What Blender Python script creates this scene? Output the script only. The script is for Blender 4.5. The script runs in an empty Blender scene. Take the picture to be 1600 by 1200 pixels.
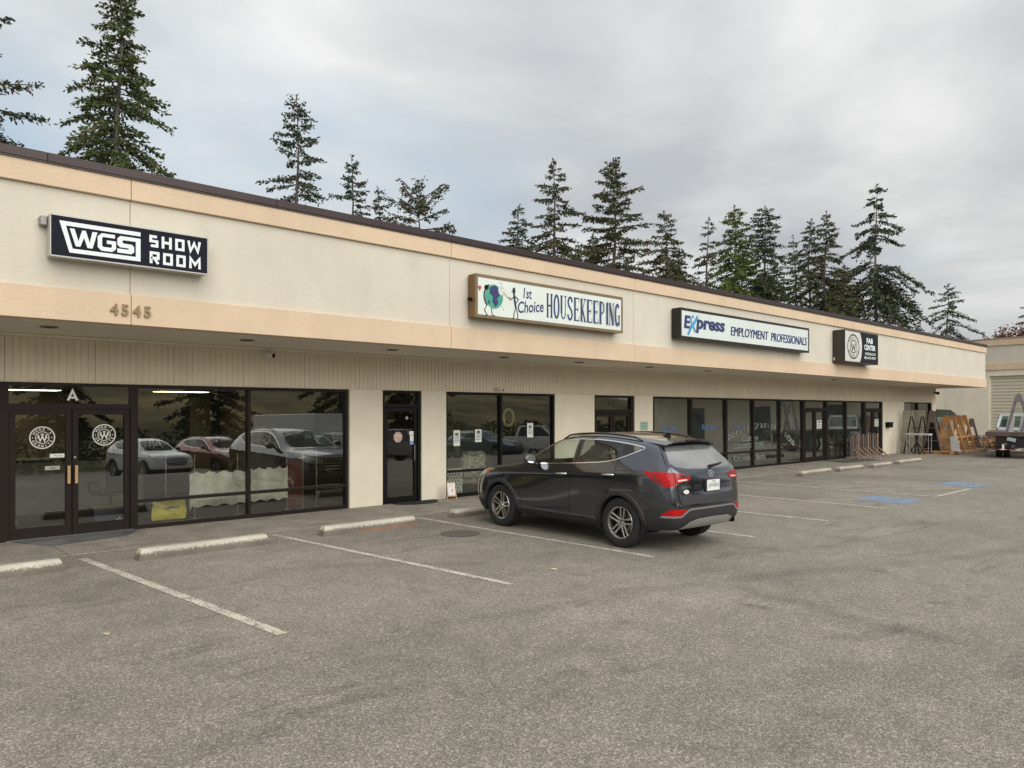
import bpy, bmesh, math, random
import numpy as np
from mathutils import Vector, Matrix
from mathutils.bvhtree import BVHTree
R = math.radians
random.seed(7)
sc = bpy.context.scene
COL = sc.collection

# ------------------------------------------------------------------ camera, sky, sun, exposure
YAW = 46.939
cd = bpy.data.cameras.new('camera')
cam = bpy.data.objects.new('camera', cd)
COL.objects.link(cam)
cam.location = (0, 0, 1.97)
cam.rotation_euler = (R(90), 0, R(YAW - 90))
cd.sensor_width = 36
cd.lens = 36 * 1170 / 1600
cd.shift_y = 43 / 1600
cd.clip_start = 0.05
cd.clip_end = 3000
sc.camera = cam

SUN_EL, SUN_AZ = 32.0, -100.0          # azimuth measured from +X, counter-clockwise: behind and right of the camera
world = bpy.data.worlds.new('World')
sc.world = world
world.use_nodes = True
nt = world.node_tree
nt.nodes.clear()
def N(tree, t, **kw):
    n = tree.nodes.new(t)
    for k, v in kw.items():
        if k.startswith('i_'):
            key = k[2:].replace('_', ' ')
            n.inputs[int(key) if key.isdigit() else key].default_value = v
        else:
            setattr(n, k, v)
    return n
out = N(nt, 'ShaderNodeOutputWorld')
bg = N(nt, 'ShaderNodeBackground')
bg.inputs['Strength'].default_value = 0.10
sky = N(nt, 'ShaderNodeTexSky', sky_type='NISHITA', sun_disc=False)
sky.sun_elevation = R(SUN_EL)
sky.sun_rotation = R(90 - SUN_AZ)
sky.air_density = 1.0
sky.dust_density = 2.0
sky.ozone_density = 1.5
tc = N(nt, 'ShaderNodeTexCoord')
def link(tree, a, b): tree.links.new(a, b)
# project the view direction on a cloud plane so that clouds compress towards the horizon
sep = N(nt, 'ShaderNodeSeparateXYZ'); link(nt, tc.outputs['Generated'], sep.inputs[0])
zc = N(nt, 'ShaderNodeMath', operation='MAXIMUM', i_1=0.0); link(nt, sep.outputs['Z'], zc.inputs[0])
za = N(nt, 'ShaderNodeMath', operation='ADD', i_1=0.22); link(nt, zc.outputs[0], za.inputs[0])
dx = N(nt, 'ShaderNodeMath', operation='DIVIDE'); link(nt, sep.outputs['X'], dx.inputs[0]); link(nt, za.outputs[0], dx.inputs[1])
dy = N(nt, 'ShaderNodeMath', operation='DIVIDE'); link(nt, sep.outputs['Y'], dy.inputs[0]); link(nt, za.outputs[0], dy.inputs[1])
cmb = N(nt, 'ShaderNodeCombineXYZ'); link(nt, dx.outputs[0], cmb.inputs[0]); link(nt, dy.outputs[0], cmb.inputs[1])
n1 = N(nt, 'ShaderNodeTexNoise', i_Scale=0.62, i_Detail=7.0, i_Roughness=0.52, i_Distortion=0.25)
off = N(nt, 'ShaderNodeVectorMath', operation='ADD'); off.inputs[1].default_value = (3.1, 7.7, 0.4)
link(nt, cmb.outputs[0], off.inputs[0]); link(nt, off.outputs[0], n1.inputs['Vector'])
n2 = N(nt, 'ShaderNodeTexNoise', i_Scale=1.15, i_Detail=5.0, i_Roughness=0.5, i_Distortion=0.3)
off2 = N(nt, 'ShaderNodeVectorMath', operation='ADD'); off2.inputs[1].default_value = (11.3, 2.2, 3.0)
link(nt, cmb.outputs[0], off2.inputs[0]); link(nt, off2.outputs[0], n2.inputs['Vector'])
# cloud colour: from slate grey to pale grey
cr = N(nt, 'ShaderNodeValToRGB')
e = cr.color_ramp.elements
e[0].position = 0.38; e[0].color = (0.47, 0.49, 0.52, 1)
e[1].position = 0.63; e[1].color = (0.78, 0.78, 0.77, 1)
m_ = e.new(0.5); m_.color = (0.60, 0.615, 0.62, 1)
link(nt, n2.outputs['Fac'], cr.inputs[0])
csc = N(nt, 'ShaderNodeVectorMath', operation='SCALE'); csc.inputs['Scale'].default_value = 7.6
link(nt, cr.outputs[0], csc.inputs[0])
# an overcast sky brightens gently with height
zg = N(nt, 'ShaderNodeMapRange', i_1=0.0, i_2=1.0, i_3=0.95, i_4=1.6)
link(nt, zc.outputs[0], zg.inputs[0])
csc2 = N(nt, 'ShaderNodeVectorMath', operation='SCALE'); link(nt, csc.outputs[0], csc2.inputs[0]); link(nt, zg.outputs[0], csc2.inputs['Scale'])
# thin places where pale blue shows, mostly towards +Y (left in the photograph)
mk = N(nt, 'ShaderNodeValToRGB')
mk.color_ramp.elements[0].position = 0.40; mk.color_ramp.elements[0].color = (1, 1, 1, 1)
mk.color_ramp.elements[1].position = 0.62; mk.color_ramp.elements[1].color = (0, 0, 0, 1)
dotn = N(nt, 'ShaderNodeVectorMath', operation='DOT_PRODUCT'); dotn.inputs[1].default_value = (0.10, 0.98, 0.0)
link(nt, tc.outputs['Generated'], dotn.inputs[0])
dmr = N(nt, 'ShaderNodeMapRange', i_1=0.55, i_2=1.0, i_3=0.20, i_4=-0.10); link(nt, dotn.outputs['Value'], dmr.inputs[0])
addn = N(nt, 'ShaderNodeMath', operation='ADD'); link(nt, n1.outputs['Fac'], addn.inputs[0]); link(nt, dmr.outputs[0], addn.inputs[1])
link(nt, addn.outputs[0], mk.inputs[0])
blue = N(nt, 'ShaderNodeMix', data_type='RGBA')
blue.inputs['Factor'].default_value = 0.82
blue.inputs[7].default_value = (4.2, 5.05, 5.75, 1)
link(nt, sky.outputs[0], blue.inputs[6])
mix = N(nt, 'ShaderNodeMix', data_type='RGBA')
link(nt, mk.outputs[0], mix.inputs['Factor'])
link(nt, csc2.outputs[0], mix.inputs[6]); link(nt, blue.outputs[2], mix.inputs[7])
link(nt, mix.outputs[2], bg.inputs['Color'])
link(nt, bg.outputs[0], out.inputs[0])

sd = bpy.data.lights.new('sun', 'SUN')
sd.energy = 2.4
sd.angle = R(75)
sd.color = (1.0, 0.965, 0.91)
sun = bpy.data.objects.new('sun', sd)
COL.objects.link(sun)
sv = Vector((math.cos(R(SUN_AZ)) * math.cos(R(SUN_EL)), math.sin(R(SUN_AZ)) * math.cos(R(SUN_EL)), math.sin(R(SUN_EL))))
sun.rotation_euler = sv.to_track_quat('Z', 'Y').to_euler()
sun.location = sv * 60
vs = sc.view_settings
vs.view_transform = 'Standard'
vs.look = 'None'
vs.exposure = 0.36
vs.gamma = 1.0
vs.use_curve_mapping = False
sc.render.resolution_x, sc.render.resolution_y = 1024, 768
sc.cycles.max_bounces = 8
sc.cycles.transparent_max_bounces = 16

# ------------------------------------------------------------------ object helpers
def tag(o, label=None, cat=None, group=None, kind=None):
    if label: o['label'] = label
    if cat: o['category'] = cat
    if group: o['group'] = group
    if kind: o['kind'] = kind
    return o

def thing(name, label, cat, loc=(0, 0, 0), rz=0.0, group=None, scale=1.0):
    o = bpy.data.objects.new(name, None)
    o.empty_display_size = 0.2
    COL.objects.link(o)
    o.location = loc
    o.rotation_euler = (0, 0, rz)
    o.scale = (scale,) * 3
    return tag(o, label, cat, group)

def copy_tree(o, parent=None):
    c = o.copy()
    COL.objects.link(c)
    c.parent = parent
    for ch in list(o.children):
        copy_tree(ch, c)
    return c

class MB:
    """collects polygons; build() links them as one mesh object"""
    dy = 0.0; lay = 0
    def __init__(s):
        s.v = []; s.f = []; s.m = []; s.mats = []
    def _mi(s, mat):
        if mat is None: return 0
        if mat not in s.mats: s.mats.append(mat)
        return s.mats.index(mat)
    def add(s, vs, fs, mat=None):
        b = len(s.v); mi = s._mi(mat)
        s.v.extend([tuple(p) for p in vs])
        for f in fs:
            s.f.append(tuple(i + b for i in f)); s.m.append(mi)
        return s
    def box(s, x0, x1, y0, y1, z0, z1, mat=None, M=None, bevel=0.0):
        x0, x1 = min(x0, x1), max(x0, x1); y0, y1 = min(y0, y1), max(y0, y1); z0, z1 = min(z0, z1), max(z0, z1)
        b = min(bevel, (x1 - x0) * .45, (y1 - y0) * .45, (z1 - z0) * .45)
        if b <= 0:
            v = [(x, y, z) for x in (x0, x1) for y in (y0, y1) for z in (z0, z1)]
            f = [(0, 1, 3, 2), (4, 6, 7, 5), (0, 4, 5, 1), (2, 3, 7, 6), (0, 2, 6, 4), (1, 5, 7, 3)]
        else:
            v = []; f = []
            X = (x0, x1); Y = (y0, y1); Z = (z0, z1)
            def idx(i, j, k, a): return ((i * 2 + j) * 2 + k) * 3 + a
            for i in (0, 1):
                for j in (0, 1):
                    for k in (0, 1):
                        sx = b if i == 0 else -b; sy = b if j == 0 else -b; sz = b if k == 0 else -b
                        v += [(X[i], Y[j] + sy, Z[k] + sz), (X[i] + sx, Y[j], Z[k] + sz), (X[i] + sx, Y[j] + sy, Z[k])]
            for i in (0, 1):
                q = [idx(i, 0, 0, 0), idx(i, 0, 1, 0), idx(i, 1, 1, 0), idx(i, 1, 0, 0)]; f.append(q if i == 0 else q[::-1])
                q = [idx(0, i, 0, 1), idx(1, i, 0, 1), idx(1, i, 1, 1), idx(0, i, 1, 1)]; f.append(q if i == 0 else q[::-1])
                q = [idx(0, 0, i, 2), idx(0, 1, i, 2), idx(1, 1, i, 2), idx(1, 0, i, 2)]; f.append(q if i == 0 else q[::-1])
            for a in (0, 1):
                for c in (0, 1):
                    f.append([idx(a, c, 0, 0), idx(a, c, 1, 0), idx(a, c, 1, 1), idx(a, c, 0, 1)])
                    f.append([idx(a, 0, c, 0), idx(a, 1, c, 0), idx(a, 1, c, 2), idx(a, 0, c, 2)])
                    f.append([idx(0, a, c, 1), idx(1, a, c, 1), idx(1, a, c, 2), idx(0, a, c, 2)])
                    for k in (0, 1):
                        f.append([idx(a, c, k, 0), idx(a, c, k, 1), idx(a, c, k, 2)])
        if M is not None: v = [M @ Vector(p) for p in v]
        return s.add(v, f, mat)
    def beam(s, a, b, w, h=None, mat=None, up=(0, 0, 1), bevel=0.0):
        a, b = Vector(a), Vector(b)
        d = b - a; L = d.length
        x = d.normalized(); u = Vector(up)
        if abs(x.dot(u)) > 0.99: u = Vector((1, 0, 0))
        y = u.cross(x).normalized(); z = x.cross(y)
        M = Matrix((x, y, z)).transposed().to_4x4(); M.translation = a
        h = h or w
        return s.box(0, L, -w / 2, w / 2, -h / 2, h / 2, mat, M, bevel)
    def prism(s, poly, d0, d1, axis='y', mat=None, M=None):
        n = len(poly)
        def P(a, b, d):
            return {'y': (a, d, b), 'x': (d, a, b), 'z': (a, b, d)}[axis]
        v = [P(a, b, d0) for a, b in poly] + [P(a, b, d1) for a, b in poly]
        f = [tuple(range(n)), tuple(range(2 * n - 1, n - 1, -1))]
        for i in range(n):
            j = (i + 1) % n
            f.append((i, i + n, j + n, j))
        if M is not None: v = [M @ Vector(p) for p in v]
        return s.add(v, f, mat)
    def tube(s, path, r, n=8, mat=None, caps=True, closed=False):
        path = [Vector(p) for p in path]
        rs = r if isinstance(r, (list, tuple)) else [r] * len(path)
        v = []; f = []
        m = len(path)
        ref = None
        for i, p in enumerate(path):
            if closed: d = path[(i + 1) % m] - path[(i - 1) % m]
            else: d = (path[min(i + 1, m - 1)] - path[max(i - 1, 0)])
            d.normalize()
            if ref is None:
                ref = Vector((0, 0, 1)) if abs(d.z) < .9 else Vector((1, 0, 0))
            x = (ref - d * ref.dot(d)).normalized(); y = d.cross(x); ref = x
            for k in range(n):
                a = 2 * math.pi * k / n
                v.append(p + (x * math.cos(a) + y * math.sin(a)) * rs[i])
        for i in range(m if closed else m - 1):
            for k in range(n):
                i2 = (i + 1) % m
                f.append((i * n + k, i * n + (k + 1) % n, i2 * n + (k + 1) % n, i2 * n + k))
        if caps and not closed:
            f.append(tuple(range(n - 1, -1, -1))); f.append(tuple((m - 1) * n + k for k in range(n)))
        return s.add(v, f, mat)
    def lathe(s, prof, n=32, axis='y', M=None, mat=None, closed=False):
        """prof: list of (radius, along)"""
        v = []; f = []
        for r_, a_ in prof:
            for k in range(n):
                t = 2 * math.pi * k / n
                c_, s_ = r_ * math.cos(t), r_ * math.sin(t)
                v.append({'y': (c_, a_, s_), 'z': (c_, s_, a_), 'x': (a_, c_, s_)}[axis])
        m = len(prof)
        for i in range(m if closed else m - 1):
            for k in range(n):
                i2 = (i + 1) % m
                f.append((i * n + k, i * n + (k + 1) % n, i2 * n + (k + 1) % n, i2 * n + k))
        if M is not None: v = [M @ Vector(p) for p in v]
        return s.add(v, f, mat)
    def disc(s, c, r, n=24, axis='y', mat=None, d=0.01):
        poly = [(c[0] + r * math.cos(2 * math.pi * k / n), c[1] + r * math.sin(2 * math.pi * k / n)) for k in range(n)]
        return s.prism(poly, c[2], c[2] + d, axis, mat)
    def mesh(s, name, mat=None, smooth=False, recalc=True):
        me = bpy.data.meshes.new(name)
        me.from_pydata(s.v, [], s.f)
        for m in (s.mats or [mat]):
            if m is not None: me.materials.append(m)
        if s.mats: me.polygons.foreach_set('material_index', s.m)
        if recalc:
            bm = bmesh.new(); bm.from_mesh(me)
            bmesh.ops.recalc_face_normals(bm, faces=bm.faces)
            bm.to_mesh(me); bm.free()
        if smooth:
            me.polygons.foreach_set('use_smooth', [True] * len(me.polygons))
            try: me.set_sharp_from_angle(angle=R(smooth if smooth is not True else 40))
            except Exception: pass
        me.update()
        return me
    def build(s, name, mat=None, parent=None, smooth=False, label=None, cat=None, group=None, kind=None, local=False, recalc=True):
        """world coordinates in; top-level objects get their origin at the base centre, children go into the parent's space"""
        if parent is None:
            if not local and s.v:
                a = np.array([tuple(p) for p in s.v])
                lo, hi = a.min(0), a.max(0)
                o0 = Vector(((lo[0] + hi[0]) / 2, (lo[1] + hi[1]) / 2, lo[2]))
                s.v = [tuple(Vector(p) - o0) for p in s.v]
            else: o0 = Vector((0, 0, 0))
        elif not local:
            Mi = world_matrix(parent).inverted()
            s.v = [tuple(Mi @ Vector(p)) for p in s.v]
        me = s.mesh(name, mat, smooth, recalc)
        o = bpy.data.objects.new(name, me)
        COL.objects.link(o)
        if parent is None: o.location = o0
        else: o.parent = parent
        return tag(o, label, cat, group, kind)

def world_matrix(o):
    M = Matrix.LocRotScale(o.location, o.rotation_euler, o.scale)
    return (world_matrix(o.parent) @ M) if o.parent else M

def raw_obj(name, me, parent=None, **kw):
    o = bpy.data.objects.new(name, me); COL.objects.link(o)
    if parent: o.parent = parent
    return tag(o, **kw)

# ------------------------------------------------------------------ materials
MATS = {}
def mat(name, col=(.5, .5, .5), rough=.6, metal=0.0, var=0.12, vs_=3.0, bump=0.0, bs=60.0, spec=.5, coat=0.0, col2=None, emis=None, es=1.0, det=6.0, stretch=None, alpha=None, island=0.0):
    if name in MATS: return MATS[name]
    m = bpy.data.materials.new(name); m.use_nodes = True
    t = m.node_tree; b = t.nodes['Principled BSDF']
    b.inputs['Roughness'].default_value = rough
    b.inputs['Metallic'].default_value = metal
    b.inputs['Specular IOR Level'].default_value = spec
    b.inputs['Coat Weight'].default_value = coat
    b.inputs['Coat Roughness'].default_value = 0.04
    tcn = N(t, 'ShaderNodeTexCoord')
    src = tcn.outputs['Object']
    if stretch:
        mp = N(t, 'ShaderNodeMapping'); mp.inputs['Scale'].default_value = stretch
        link(t, src, mp.inputs['Vector']); src = mp.outputs[0]
    no = N(t, 'ShaderNodeTexNoise', i_Scale=vs_, i_Detail=det, i_Roughness=.6)
    link(t, src, no.inputs['Vector'])
    mr = N(t, 'ShaderNodeMapRange', i_1=.3, i_2=.7, i_3=0.0, i_4=1.0); link(t, no.outputs['Fac'], mr.inputs[0])
    mx = N(t, 'ShaderNodeMix', data_type='RGBA')
    c1 = tuple(max(0, c * (1 - var)) for c in col); c2 = tuple(min(1, c * (1 + var)) for c in (col2 or col))
    mx.inputs[6].default_value = (*c1, 1); mx.inputs[7].default_value = (*c2, 1)
    link(t, mr.outputs[0], mx.inputs['Factor'])
    outc = mx.outputs[2]
    if island:
        gi = N(t, 'ShaderNodeNewGeometry')
        hv = N(t, 'ShaderNodeHueSaturation')
        m2 = N(t, 'ShaderNodeMapRange', i_1=0.0, i_2=1.0, i_3=1 - island, i_4=1 + island)
        link(t, gi.outputs['Random Per Island'], m2.inputs[0]); link(t, m2.outputs[0], hv.inputs['Value']); link(t, outc, hv.inputs['Color'])
        outc = hv.outputs[0]
    link(t, outc, b.inputs['Base Color'])
    if bump:
        nb = N(t, 'ShaderNodeTexNoise', i_Scale=bs, i_Detail=4.0); link(t, src, nb.inputs['Vector'])
        bp = N(t, 'ShaderNodeBump', i_Strength=min(1, bump), i_Distance=.01); link(t, nb.outputs['Fac'], bp.inputs['Height']); link(t, bp.outputs[0], b.inputs['Normal'])
    if emis:
        b.inputs['Emission Color'].default_value = (*emis, 1); b.inputs['Emission Strength'].default_value = es
    if alpha is not None: b.inputs['Alpha'].default_value = alpha
    MATS[name] = m
    return m

def streaks(m, amt=.07):
    """rain streaks and patchy weathering, fixed to the wall"""
    t = m.node_tree; b = t.nodes['Principled BSDF']; s_ = b.inputs['Base Color'].links[0].from_socket
    g_ = N(t, 'ShaderNodeNewGeometry'); mp = N(t, 'ShaderNodeMapping'); mp.inputs['Scale'].default_value = (3.2, 3.2, .22); link(t, g_.outputs['Position'], mp.inputs[0])
    n_ = N(t, 'ShaderNodeTexNoise', i_Scale=1.0, i_Detail=6.0, i_Roughness=.65); link(t, mp.outputs[0], n_.inputs['Vector'])
    n2_ = N(t, 'ShaderNodeTexNoise', i_Scale=.45, i_Detail=5.0, i_Roughness=.6); link(t, g_.outputs['Position'], n2_.inputs['Vector'])
    r_ = N(t, 'ShaderNodeMapRange', i_1=.32, i_2=.62, i_3=1 - amt, i_4=1.02); link(t, n_.outputs['Fac'], r_.inputs[0])
    r2_ = N(t, 'ShaderNodeMapRange', i_1=.35, i_2=.65, i_3=1 - amt * .7, i_4=1.03); link(t, n2_.outputs['Fac'], r2_.inputs[0])
    mu_ = N(t, 'ShaderNodeMath', operation='MULTIPLY'); link(t, r_.outputs[0], mu_.inputs[0]); link(t, r2_.outputs[0], mu_.inputs[1])
    v_ = N(t, 'ShaderNodeVectorMath', operation='SCALE'); link(t, s_, v_.inputs[0]); link(t, mu_.outputs[0], v_.inputs['Scale']); link(t, v_.outputs[0], b.inputs['Base Color'])
def glass_mat(name, tint=(.5, .5, .5), ior=1.6, rough=0.0, dirt_or_sheen=0.03, haze=(.5, .48, .42)):
    if name in MATS: return MATS[name]
    m = bpy.data.materials.new(name); m.use_nodes = True
    t = m.node_tree; t.nodes.clear()
    o = N(t, 'ShaderNodeOutputMaterial')
    tr = N(t, 'ShaderNodeBsdfTransparent'); tr.inputs[0].default_value = (*tint, 1)
    gl = N(t, 'ShaderNodeBsdfGlossy'); gl.inputs['Roughness'].default_value = rough; gl.inputs[0].default_value = (.95, .97, .95, 1)
    fr = N(t, 'ShaderNodeFresnel', i_IOR=ior); gb = N(t, 'ShaderNodeNewGeometry')
    im = N(t, 'ShaderNodeMapRange', i_1=0.0, i_2=1.0, i_3=ior, i_4=1.0 / ior); link(t, gb.outputs['Backfacing'], im.inputs[0]); link(t, im.outputs[0], fr.inputs['IOR'])
    mx = N(t, 'ShaderNodeMixShader'); link(t, fr.outputs[0], mx.inputs[0]); link(t, tr.outputs[0], mx.inputs[1]); link(t, gl.outputs[0], mx.inputs[2])
    df = N(t, 'ShaderNodeBsdfDiffuse'); df.inputs[0].default_value = (*haze, 1)
    tcn = N(t, 'ShaderNodeTexCoord'); no = N(t, 'ShaderNodeTexNoise', i_Scale=2.5, i_Detail=6.0); link(t, tcn.outputs['Object'], no.inputs['Vector'])
    mr = N(t, 'ShaderNodeMapRange', i_1=.35, i_2=.8, i_3=dirt_or_sheen * .4, i_4=dirt_or_sheen * 1.8); link(t, no.outputs['Fac'], mr.inputs[0])
    m2 = N(t, 'ShaderNodeMixShader'); link(t, mr.outputs[0], m2.inputs[0]); link(t, mx.outputs[0], m2.inputs[1]); link(t, df.outputs[0], m2.inputs[2])
    link(t, m2.outputs[0], o.inputs[0])
    MATS[name] = m
    return m

# ------------------------------------------------------------------ flat print: strokes and letters
def stroke(mb, pts, w, plane, closed=False, mat=None):
    """thick mitred polyline in a 2D frame; plane maps (u, v) to 3D"""
    P = [Vector((p[0], p[1])) for p in pts]; n = len(P)
    L = []; Rr = []
    for i in range(n):
        if closed: a, c = P[i - 1], P[(i + 1) % n]
        else: a, c = P[max(i - 1, 0)], P[min(i + 1, n - 1)]
        b = P[i]
        d1 = (b - a).normalized() if (b - a).length > 1e-9 else None
        d2 = (c - b).normalized() if (c - b).length > 1e-9 else None
        if d1 is None: d1 = d2
        if d2 is None: d2 = d1
        n1_ = Vector((-d1.y, d1.x)); n2_ = Vector((-d2.y, d2.x))
        m = (n1_ + n2_)
        if m.length < 1e-6: m = n1_
        m.normalize(); k = w / 2 / max(.45, m.dot(n1_))
        L.append(b + m * k); Rr.append(b - m * k)
    v = [plane(*p) for p in L] + [plane(*p) for p in Rr]
    if mb.dy: v = [(p[0], p[1] - mb.dy * mb.lay, p[2]) for p in v]; mb.lay += 1
    f = []
    for i in range(n if closed else n - 1):
        j = (i + 1) % n
        f.append((i, j, j + n, i + n))
    mb.add(v, f, mat)

_tc = {}
def text_mesh(s, bold=0.0, shear=0.0):
    key = (s, bold, shear)
    if key not in _tc:
        c = bpy.data.curves.new('lettering', 'FONT'); c.body = s; c.offset = bold; c.shear = shear; c.resolution_u = 3
        o = bpy.data.objects.new('tmp_text', c); COL.objects.link(o)
        dg = bpy.context.evaluated_depsgraph_get()
        me = bpy.data.meshes.new_from_object(o.evaluated_get(dg))
        v = [(p.co.x, p.co.y) for p in me.vertices]; f = [tuple(p.vertices) for p in me.polygons]
        bpy.data.objects.remove(o); bpy.data.curves.remove(c); bpy.data.meshes.remove(me)
        _tc[key] = (v, f)
    return _tc[key]

def text(mb, s, u0, v0, plane, width=None, height=None, bold=0.0, shear=0.0, mat=None, center=False, rot=0.0):
    v, f = text_mesh(s, bold, shear)
    if not v: return
    a = np.array(v); lo, hi = a.min(0), a.max(0)
    w, h = hi[0] - lo[0], hi[1] - lo[1]
    sy = (height / h) if height else width / w
    sx = (width / w) if width else sy
    cs, sn = math.cos(rot), math.sin(rot)
    res = []
    for x, y in v:
        x = (x - lo[0]) * sx; y = (y - lo[1]) * sy
        if center: x -= w * sx / 2; y -= h * sy / 2
        res.append(plane(u0 + x * cs - y * sn, v0 + x * sn + y * cs))
    if mb.dy: res = [(p[0], p[1] - mb.dy * mb.lay, p[2]) for p in res]; mb.lay += 1
    mb.add(res, f, mat)

def ellipse(u, v, a, b, n=32, t0=0.0, t1=2 * math.pi):
    return [(u + a * math.cos(t0 + (t1 - t0) * k / n), v + b * math.sin(t0 + (t1 - t0) * k / n)) for k in range(n)]
# ------------------------------------------------------------------ the parked sport utility car (x forward, y left, z up; metres)
def car_paint(name, col, fl=(.5, .55, .62)):
    if name in MATS: return MATS[name]
    m = mat(name, tuple(c * 1.2 for c in col), rough=.15, metal=.9, var=.04, vs_=2.0, coat=1.0, spec=.5)
    b = m.node_tree.nodes['Principled BSDF']; b.inputs['Coat IOR'].default_value = 1.65; b.inputs['Coat Roughness'].default_value = .05
    return m
FA, RA = 1.41, -1.29            # axles
# control rows of the left side, bottom to top; 14 stations nose to tail: (x, y, z)
XS = [2.33, 2.20, 1.92, 1.41, 1.06, 0.74, 0.34, -0.18, -0.70, -1.29, -1.70, -2.02, -2.24, -2.34]
def row(xs, ys, zs): return list(zip(xs, ys, zs))
ROWS = [
 row([2.20, 2.12, 1.90, 1.41, 1.06, .74, .34, -.18, -.70, -1.29, -1.70, -2.00, -2.20, -2.27],
     [.62, .74, .80, .80, .80, .80, .80, .80, .80, .80, .80, .79, .74, .66],
     [.24, .23, .23, .24, .25, .25, .25, .25, .25, .26, .28, .31, .33, .34]),
 row([2.30, 2.20, 1.93, 1.41, 1.06, .74, .34, -.18, -.70, -1.29, -1.70, -2.03, -2.27, -2.36],
     [.66, .80, .895, .915, .91, .91, .91, .91, .915, .925, .92, .89, .82, .72],
     [.38, .37, .36, .36, .36, .35, .35, .35, .36, .37, .39, .42, .44, .45]),
 row([2.33, 2.22, 1.94, 1.41, 1.06, .74, .34, -.18, -.70, -1.29, -1.70, -2.03, -2.28, -2.37],
     [.66, .82, .915, .94, .925, .92, .92, .925, .93, .945, .935, .905, .84, .73],
     [.56, .56, .56, .56, .54, .53, .53, .53, .54, .57, .60, .62, .64, .65]),
 row([2.31, 2.20, 1.92, 1.41, 1.06, .74, .34, -.18, -.70, -1.29, -1.70, -2.02, -2.25, -2.33],
     [.66, .81, .91, .945, .93, .922, .922, .93, .94, .955, .94, .905, .83, .73],
     [.72, .73, .74, .76, .75, .74, .74, .75, .78, .82, .84, .85, .86, .86]),
 row([2.26, 2.15, 1.89, 1.41, 1.06, .74, .34, -.18, -.70, -1.29, -1.70, -2.01, -2.23, -2.31],
     [.65, .78, .885, .925, .925, .925, .93, .94, .95, .955, .935, .895, .82, .72],
     [.84, .86, .90, .93, .94, .95, .97, 1.00, 1.03, 1.06, 1.08, 1.08, 1.07, 1.06]),
 row([2.20, 2.09, 1.84, 1.41, 1.06, .74, .34, -.18, -.70, -1.29, -1.68, -1.97, -2.18, -2.26],
     [.62, .73, .83, .875, .885, .885, .885, .89, .895, .895, .88, .84, .775, .69],
     [.91, .94, .98, 1.03, 1.05, 1.07, 1.09, 1.12, 1.155, 1.19, 1.21, 1.20, 1.18, 1.17]),
 row([2.16, 2.04, 1.79, 1.41, 1.05, .68, .22, -.20, -.70, -1.24, -1.56, -1.80, -2.00, -2.08],
     [.58, .67, .75, .79, .80, .80, .795, .79, .785, .775, .755, .735, .70, .64],
     [.935, .965, 1.005, 1.055, 1.085, 1.20, 1.34, 1.36, 1.365, 1.36, 1.36, 1.35, 1.33, 1.31]),
 row([2.12, 2.00, 1.75, 1.40, 1.04, .66, .22, -.22, -.70, -1.18, -1.46, -1.64, -1.75, -1.80],
     [.50, .60, .66, .69, .70, .70, .69, .685, .68, .665, .645, .63, .61, .58],
     [.95, .985, 1.025, 1.07, 1.105, 1.325, 1.545, 1.61, 1.625, 1.60, 1.565, 1.535, 1.515, 1.50]),
]
HALF = [(.03, .018), (.035, .02), (.03, .022), (.02, .025), (.06, .02), (.07, .03), (.05, .035), (0, .03), (0, .03), (0, .028), (-.02, .027), (-.03, .02), (-.03, .015), (-.04, .01)]
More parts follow.
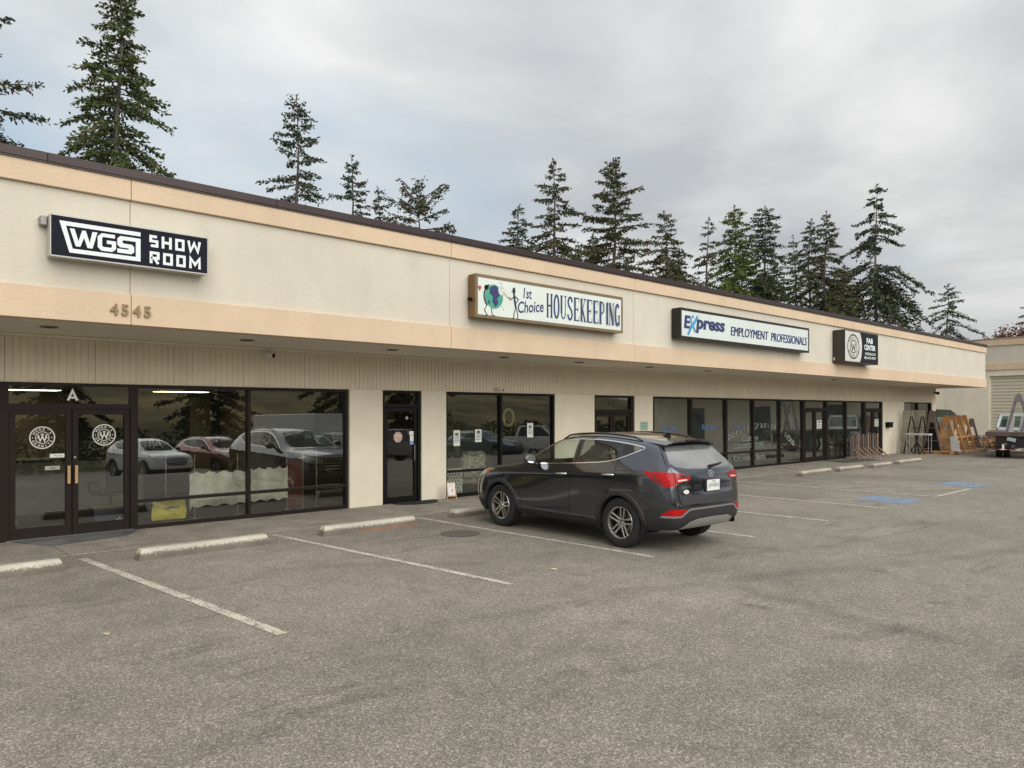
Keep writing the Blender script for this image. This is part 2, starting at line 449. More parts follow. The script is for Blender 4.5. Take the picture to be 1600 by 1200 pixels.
# trim the tail a little
ROWS = [[(x + .16 * max(0, (-1.6 - x) / .75) - .03 * max(0, (x - 1.9) / .4), y, z) for x, y, z in r_] for r_ in ROWS]
def car_surface():
    """subdivided closed body; returns a bmesh"""
    nx = 14; nz = len(ROWS); ys = (1, .5, 0, -.5, -1)
    bm = bmesh.new(); V = {}
    def vert(i, j, k):
        # i station, j row, k column 0..4 (left to right)
        inner = 0 < k < 4
        if inner and not (i in (0, nx - 1) or j in (0, nz - 1)): return None
        key = (i, j, k)
        if key in V: return V[key]
        x, y, z = ROWS[j][i]
        f = ys[k]; c = 1 - abs(f)
        if inner:
            if i == 0: x += [.10, .12, .11, .10, .10, .09, .08, .07][j] * (c ** .6 if c else 0)
            if i == nx - 1: x -= [.05, .06, .07, .06, .06, .07, .09, .08][j] * (c ** .6 if c else 0)
            if j == nz - 1:
                x += HALF[i][0] * c * (1 if i < nx - 1 else 0); z += HALF[i][1] * (1.0 if f == 0 else .75)
        p = Vector((x, y * f, z))
        V[key] = bm.verts.new(p)
        return V[key]
    def quad(a, b, c, d):
        vs_ = [vert(*q) for q in (a, b, c, d)]
        bm.faces.new(vs_)
    for i in range(nx - 1):
        for j in range(nz - 1):
            quad((i, j, 0), (i, j + 1, 0), (i + 1, j + 1, 0), (i + 1, j, 0))
            quad((i, j, 4), (i + 1, j, 4), (i + 1, j + 1, 4), (i, j + 1, 4))
        for k in range(4):
            quad((i, nz - 1, k), (i, nz - 1, k + 1), (i + 1, nz - 1, k + 1), (i + 1, nz - 1, k))
            quad((i, 0, k), (i + 1, 0, k), (i + 1, 0, k + 1), (i, 0, k + 1))
    for j in range(nz - 1):
        for k in range(4):
            quad((0, j, k), (0, j, k + 1), (0, j + 1, k + 1), (0, j + 1, k))
            quad((nx - 1, j, k), (nx - 1, j + 1, k), (nx - 1, j + 1, k + 1), (nx - 1, j, k + 1))
    bmesh.ops.recalc_face_normals(bm, faces=bm.faces)
    cl = bm.edges.layers.float.get('crease_edge') or bm.edges.layers.float.new('crease_edge')
    def crease(a, b, v):
        e = bm.edges.get((V[a], V[b]))
        if e: e[cl] = v
    for s in (0, 4):
        for i in range(nx - 1):
            if 1 <= i <= 11: crease((i, 4, s), (i + 1, 4, s), .45)
            crease((i, 0, s), (i + 1, 0, s), .5)
        for j in range(5, 7): pass
    for k in range(4):
        crease((nx - 1, nz - 1, k), (nx - 1, nz - 1, k + 1), .8)
        crease((4, nz - 1, k), (4, nz - 1, k + 1), .4)
        crease((nx - 1, 3, k), (nx - 1, 3, k + 1), .5)
        crease((nx - 1, 2, k), (nx - 1, 2, k + 1), .5)
    me = bpy.data.meshes.new('body_cage'); bm.to_mesh(me); bm.free()
    o = bpy.data.objects.new('tmp_body', me); COL.objects.link(o)
    md = o.modifiers.new('s', 'SUBSURF'); md.levels = 3; md.render_levels = 3
    dg = bpy.context.evaluated_depsgraph_get()
    me2 = bpy.data.meshes.new_from_object(o.evaluated_get(dg))
    bpy.data.objects.remove(o); bpy.data.meshes.remove(me)
    b = bmesh.new(); b.from_mesh(me2); bpy.data.meshes.remove(me2)
    b.normal_update()
    return b

PROJ = {'side': (0, 2, 1), 'rear': (1, 2, 0), 'top': (0, 1, 2)}
def cut_region(bm, poly, proj, test):
    """cut the outline poly (2D in the given projection) into bm and return the faces inside it"""
    ia, ib, ic = PROJ[proj]
    P = [Vector(p) for p in poly]
    lo = Vector((min(p.x for p in P), min(p.y for p in P))); hi = Vector((max(p.x for p in P), max(p.y for p in P)))
    def near(f):
        if not test(f.calc_center_median(), f.normal): return False
        a = [v.co[ia] for v in f.verts]; b = [v.co[ib] for v in f.verts]
        return max(a) >= lo.x - .01 and min(a) <= hi.x + .01 and max(b) >= lo.y - .01 and min(b) <= hi.y + .01
    n = len(P)
    for i in range(n):
        a, b = P[i], P[(i + 1) % n]
        d = b - a
        if d.length < 1e-5: continue
        no = Vector((0, 0, 0)); no[ia] = -d.y; no[ib] = d.x
        co = Vector((0, 0, 0)); co[ia] = a.x; co[ib] = a.y
        # only faces near this edge
        l2 = Vector((min(a.x, b.x), min(a.y, b.y))); h2 = Vector((max(a.x, b.x), max(a.y, b.y)))
        fs = []
        for f in bm.faces:
            if not near(f): continue
            u = [v.co[ia] for v in f.verts]; w = [v.co[ib] for v in f.verts]
            if max(u) >= l2.x - .002 and min(u) <= h2.x + .002 and max(w) >= l2.y - .002 and min(w) <= h2.y + .002:
                fs.append(f)
        geom = fs + list({e for f in fs for e in f.edges}) + list({v for f in fs for v in f.verts})
        bmesh.ops.bisect_plane(bm, geom=geom, plane_co=co, plane_no=no.normalized(), dist=1e-6)
    def inside(x, y):
        r = False; j = n - 1
        for i in range(n):
            if (P[i].y > y) != (P[j].y > y) and x < (P[j].x - P[i].x) * (y - P[i].y) / (P[j].y - P[i].y) + P[i].x: r = not r
            j = i
        return r
    res = []
    for f in bm.faces:
        if near(f):
            c = f.calc_center_median()
            if inside(c[ia], c[ib]): res.append(f)
    return res

def smooth_poly(pts, it=2, closed=True):
    for _ in range(it):
        q = []
        n = len(pts)
        for i in range(n):
            a, b = pts[i], pts[(i + 1) % n]
            q.append((a[0] * .8 + b[0] * .2, a[1] * .8 + b[1] * .2)); q.append((a[0] * .2 + b[0] * .8, a[1] * .2 + b[1] * .8))
        pts = q
    return pts

class CarShape:
    def __init__(s):
        s.bm = car_surface()
        s.bvh = BVHTree.FromBMesh(s.bm)
        s.co = None
        s.ref = bmesh.new(); me = bpy.data.meshes.new('t'); s.bm.to_mesh(me); s.ref.from_mesh(me); bpy.data.meshes.remove(me)
        s.ref.normal_update(); s.ref.faces.ensure_lookup_table()
        s.pieces = {}
    def normal(s, p):
        loc, no, idx, d = s.bvh.find_nearest(p)
        f = s.ref.faces[idx]
        w = 0; r = Vector((0, 0, 0))
        for v in f.verts:
            k = 1.0 / ((v.co - loc).length + 1e-4) ** 1.5
            r += v.normal * k; w += k
        return (r / w).normalized()
    def extract(s, faces, name, push=0.0):
        fs = [f for f in faces if f.is_valid]
        vm = {}; v = []; f2 = []; nrm = []
        for f in fs:
            q = []
            for x in f.verts:
                if x.index not in vm or True:
                    key = x
                if key not in vm:
                    vm[key] = len(v); nn = s.normal(x.co); nrm.append(nn); v.append(x.co + nn * push)
                q.append(vm[key])
            f2.append(q)
        bmesh.ops.delete(s.bm, geom=fs, context='FACES')
        s.pieces.setdefault(name, []).append((v, f2, nrm))
    def finish(s, name, parts_, mt, parent, thick=0.0):
        v = []; f = []; nr = []
        for (a, b, c) in parts_:
            k = len(v); v += a; nr += c; f += [[i + k for i in q] for q in b]
        me = bpy.data.meshes.new(name); me.from_pydata([tuple(p) for p in v], [], f)
        if mt: me.materials.append(mt)
        me.polygons.foreach_set('use_smooth', [True] * len(me.polygons))
        me.update()
        me.normals_split_custom_set_from_vertices([tuple(n_) for n_ in nr])
        return raw_obj(name, me, parent)
    def on_side(s, x, z, sgn=1, off=0.0):
        h = s.bvh.ray_cast(Vector((x, 3 * sgn, z)), Vector((0, -sgn, 0)))
        if h[0] is None: return None
        return h[0] + h[1] * off
    def on_rear(s, y, z, off=0.0):
        h = s.bvh.ray_cast(Vector((-4, y, z)), Vector((1, 0, 0)))
        if h[0] is None: return None
        return h[0] + h[1] * off
    def on_front(s, y, z, off=0.0):
        h = s.bvh.ray_cast(Vector((4, y, z)), Vector((-1, 0, 0)))
        if h[0] is None: return None
        return h[0] + h[1] * off
    def on_top(s, x, y, off=0.0):
        h = s.bvh.ray_cast(Vector((x, y, 3)), Vector((0, 0, -1)))
        if h[0] is None: return None
        return h[0] + h[1] * off
    def ribbon(s, mb, pts, w, fn, off=.0012, step=.03, mat=None):
        P = []
        for a, b in zip(pts[:-1], pts[1:]):
            n = max(1, int(math.dist(a, b) / step))
            P += [(a[0] + (b[0] - a[0]) * i / n, a[1] + (b[1] - a[1]) * i / n) for i in range(n)]
        P.append(pts[-1])
        L = []; Q = []
        for i, p in enumerate(P):
            a = P[max(i - 1, 0)]; b = P[min(i + 1, len(P) - 1)]
            d = Vector((b[0] - a[0], b[1] - a[1])); d.normalize(); n_ = Vector((-d.y, d.x)) * (w / 2)
            l = fn(p[0] + n_.x, p[1] + n_.y, off); r = fn(p[0] - n_.x, p[1] - n_.y, off)
            if l is None or r is None: L.append(None); Q.append(None); continue
            L.append(l); Q.append(r)
        for i in range(len(P) - 1):
            if L[i] is None or L[i + 1] is None: continue
            mb.add([L[i], L[i + 1], Q[i + 1], Q[i]], [(0, 1, 2, 3)], mat)

def make_wheel(root, x, sgn, M):
    """tyre and rim; outer face towards sgn*y"""
    Rt, w = .363, .235
    base = Matrix.Translation((x, sgn * .80, Rt)) @ (Matrix.Rotation(0 if sgn > 0 else math.pi, 4, 'Z'))
    Rr = .228
    prof = [(Rr, .105), (Rr + .012, .113), (Rr + .04, .120), (Rr + .075, .121), (Rr + .105, .116), (Rt - .016, .108), (Rt - .004, .095), (Rt, .075),
            (Rt, .042), (Rt - .009, .040), (Rt - .009, .032), (Rt, .030), (Rt, .006), (Rt - .009, .004), (Rt - .009, -.004), (Rt, -.006), (Rt, -.030), (Rt - .009, -.032), (Rt - .009, -.040), (Rt, -.042),
            (Rt, -.08), (Rt - .015, -.10), (Rr + .06, -.118), (Rr, -.11)]
    wh = bpy.data.objects.new('wheel', None); COL.objects.link(wh); wh.parent = root; wh.location = base.translation; wh.rotation_euler = (0, 0, 0 if sgn > 0 else math.pi)
    t = MB().lathe(prof, 48); t.build('tyre', M['tyre'], wh, smooth=30, local=True)
    r = MB()
    r.lathe([(Rr - .002, .112), (Rr + .004, .114), (Rr + .008, .108), (Rr + .004, .098), (Rr - .012, .092), (Rr - .022, .05), (Rr - .026, -.02), (Rr - .02, -.10)], 48, mat=M['rim'])
    for k in range(5):
        a0 = 2 * math.pi * k / 5 + math.pi / 2 + .15
        for s_ in (-1, 1):
            # each spoke: a tapered bar from the hub to the rim, twin spokes diverging
            def pt(rad, lat, y):
                return Vector((rad * math.cos(a0) - lat * math.sin(a0), y, rad * math.sin(a0) + lat * math.cos(a0)))
            sec = [(.045, s_ * .022, .015, .078, .05), (.12, s_ * .030, .012, .086, .055), (Rr - .008, s_ * .036, .014, .098, .06)]
            v = []; f = []
            for rad, lat, hw, yo, yi in sec:
                v += [pt(rad, lat - hw, yo - .004), pt(rad, lat - hw * .35 * 1, yo), pt(rad, lat + hw * .35, yo), pt(rad, lat + hw, yo - .004), pt(rad, lat + hw * .7, yi - .02), pt(rad, lat - hw * .7, yi - .02)]
            for q in range(2):
                for e_ in range(6):
                    f.append((q * 6 + e_, q * 6 + (e_ + 1) % 6, (q + 1) * 6 + (e_ + 1) % 6, (q + 1) * 6 + e_))
            r.add(v, f, M['rim'])
        nb = Matrix.Translation((.052 * math.cos(a0 + math.pi / 5), 0, .052 * math.sin(a0 + math.pi / 5)))
        r.lathe([(0.0001, .087), (.008, .087), (.009, .07)], 10, M=nb, mat=M['rim'])
    r.lathe([(.0001, .088), (.026, .088), (.03, .084), (.034, .078), (.062, .076), (.068, .06), (.07, .03)], 24, mat=M['rim'])
    r.build('rim', None, wh, smooth=35, local=True)
    c = MB(); pl = lambda u, v_: (u, .0895, v_)
    stroke(c, [(-.010, -.010), (-.004, .012)], .005, pl); stroke(c, [(.004, -.012), (.010, .010)], .005, pl); stroke(c, [(-.007, 0), (.007, 0)], .004, pl)
    c.build('hub_emblem', M['dark'], wh, local=True)
    d = MB(); d.lathe([(.0001, .02), (.16, .02), (.16, .0), (.0001, .0)], 32); d.build('brake_disc', M['disc'], wh, smooth=30, local=True)
    b = MB(); b.lathe([(.0001, -.03), (Rr - .02, -.03), (Rr - .02, -.09), (.0001, -.09)], 24); b.build('wheel_back', M['dark'], wh, local=True)

def make_suv(label, loc, rz, paint, scale=1.0, full=True, group=None):
    M = {'tyre': mat('tyre_rubber', (.018, .018, .018), .78, var=.3, vs_=9, bump=.25, bs=120),
         'rim': mat('alloy_rim', (.62, .60, .58), .28, 1.0, var=.05),
         'disc': mat('brake_steel', (.12, .11, .10), .45, .9), 'dark': mat('black_void', (.006, .006, .006), .8),
         'plastic': mat('black_plastic_trim', (.026, .026, .028), .55, var=.12, vs_=12, bump=.1, bs=300),
         'gloss': mat('gloss_black_trim', (.008, .008, .01), .12, coat=.6), 'chrome': mat('chrome_trim', (.70, .70, .72), .18, 1.0, var=.02),
         'silver': mat('silver_skid_plate', (.42, .41, .39), .42, .6, var=.06), 'gap': mat('panel_gap', (.004, .004, .004), .9),
         'glass': glass_mat('car_window_tint', (.34, .36, .34), 1.6, dirt_or_sheen=.012), 'clear': glass_mat('car_windscreen', (.80, .86, .82), 1.5, dirt_or_sheen=.015),
         'rearglass': glass_mat('car_rear_glass', (.035, .04, .04), 3.6, rough=.16, dirt_or_sheen=.18, haze=(.55, .55, .55)),  # dust film made paler to carry the bright sky reflection as well
         'red': mat('tail_lamp_red', (.42, .006, .008), .25, var=.25, vs_=14, coat=.25, spec=.2), 'reddark': mat('tail_lamp_dark', (.06, .004, .006), .12, coat=1.0),
         'lampwhite': mat('reversing_lamp', (.75, .55, .5), .2, coat=1.0), 'lamp': mat('head_lamp', (.62, .64, .66), .12, .5, coat=1.0), 'amber': mat('amber_marker', (.55, .13, .02), .2, coat=.8),
         'seat': mat('seat_leather', (.20, .18, .15), .6, var=.15, vs_=6), 'dash': mat('dashboard_plastic', (.03, .03, .032), .6)}
    root = thing('parked_car', label, 'car', loc, rz, group, scale)
    S = CarShape(); bm = S.bm
    L = lambda c, n: n.y > .15 and c.y > 0
    Rt = lambda c, n: n.y < -.15 and c.y < 0
    side = {1: L, -1: Rt}
    # wheel arches
    def arc(cx, r, t0=-.35, t1=math.pi + .35, n=26): return [(cx + r * math.cos(t0 + (t1 - t0) * i / n), .363 + r * math.sin(t0 + (t1 - t0) * i / n)) for i in range(n + 1)]
    for sg in (1, -1):
        for cx in (FA, RA):
            p = [(cx + .40, .10)] + arc(cx, .40, -.1, math.pi + .1) + [(cx - .40, .10)]
            t = side[sg]
            fs = cut_region(bm, p, 'side', lambda c, n, t=t, sg=sg: c.y * sg > .25 and (t(c, n) or n.z < -.2) and c.z < .9)
            bmesh.ops.delete(bm, geom=fs, context='FACES')
    # side glass
    dlo_top = [(.78, 1.135), (.66, 1.215), (.50, 1.31), (.30, 1.42), (.14, 1.48), (-.05, 1.520), (-.30, 1.540), (-.70, 1.542), (-1.00, 1.525), (-1.25, 1.50), (-1.45, 1.475), (-1.57, 1.452)]
    dlo_bot = [(-1.585, 1.435), (-1.52, 1.405), (-1.42, 1.365), (-1.30, 1.315), (-1.15, 1.265), (-1.00, 1.232), (-.85, 1.212), (-.55, 1.190), (-.2, 1.165), (.2, 1.140), (.6, 1.122), (.76, 1.118)]
    def clip(poly, x0, x1):
        def cl(poly, keep, xe):
            o_ = []
            for i in range(len(poly)):
                a, b = poly[i], poly[(i + 1) % len(poly)]
                ka, kb = keep(a[0]), keep(b[0])
                if ka: o_.append(a)
                if ka != kb:
                    t_ = (xe - a[0]) / (b[0] - a[0]); o_.append((xe, a[1] + (b[1] - a[1]) * t_))
            return o_
        return cl(cl(poly, lambda x: x <= x1, x1), lambda x: x >= x0, x0)
    dlo = dlo_top + dlo_bot
    for sg in (1, -1):
        t = side[sg]; tt = lambda c, n, t=t: t(c, n) and c.z > 1.0
        for nm, x0, x1, mt in (('side_window', -.28, .9, 'a'), ('side_window', -1.15, -.41, 'b'), ('side_window', -1.8, -1.22, 'b')):
            fs = cut_region(bm, clip(dlo, x0, x1), 'side', tt)
            S.extract(fs, f'win{sg}{x0}', -.004)
        fs = cut_region(bm, dlo, 'side', tt); S.extract(fs, 'pillar', -.002)
    # windscreen and rear window
    fs = cut_region(bm, [(1.00, -.60), (1.07, -.3), (1.09, 0), (1.07, .3), (1.00, .60), (.34, .55), (.27, .3), (.26, 0), (.27, -.3), (.34, -.55)], 'top', lambda c, n: n.z > .2 and c.z > 1.06 and n.x > .15)
    S.extract(fs, 'windscreen', -.003)
    rw = [(-.55, 1.465), (-.30, 1.48), (0, 1.485), (.30, 1.48), (.55, 1.465), (.62, 1.37), (.70, 1.25), (.66, 1.20), (.45, 1.17), (0, 1.155), (-.45, 1.17), (-.66, 1.20), (-.70, 1.25), (-.62, 1.37)]
    B = lambda c, n: n.x < -.12 and c.x < -1.5
    F = lambda c, n: n.x > .10 and c.x > 1.2
    fs = cut_region(bm, rw, 'rear', B); S.extract(fs, 'rearglass', -.003)
    # tail lamps: cut from the side and the rear with the same height outline
    for sg in (1, -1):
        t = side[sg]
        sidelamp = [(-1.70, 1.135), (-1.95, 1.128), (-2.20, 1.12), (-2.5, 1.11), (-2.5, .985), (-2.22, .975), (-2.10, .925), (-2.02, .94), (-1.88, 1.02)]
        fs = cut_region(bm, sidelamp, 'side', lambda c, n, sg=sg: c.y * sg > .72 and c.x < -1.5)
        # inner part on the tailgate
        S.extract(fs, 'taillamp%d' % sg, .006)
        inner = [(sg * .735, 1.112), (sg * .60, 1.10), (sg * .48, 1.065), (sg * .455, 1.035), (sg * .51, 1.005), (sg * .735, .975)]
        fs = cut_region(bm, inner, 'rear', lambda c, n, sg=sg: B(c, n) and c.y * sg > 0)
        S.extract(fs, 'taillamp_in%d' % sg, .006)
        refl = [(sg * .56, .62), (sg * .82, .62), (sg * .87, .56), (sg * .865, .53), (sg * .68, .53)]
        fs = cut_region(bm, refl, 'rear', lambda c, n, sg=sg: n.x < -.05 and c.x < -1.9 and c.y * sg > 0)
        S.extract(fs, 'reflector', .004)
        hl = [(1.62, .975), (1.80, .97), (2.02, .93), (2.2, .885), (2.28, .84), (2.4, .80), (2.4, .74), (2.15, .775), (1.95, .85)]
        fs = cut_region(bm, hl, 'side', lambda c, n, sg=sg: c.y * sg > .47 and c.x > 1.2)
        S.extract(fs, 'headlamp', .004)
    # tailgate black panel, bumper dark band, silver plate
    fs = cut_region(bm, [(-.68, .815), (0, .79), (.68, .815), (.70, .77), (.64, .69), (0, .67), (-.64, .69), (-.70, .77)], 'rear', B); S.extract(fs, 'tailpanel', .002)
    skid = [(-.74, .27), (-.70, .30), (-.50, .44), (-.35, .475), (0, .485), (.35, .475), (.50, .44), (.70, .30), (.74, .27), (.6, .24), (-.6, .24)]
    fs = cut_region(bm, skid, 'rear', lambda c, n: c.x < -1.9 and n.x < -.1); S.extract(fs, 'skid', .012)
    # dark lower cladding: everything below a line all round except painted bumper lip
    low = [(-3, .10), (3, .10), (3, .44), (1.95, .44), (1.85, .42), (.95, .345), (-.8, .345), (-1.72, .50), (-1.80, .62), (-3, .62)]
    fs = cut_region(bm, low, 'side', lambda c, n: True)
    S.extract(fs, 'cladding', .003)
    # grille
    fs = cut_region(bm, [(-.50, .84), (-.30, .875), (0, .885), (.30, .875), (.50, .84), (.42, .62), (.30, .56), (-.30, .56), (-.42, .62)], 'rear', lambda c, n: c.x > 1.9 and n.x > .2)
    S.extract(fs, 'grille', -.006)
    # the rest of the shell
    allf = list(bm.faces); S.extract(allf, 'body', 0)
    P = S.pieces
    body = S.finish('body', P['body'], paint, root)
    S.finish('cladding', P['cladding'], M['plastic'], root)
    S.finish('window_pillar', P['pillar'], M['gloss'], root)
    for k in sorted(P):
        if k.startswith('win') and k != 'windscreen':
            S.finish('side_window', P[k], M['glass'] if k.split('-')[-1][0] == '9' or '1.8' in k or '-1.15' in k else M['clear'], root)
        if k.startswith('taillamp') and '_in' not in k:
            sg = k[8:]
            tl = S.finish('tail_lamp', P[k] + P['taillamp_in' + sg], M['red'], root)
            s_ = int(sg); d = MB()
            sf = lambda x, z, o_: S.on_side(x, z, s_, o_ + .006)
            rf = lambda y, z, o_: S.on_rear(y, z, o_ + .006)
            S.ribbon(d, [(-1.84, 1.12), (-2.02, .95)], .022, sf, mat=M['reddark'])
            S.ribbon(d, [(s_ * .735, 1.115), (s_ * .735, .97)], .012, rf, mat=M['gap'])
            S.ribbon(d, [(s_ * .70, 1.075), (s_ * .52, 1.06)], .03, rf, .002, mat=M['reddark'])
            S.ribbon(d, [(s_ * .70, 1.012), (s_ * .53, 1.02)], .022, rf, .003, mat=M['lampwhite'])
            d.build('lamp_divider', None, tl, local=True)
    S.finish('windscreen', P['windscreen'], M['clear'], root)
    S.finish('rear_window', P['rearglass'], M['rearglass'], root)
    for q in P['headlamp']: S.finish('headlight', [q], M['lamp'], root)
    for q in P['reflector']: S.finish('rear_reflector', [q], M['red'], root)
    S.finish('tailgate_panel', P['tailpanel'], M['plastic'], root)
    S.finish('skid_plate', P['skid'], M['silver'], root)
    S.finish('grille', P['grille'], M['dark'], root)
    g_ = MB()
    for z in (.62, .69, .76, .83):
        S.ribbon(g_, [(-.46, z), (.46, z)], .022, S.on_front, .006)
    g_.build('grille_bar', M['chrome'], root, local=True)
    # chrome line round the side glass and arch cladding, panel gaps
    for sg in (1, -1):
        f_ = lambda x, z, o_, sg=sg: S.on_side(x, z, sg, o_)
        c = MB(); loop = dlo + [dlo[0]]
        S.ribbon(c, loop, .016, f_, .004)
        c.build('window_chrome', M['chrome'], root, local=True)
        for cx in (FA, RA):
            a = MB()
            rings = []
            n = 30
            for i in range(n + 1):
                th_ = -.28 + (math.pi + .56) * i / n
                fr = []
                for (rr, o_) in ((.395, -.05), (.395, .012), (.405, .020), (.455, .018), (.468, .006), (.47, -.004)):
                    p = S.on_side(cx + rr * math.cos(th_), max(.26, .363 + rr * math.sin(th_)), sg, 0)
                    if p is None: p = Vector((cx, sg * .9, .4))
                    fr.append(Vector((p.x, p.y + sg * o_, p.z)))
                rings.append(fr)
            for i in range(n):
                for k in range(5): a.add([rings[i][k], rings[i + 1][k], rings[i + 1][k + 1], rings[i][k + 1]], [(0, 1, 2, 3)])
            a.build('wheel_arch_trim', M['plastic'], root, smooth=50, local=True)
            w = MB()
            pr = []
            for i in range(n + 1):
                th_ = -.3 + (math.pi + .6) * i / n
                pr.append((cx + .41 * math.cos(th_), .363 + .41 * math.sin(th_)))
            for i in range(n):
                (x0, z0), (x1, z1) = pr[i], pr[i + 1]
                w.add([(x0, sg * .93, z0), (x1, sg * .93, z1), (x1, sg * .52, z1), (x0, sg * .52, z0)], [(0, 1, 2, 3)])
            w.add([(x, sg * .52, z) for x, z in pr], [tuple(range(n + 1))])
            w.build('wheel_well', M['dark'], root, local=True, recalc=False)
            make_wheel(root, cx, sg, M)
        if full:
            gp = MB()
            S.ribbon(gp, [(.84, 1.10), (.86, .95), (.90, .60), (.84, .36)], .007, f_)
            S.ribbon(gp, [(-.34, 1.16), (-.30, .95), (-.25, .60), (-.24, .36)], .007, f_)
            S.ribbon(gp, [(-1.19, 1.26), (-1.22, 1.05), (-1.14, .90), (-1.02, .75)], .007, f_)
            S.ribbon(gp, [(-.62, .36), (.80, .36)], .007, f_)
            S.ribbon(gp, [(-1.70, 1.13), (-1.22, 1.12)], .004, f_)
            S.ribbon(gp, [(-2.10, .92), (-1.95, .80), (-1.74, .77)], .006, f_)
            S.ribbon(gp, [(-.345, 1.535), (-.345, 1.18)], .012, f_)
            if sg == 1:
                S.ribbon(gp, [(-1.50 + .085 * math.cos(t_ * .2618), .955 + .085 * math.sin(t_ * .2618)) for t_ in range(25)], .005, f_)
            gp.build('door_seam', M['gap'], root, local=True)
            for hx in (.0, -.98):
                h = MB(); hz = .998 - .045 * hx; p0 = S.on_side(hx, hz, sg, .0); p1 = S.on_side(hx - .22, hz + .008, sg, .0); pm = (p0 + p1) / 2
                o_ = Vector((0, sg * .042, 0))
                h.tube([p0, p0 + o_ * .7 + Vector((-.02, 0, .002)), pm + o_ + Vector((0, 0, .002)), p1 + o_ * .8 + Vector((.02, 0, .002)), p1], [.010, .014, .015, .015, .012], 10)
                h.build('door_handle', M['chrome'], root, smooth=60, local=True)
                pk = MB()
                
                S.ribbon(pk, [(hx - .03, hz - .006), (hx - .17, hz)], .05, f_, .0015, .02)
                pk.build('handle_recess', M['gloss'], root, local=True)
            mm = MB()
            mm.lathe([(.0001, .0), (.060, .004), (.082, .03), (.085, .08), (.07, .12), (.04, .15), (.0001, .16)], 20, axis='x', M=Matrix.Translation((.52, sg * 1.0, 1.195)) @ Matrix.Diagonal((.95, 1.30, .98, 1)))
            mi = mm.build('wing_mirror', paint, root, smooth=60, local=True)
            ms = MB(); ms.beam((.60, sg * .86, 1.12), (.58, sg * .95, 1.17), .05, .04); ms.build('mirror_stalk', M['gloss'], mi, local=True)
            mg = MB(); mg.lathe([(.0001, -.004), (.07, -.003), (.07, .006)], 20, axis='x', M=Matrix.Translation((.52, sg * 1.0, 1.195)) @ Matrix.Diagonal((1, 1.25, .95, 1)))
            mg.build('mirror_glass', mat('mirror_silver', (.8, .84, .82), .02, 1.0, var=0.0), mi, local=True)
            rl = MB(); pts = []
            for i in range(13):
                x = .15 - i * .135
                p = S.on_top(x, sg * .60, 0)
                pts.append(Vector((x, sg * .605, p.z + (.035 if 0 < i < 12 else .002))))
            rl.tube(pts, [.010] + [.015] * 11 + [.010], 8); rl.build('roof_rail', M['gloss'], root, smooth=60, local=True)
    if full:
        gp = MB(); rf = S.on_rear
        for s_ in (1, -1):
            S.ribbon(gp, [(s_ * .60, 1.47), (s_ * .68, 1.36), (s_ * .745, 1.24), (s_ * .745, 1.12), (s_ * .735, .97), (s_ * .73, .86), (s_ * .71, .72), (s_ * .65, .67), (0, .65)], .007, rf)
        gp.build('tailgate_seam', M['gap'], root, local=True)
        # spoiler
        sp = MB()
        ysp = [-.60, -.45, -.2, 0, .2, .45, .60]
        topf, back, und = [], [], []
        for y in ysp:
            p = S.on_top(-1.52, y, .004) or Vector((-1.52, y, 1.56)); k = 1 - (abs(y) / .60) ** 2
            topf.append(p); back.append(Vector((-1.86 - .08 * k, y * .98, p.z - .040 + .006 * k)))
            und.append(Vector((-1.72 - .05 * k, y * .98, p.z - .10)))
        for i in range(len(ysp) - 1):
            sp.add([topf[i], topf[i + 1], back[i + 1], back[i]], [(0, 1, 2, 3)], paint)
            a, b = back[i] - Vector((0, 0, .018)), back[i + 1] - Vector((0, 0, .018))
            sp.add([back[i], back[i + 1], b, a], [(0, 1, 2, 3)], paint)
            sp.add([a, b, und[i + 1], und[i]], [(0, 1, 2, 3)], M['gloss'])
        for e_ in (0, -1):
            sp.add([topf[e_], back[e_], back[e_] - Vector((0, 0, .018)), und[e_]], [(0, 1, 2, 3)], paint)
        sp.build('spoiler', None, root, smooth=35, local=True, recalc=False)
        sb = MB(); sb.box(-1.925, -1.88, -.16, .16, 1.545, 1.562); sb.build('brake_light', M['reddark'], root, local=True)
        an = MB(); p = S.on_top(-1.42, 0)
        an.prism([(-1.50, p.z - .02), (-1.32, p.z - .004), (-1.42, p.z + .035), (-1.48, p.z + .065), (-1.495, p.z + .06)], -.012, .012); an.build('antenna_fin', paint, root, local=True)
        wp = MB(); a = S.on_rear(-.02, 1.175, .03); b = S.on_rear(-.36, 1.205, .02)
        wp.tube([S.on_rear(-.02, 1.16, 0), a, (a + b) / 2, b], [.02, .022, .014, .008], 8); wp.beam(S.on_rear(.0, 1.19, .012), S.on_rear(-.40, 1.215, .012), .012)
        wp.build('rear_wiper', M['dark'], root, smooth=60, local=True)
        # emblem
        em = MB(); c0 = S.on_rear(0, 1.085, .006)
        def pl(u, v):
            q = S.on_rear(-u, 1.085 + v, .008); return q
        ring = ellipse(0, 0, .066, .040, 32)
        stroke(em, ring, .011, pl, True)
        for s_ in (-1, 1): stroke(em, [(s_ * .024 - .008, -.028), (s_ * .024 + .010, .028)], .013, pl)
        stroke(em, [(-.022, -.008), (.022, .008)], .011, pl)
        em.build('emblem', M['chrome'], root, local=True)
        # licence plate
        lp = MB(); pc = S.on_rear(0, .92, .02)
        lp.box(pc.x - .012, pc.x - .004, -.152, .152, .845, 1.0, bevel=.004)
        lpo = lp.build('licence_plate', mat('plate_white', (.72, .74, .70), .4), root, local=True)
        tx = MB(); pp = lambda u, v: (pc.x - .0135, -u, v)
        text(tx, 'JX9-8343', 0, .915, pp, .25, .072, center=True); text(tx, 'TEXAS', 0, .978, pp, .085, .022, center=True)
        tx.build('plate_number', mat('plate_ink', (.06, .07, .12), .5), lpo, local=True)
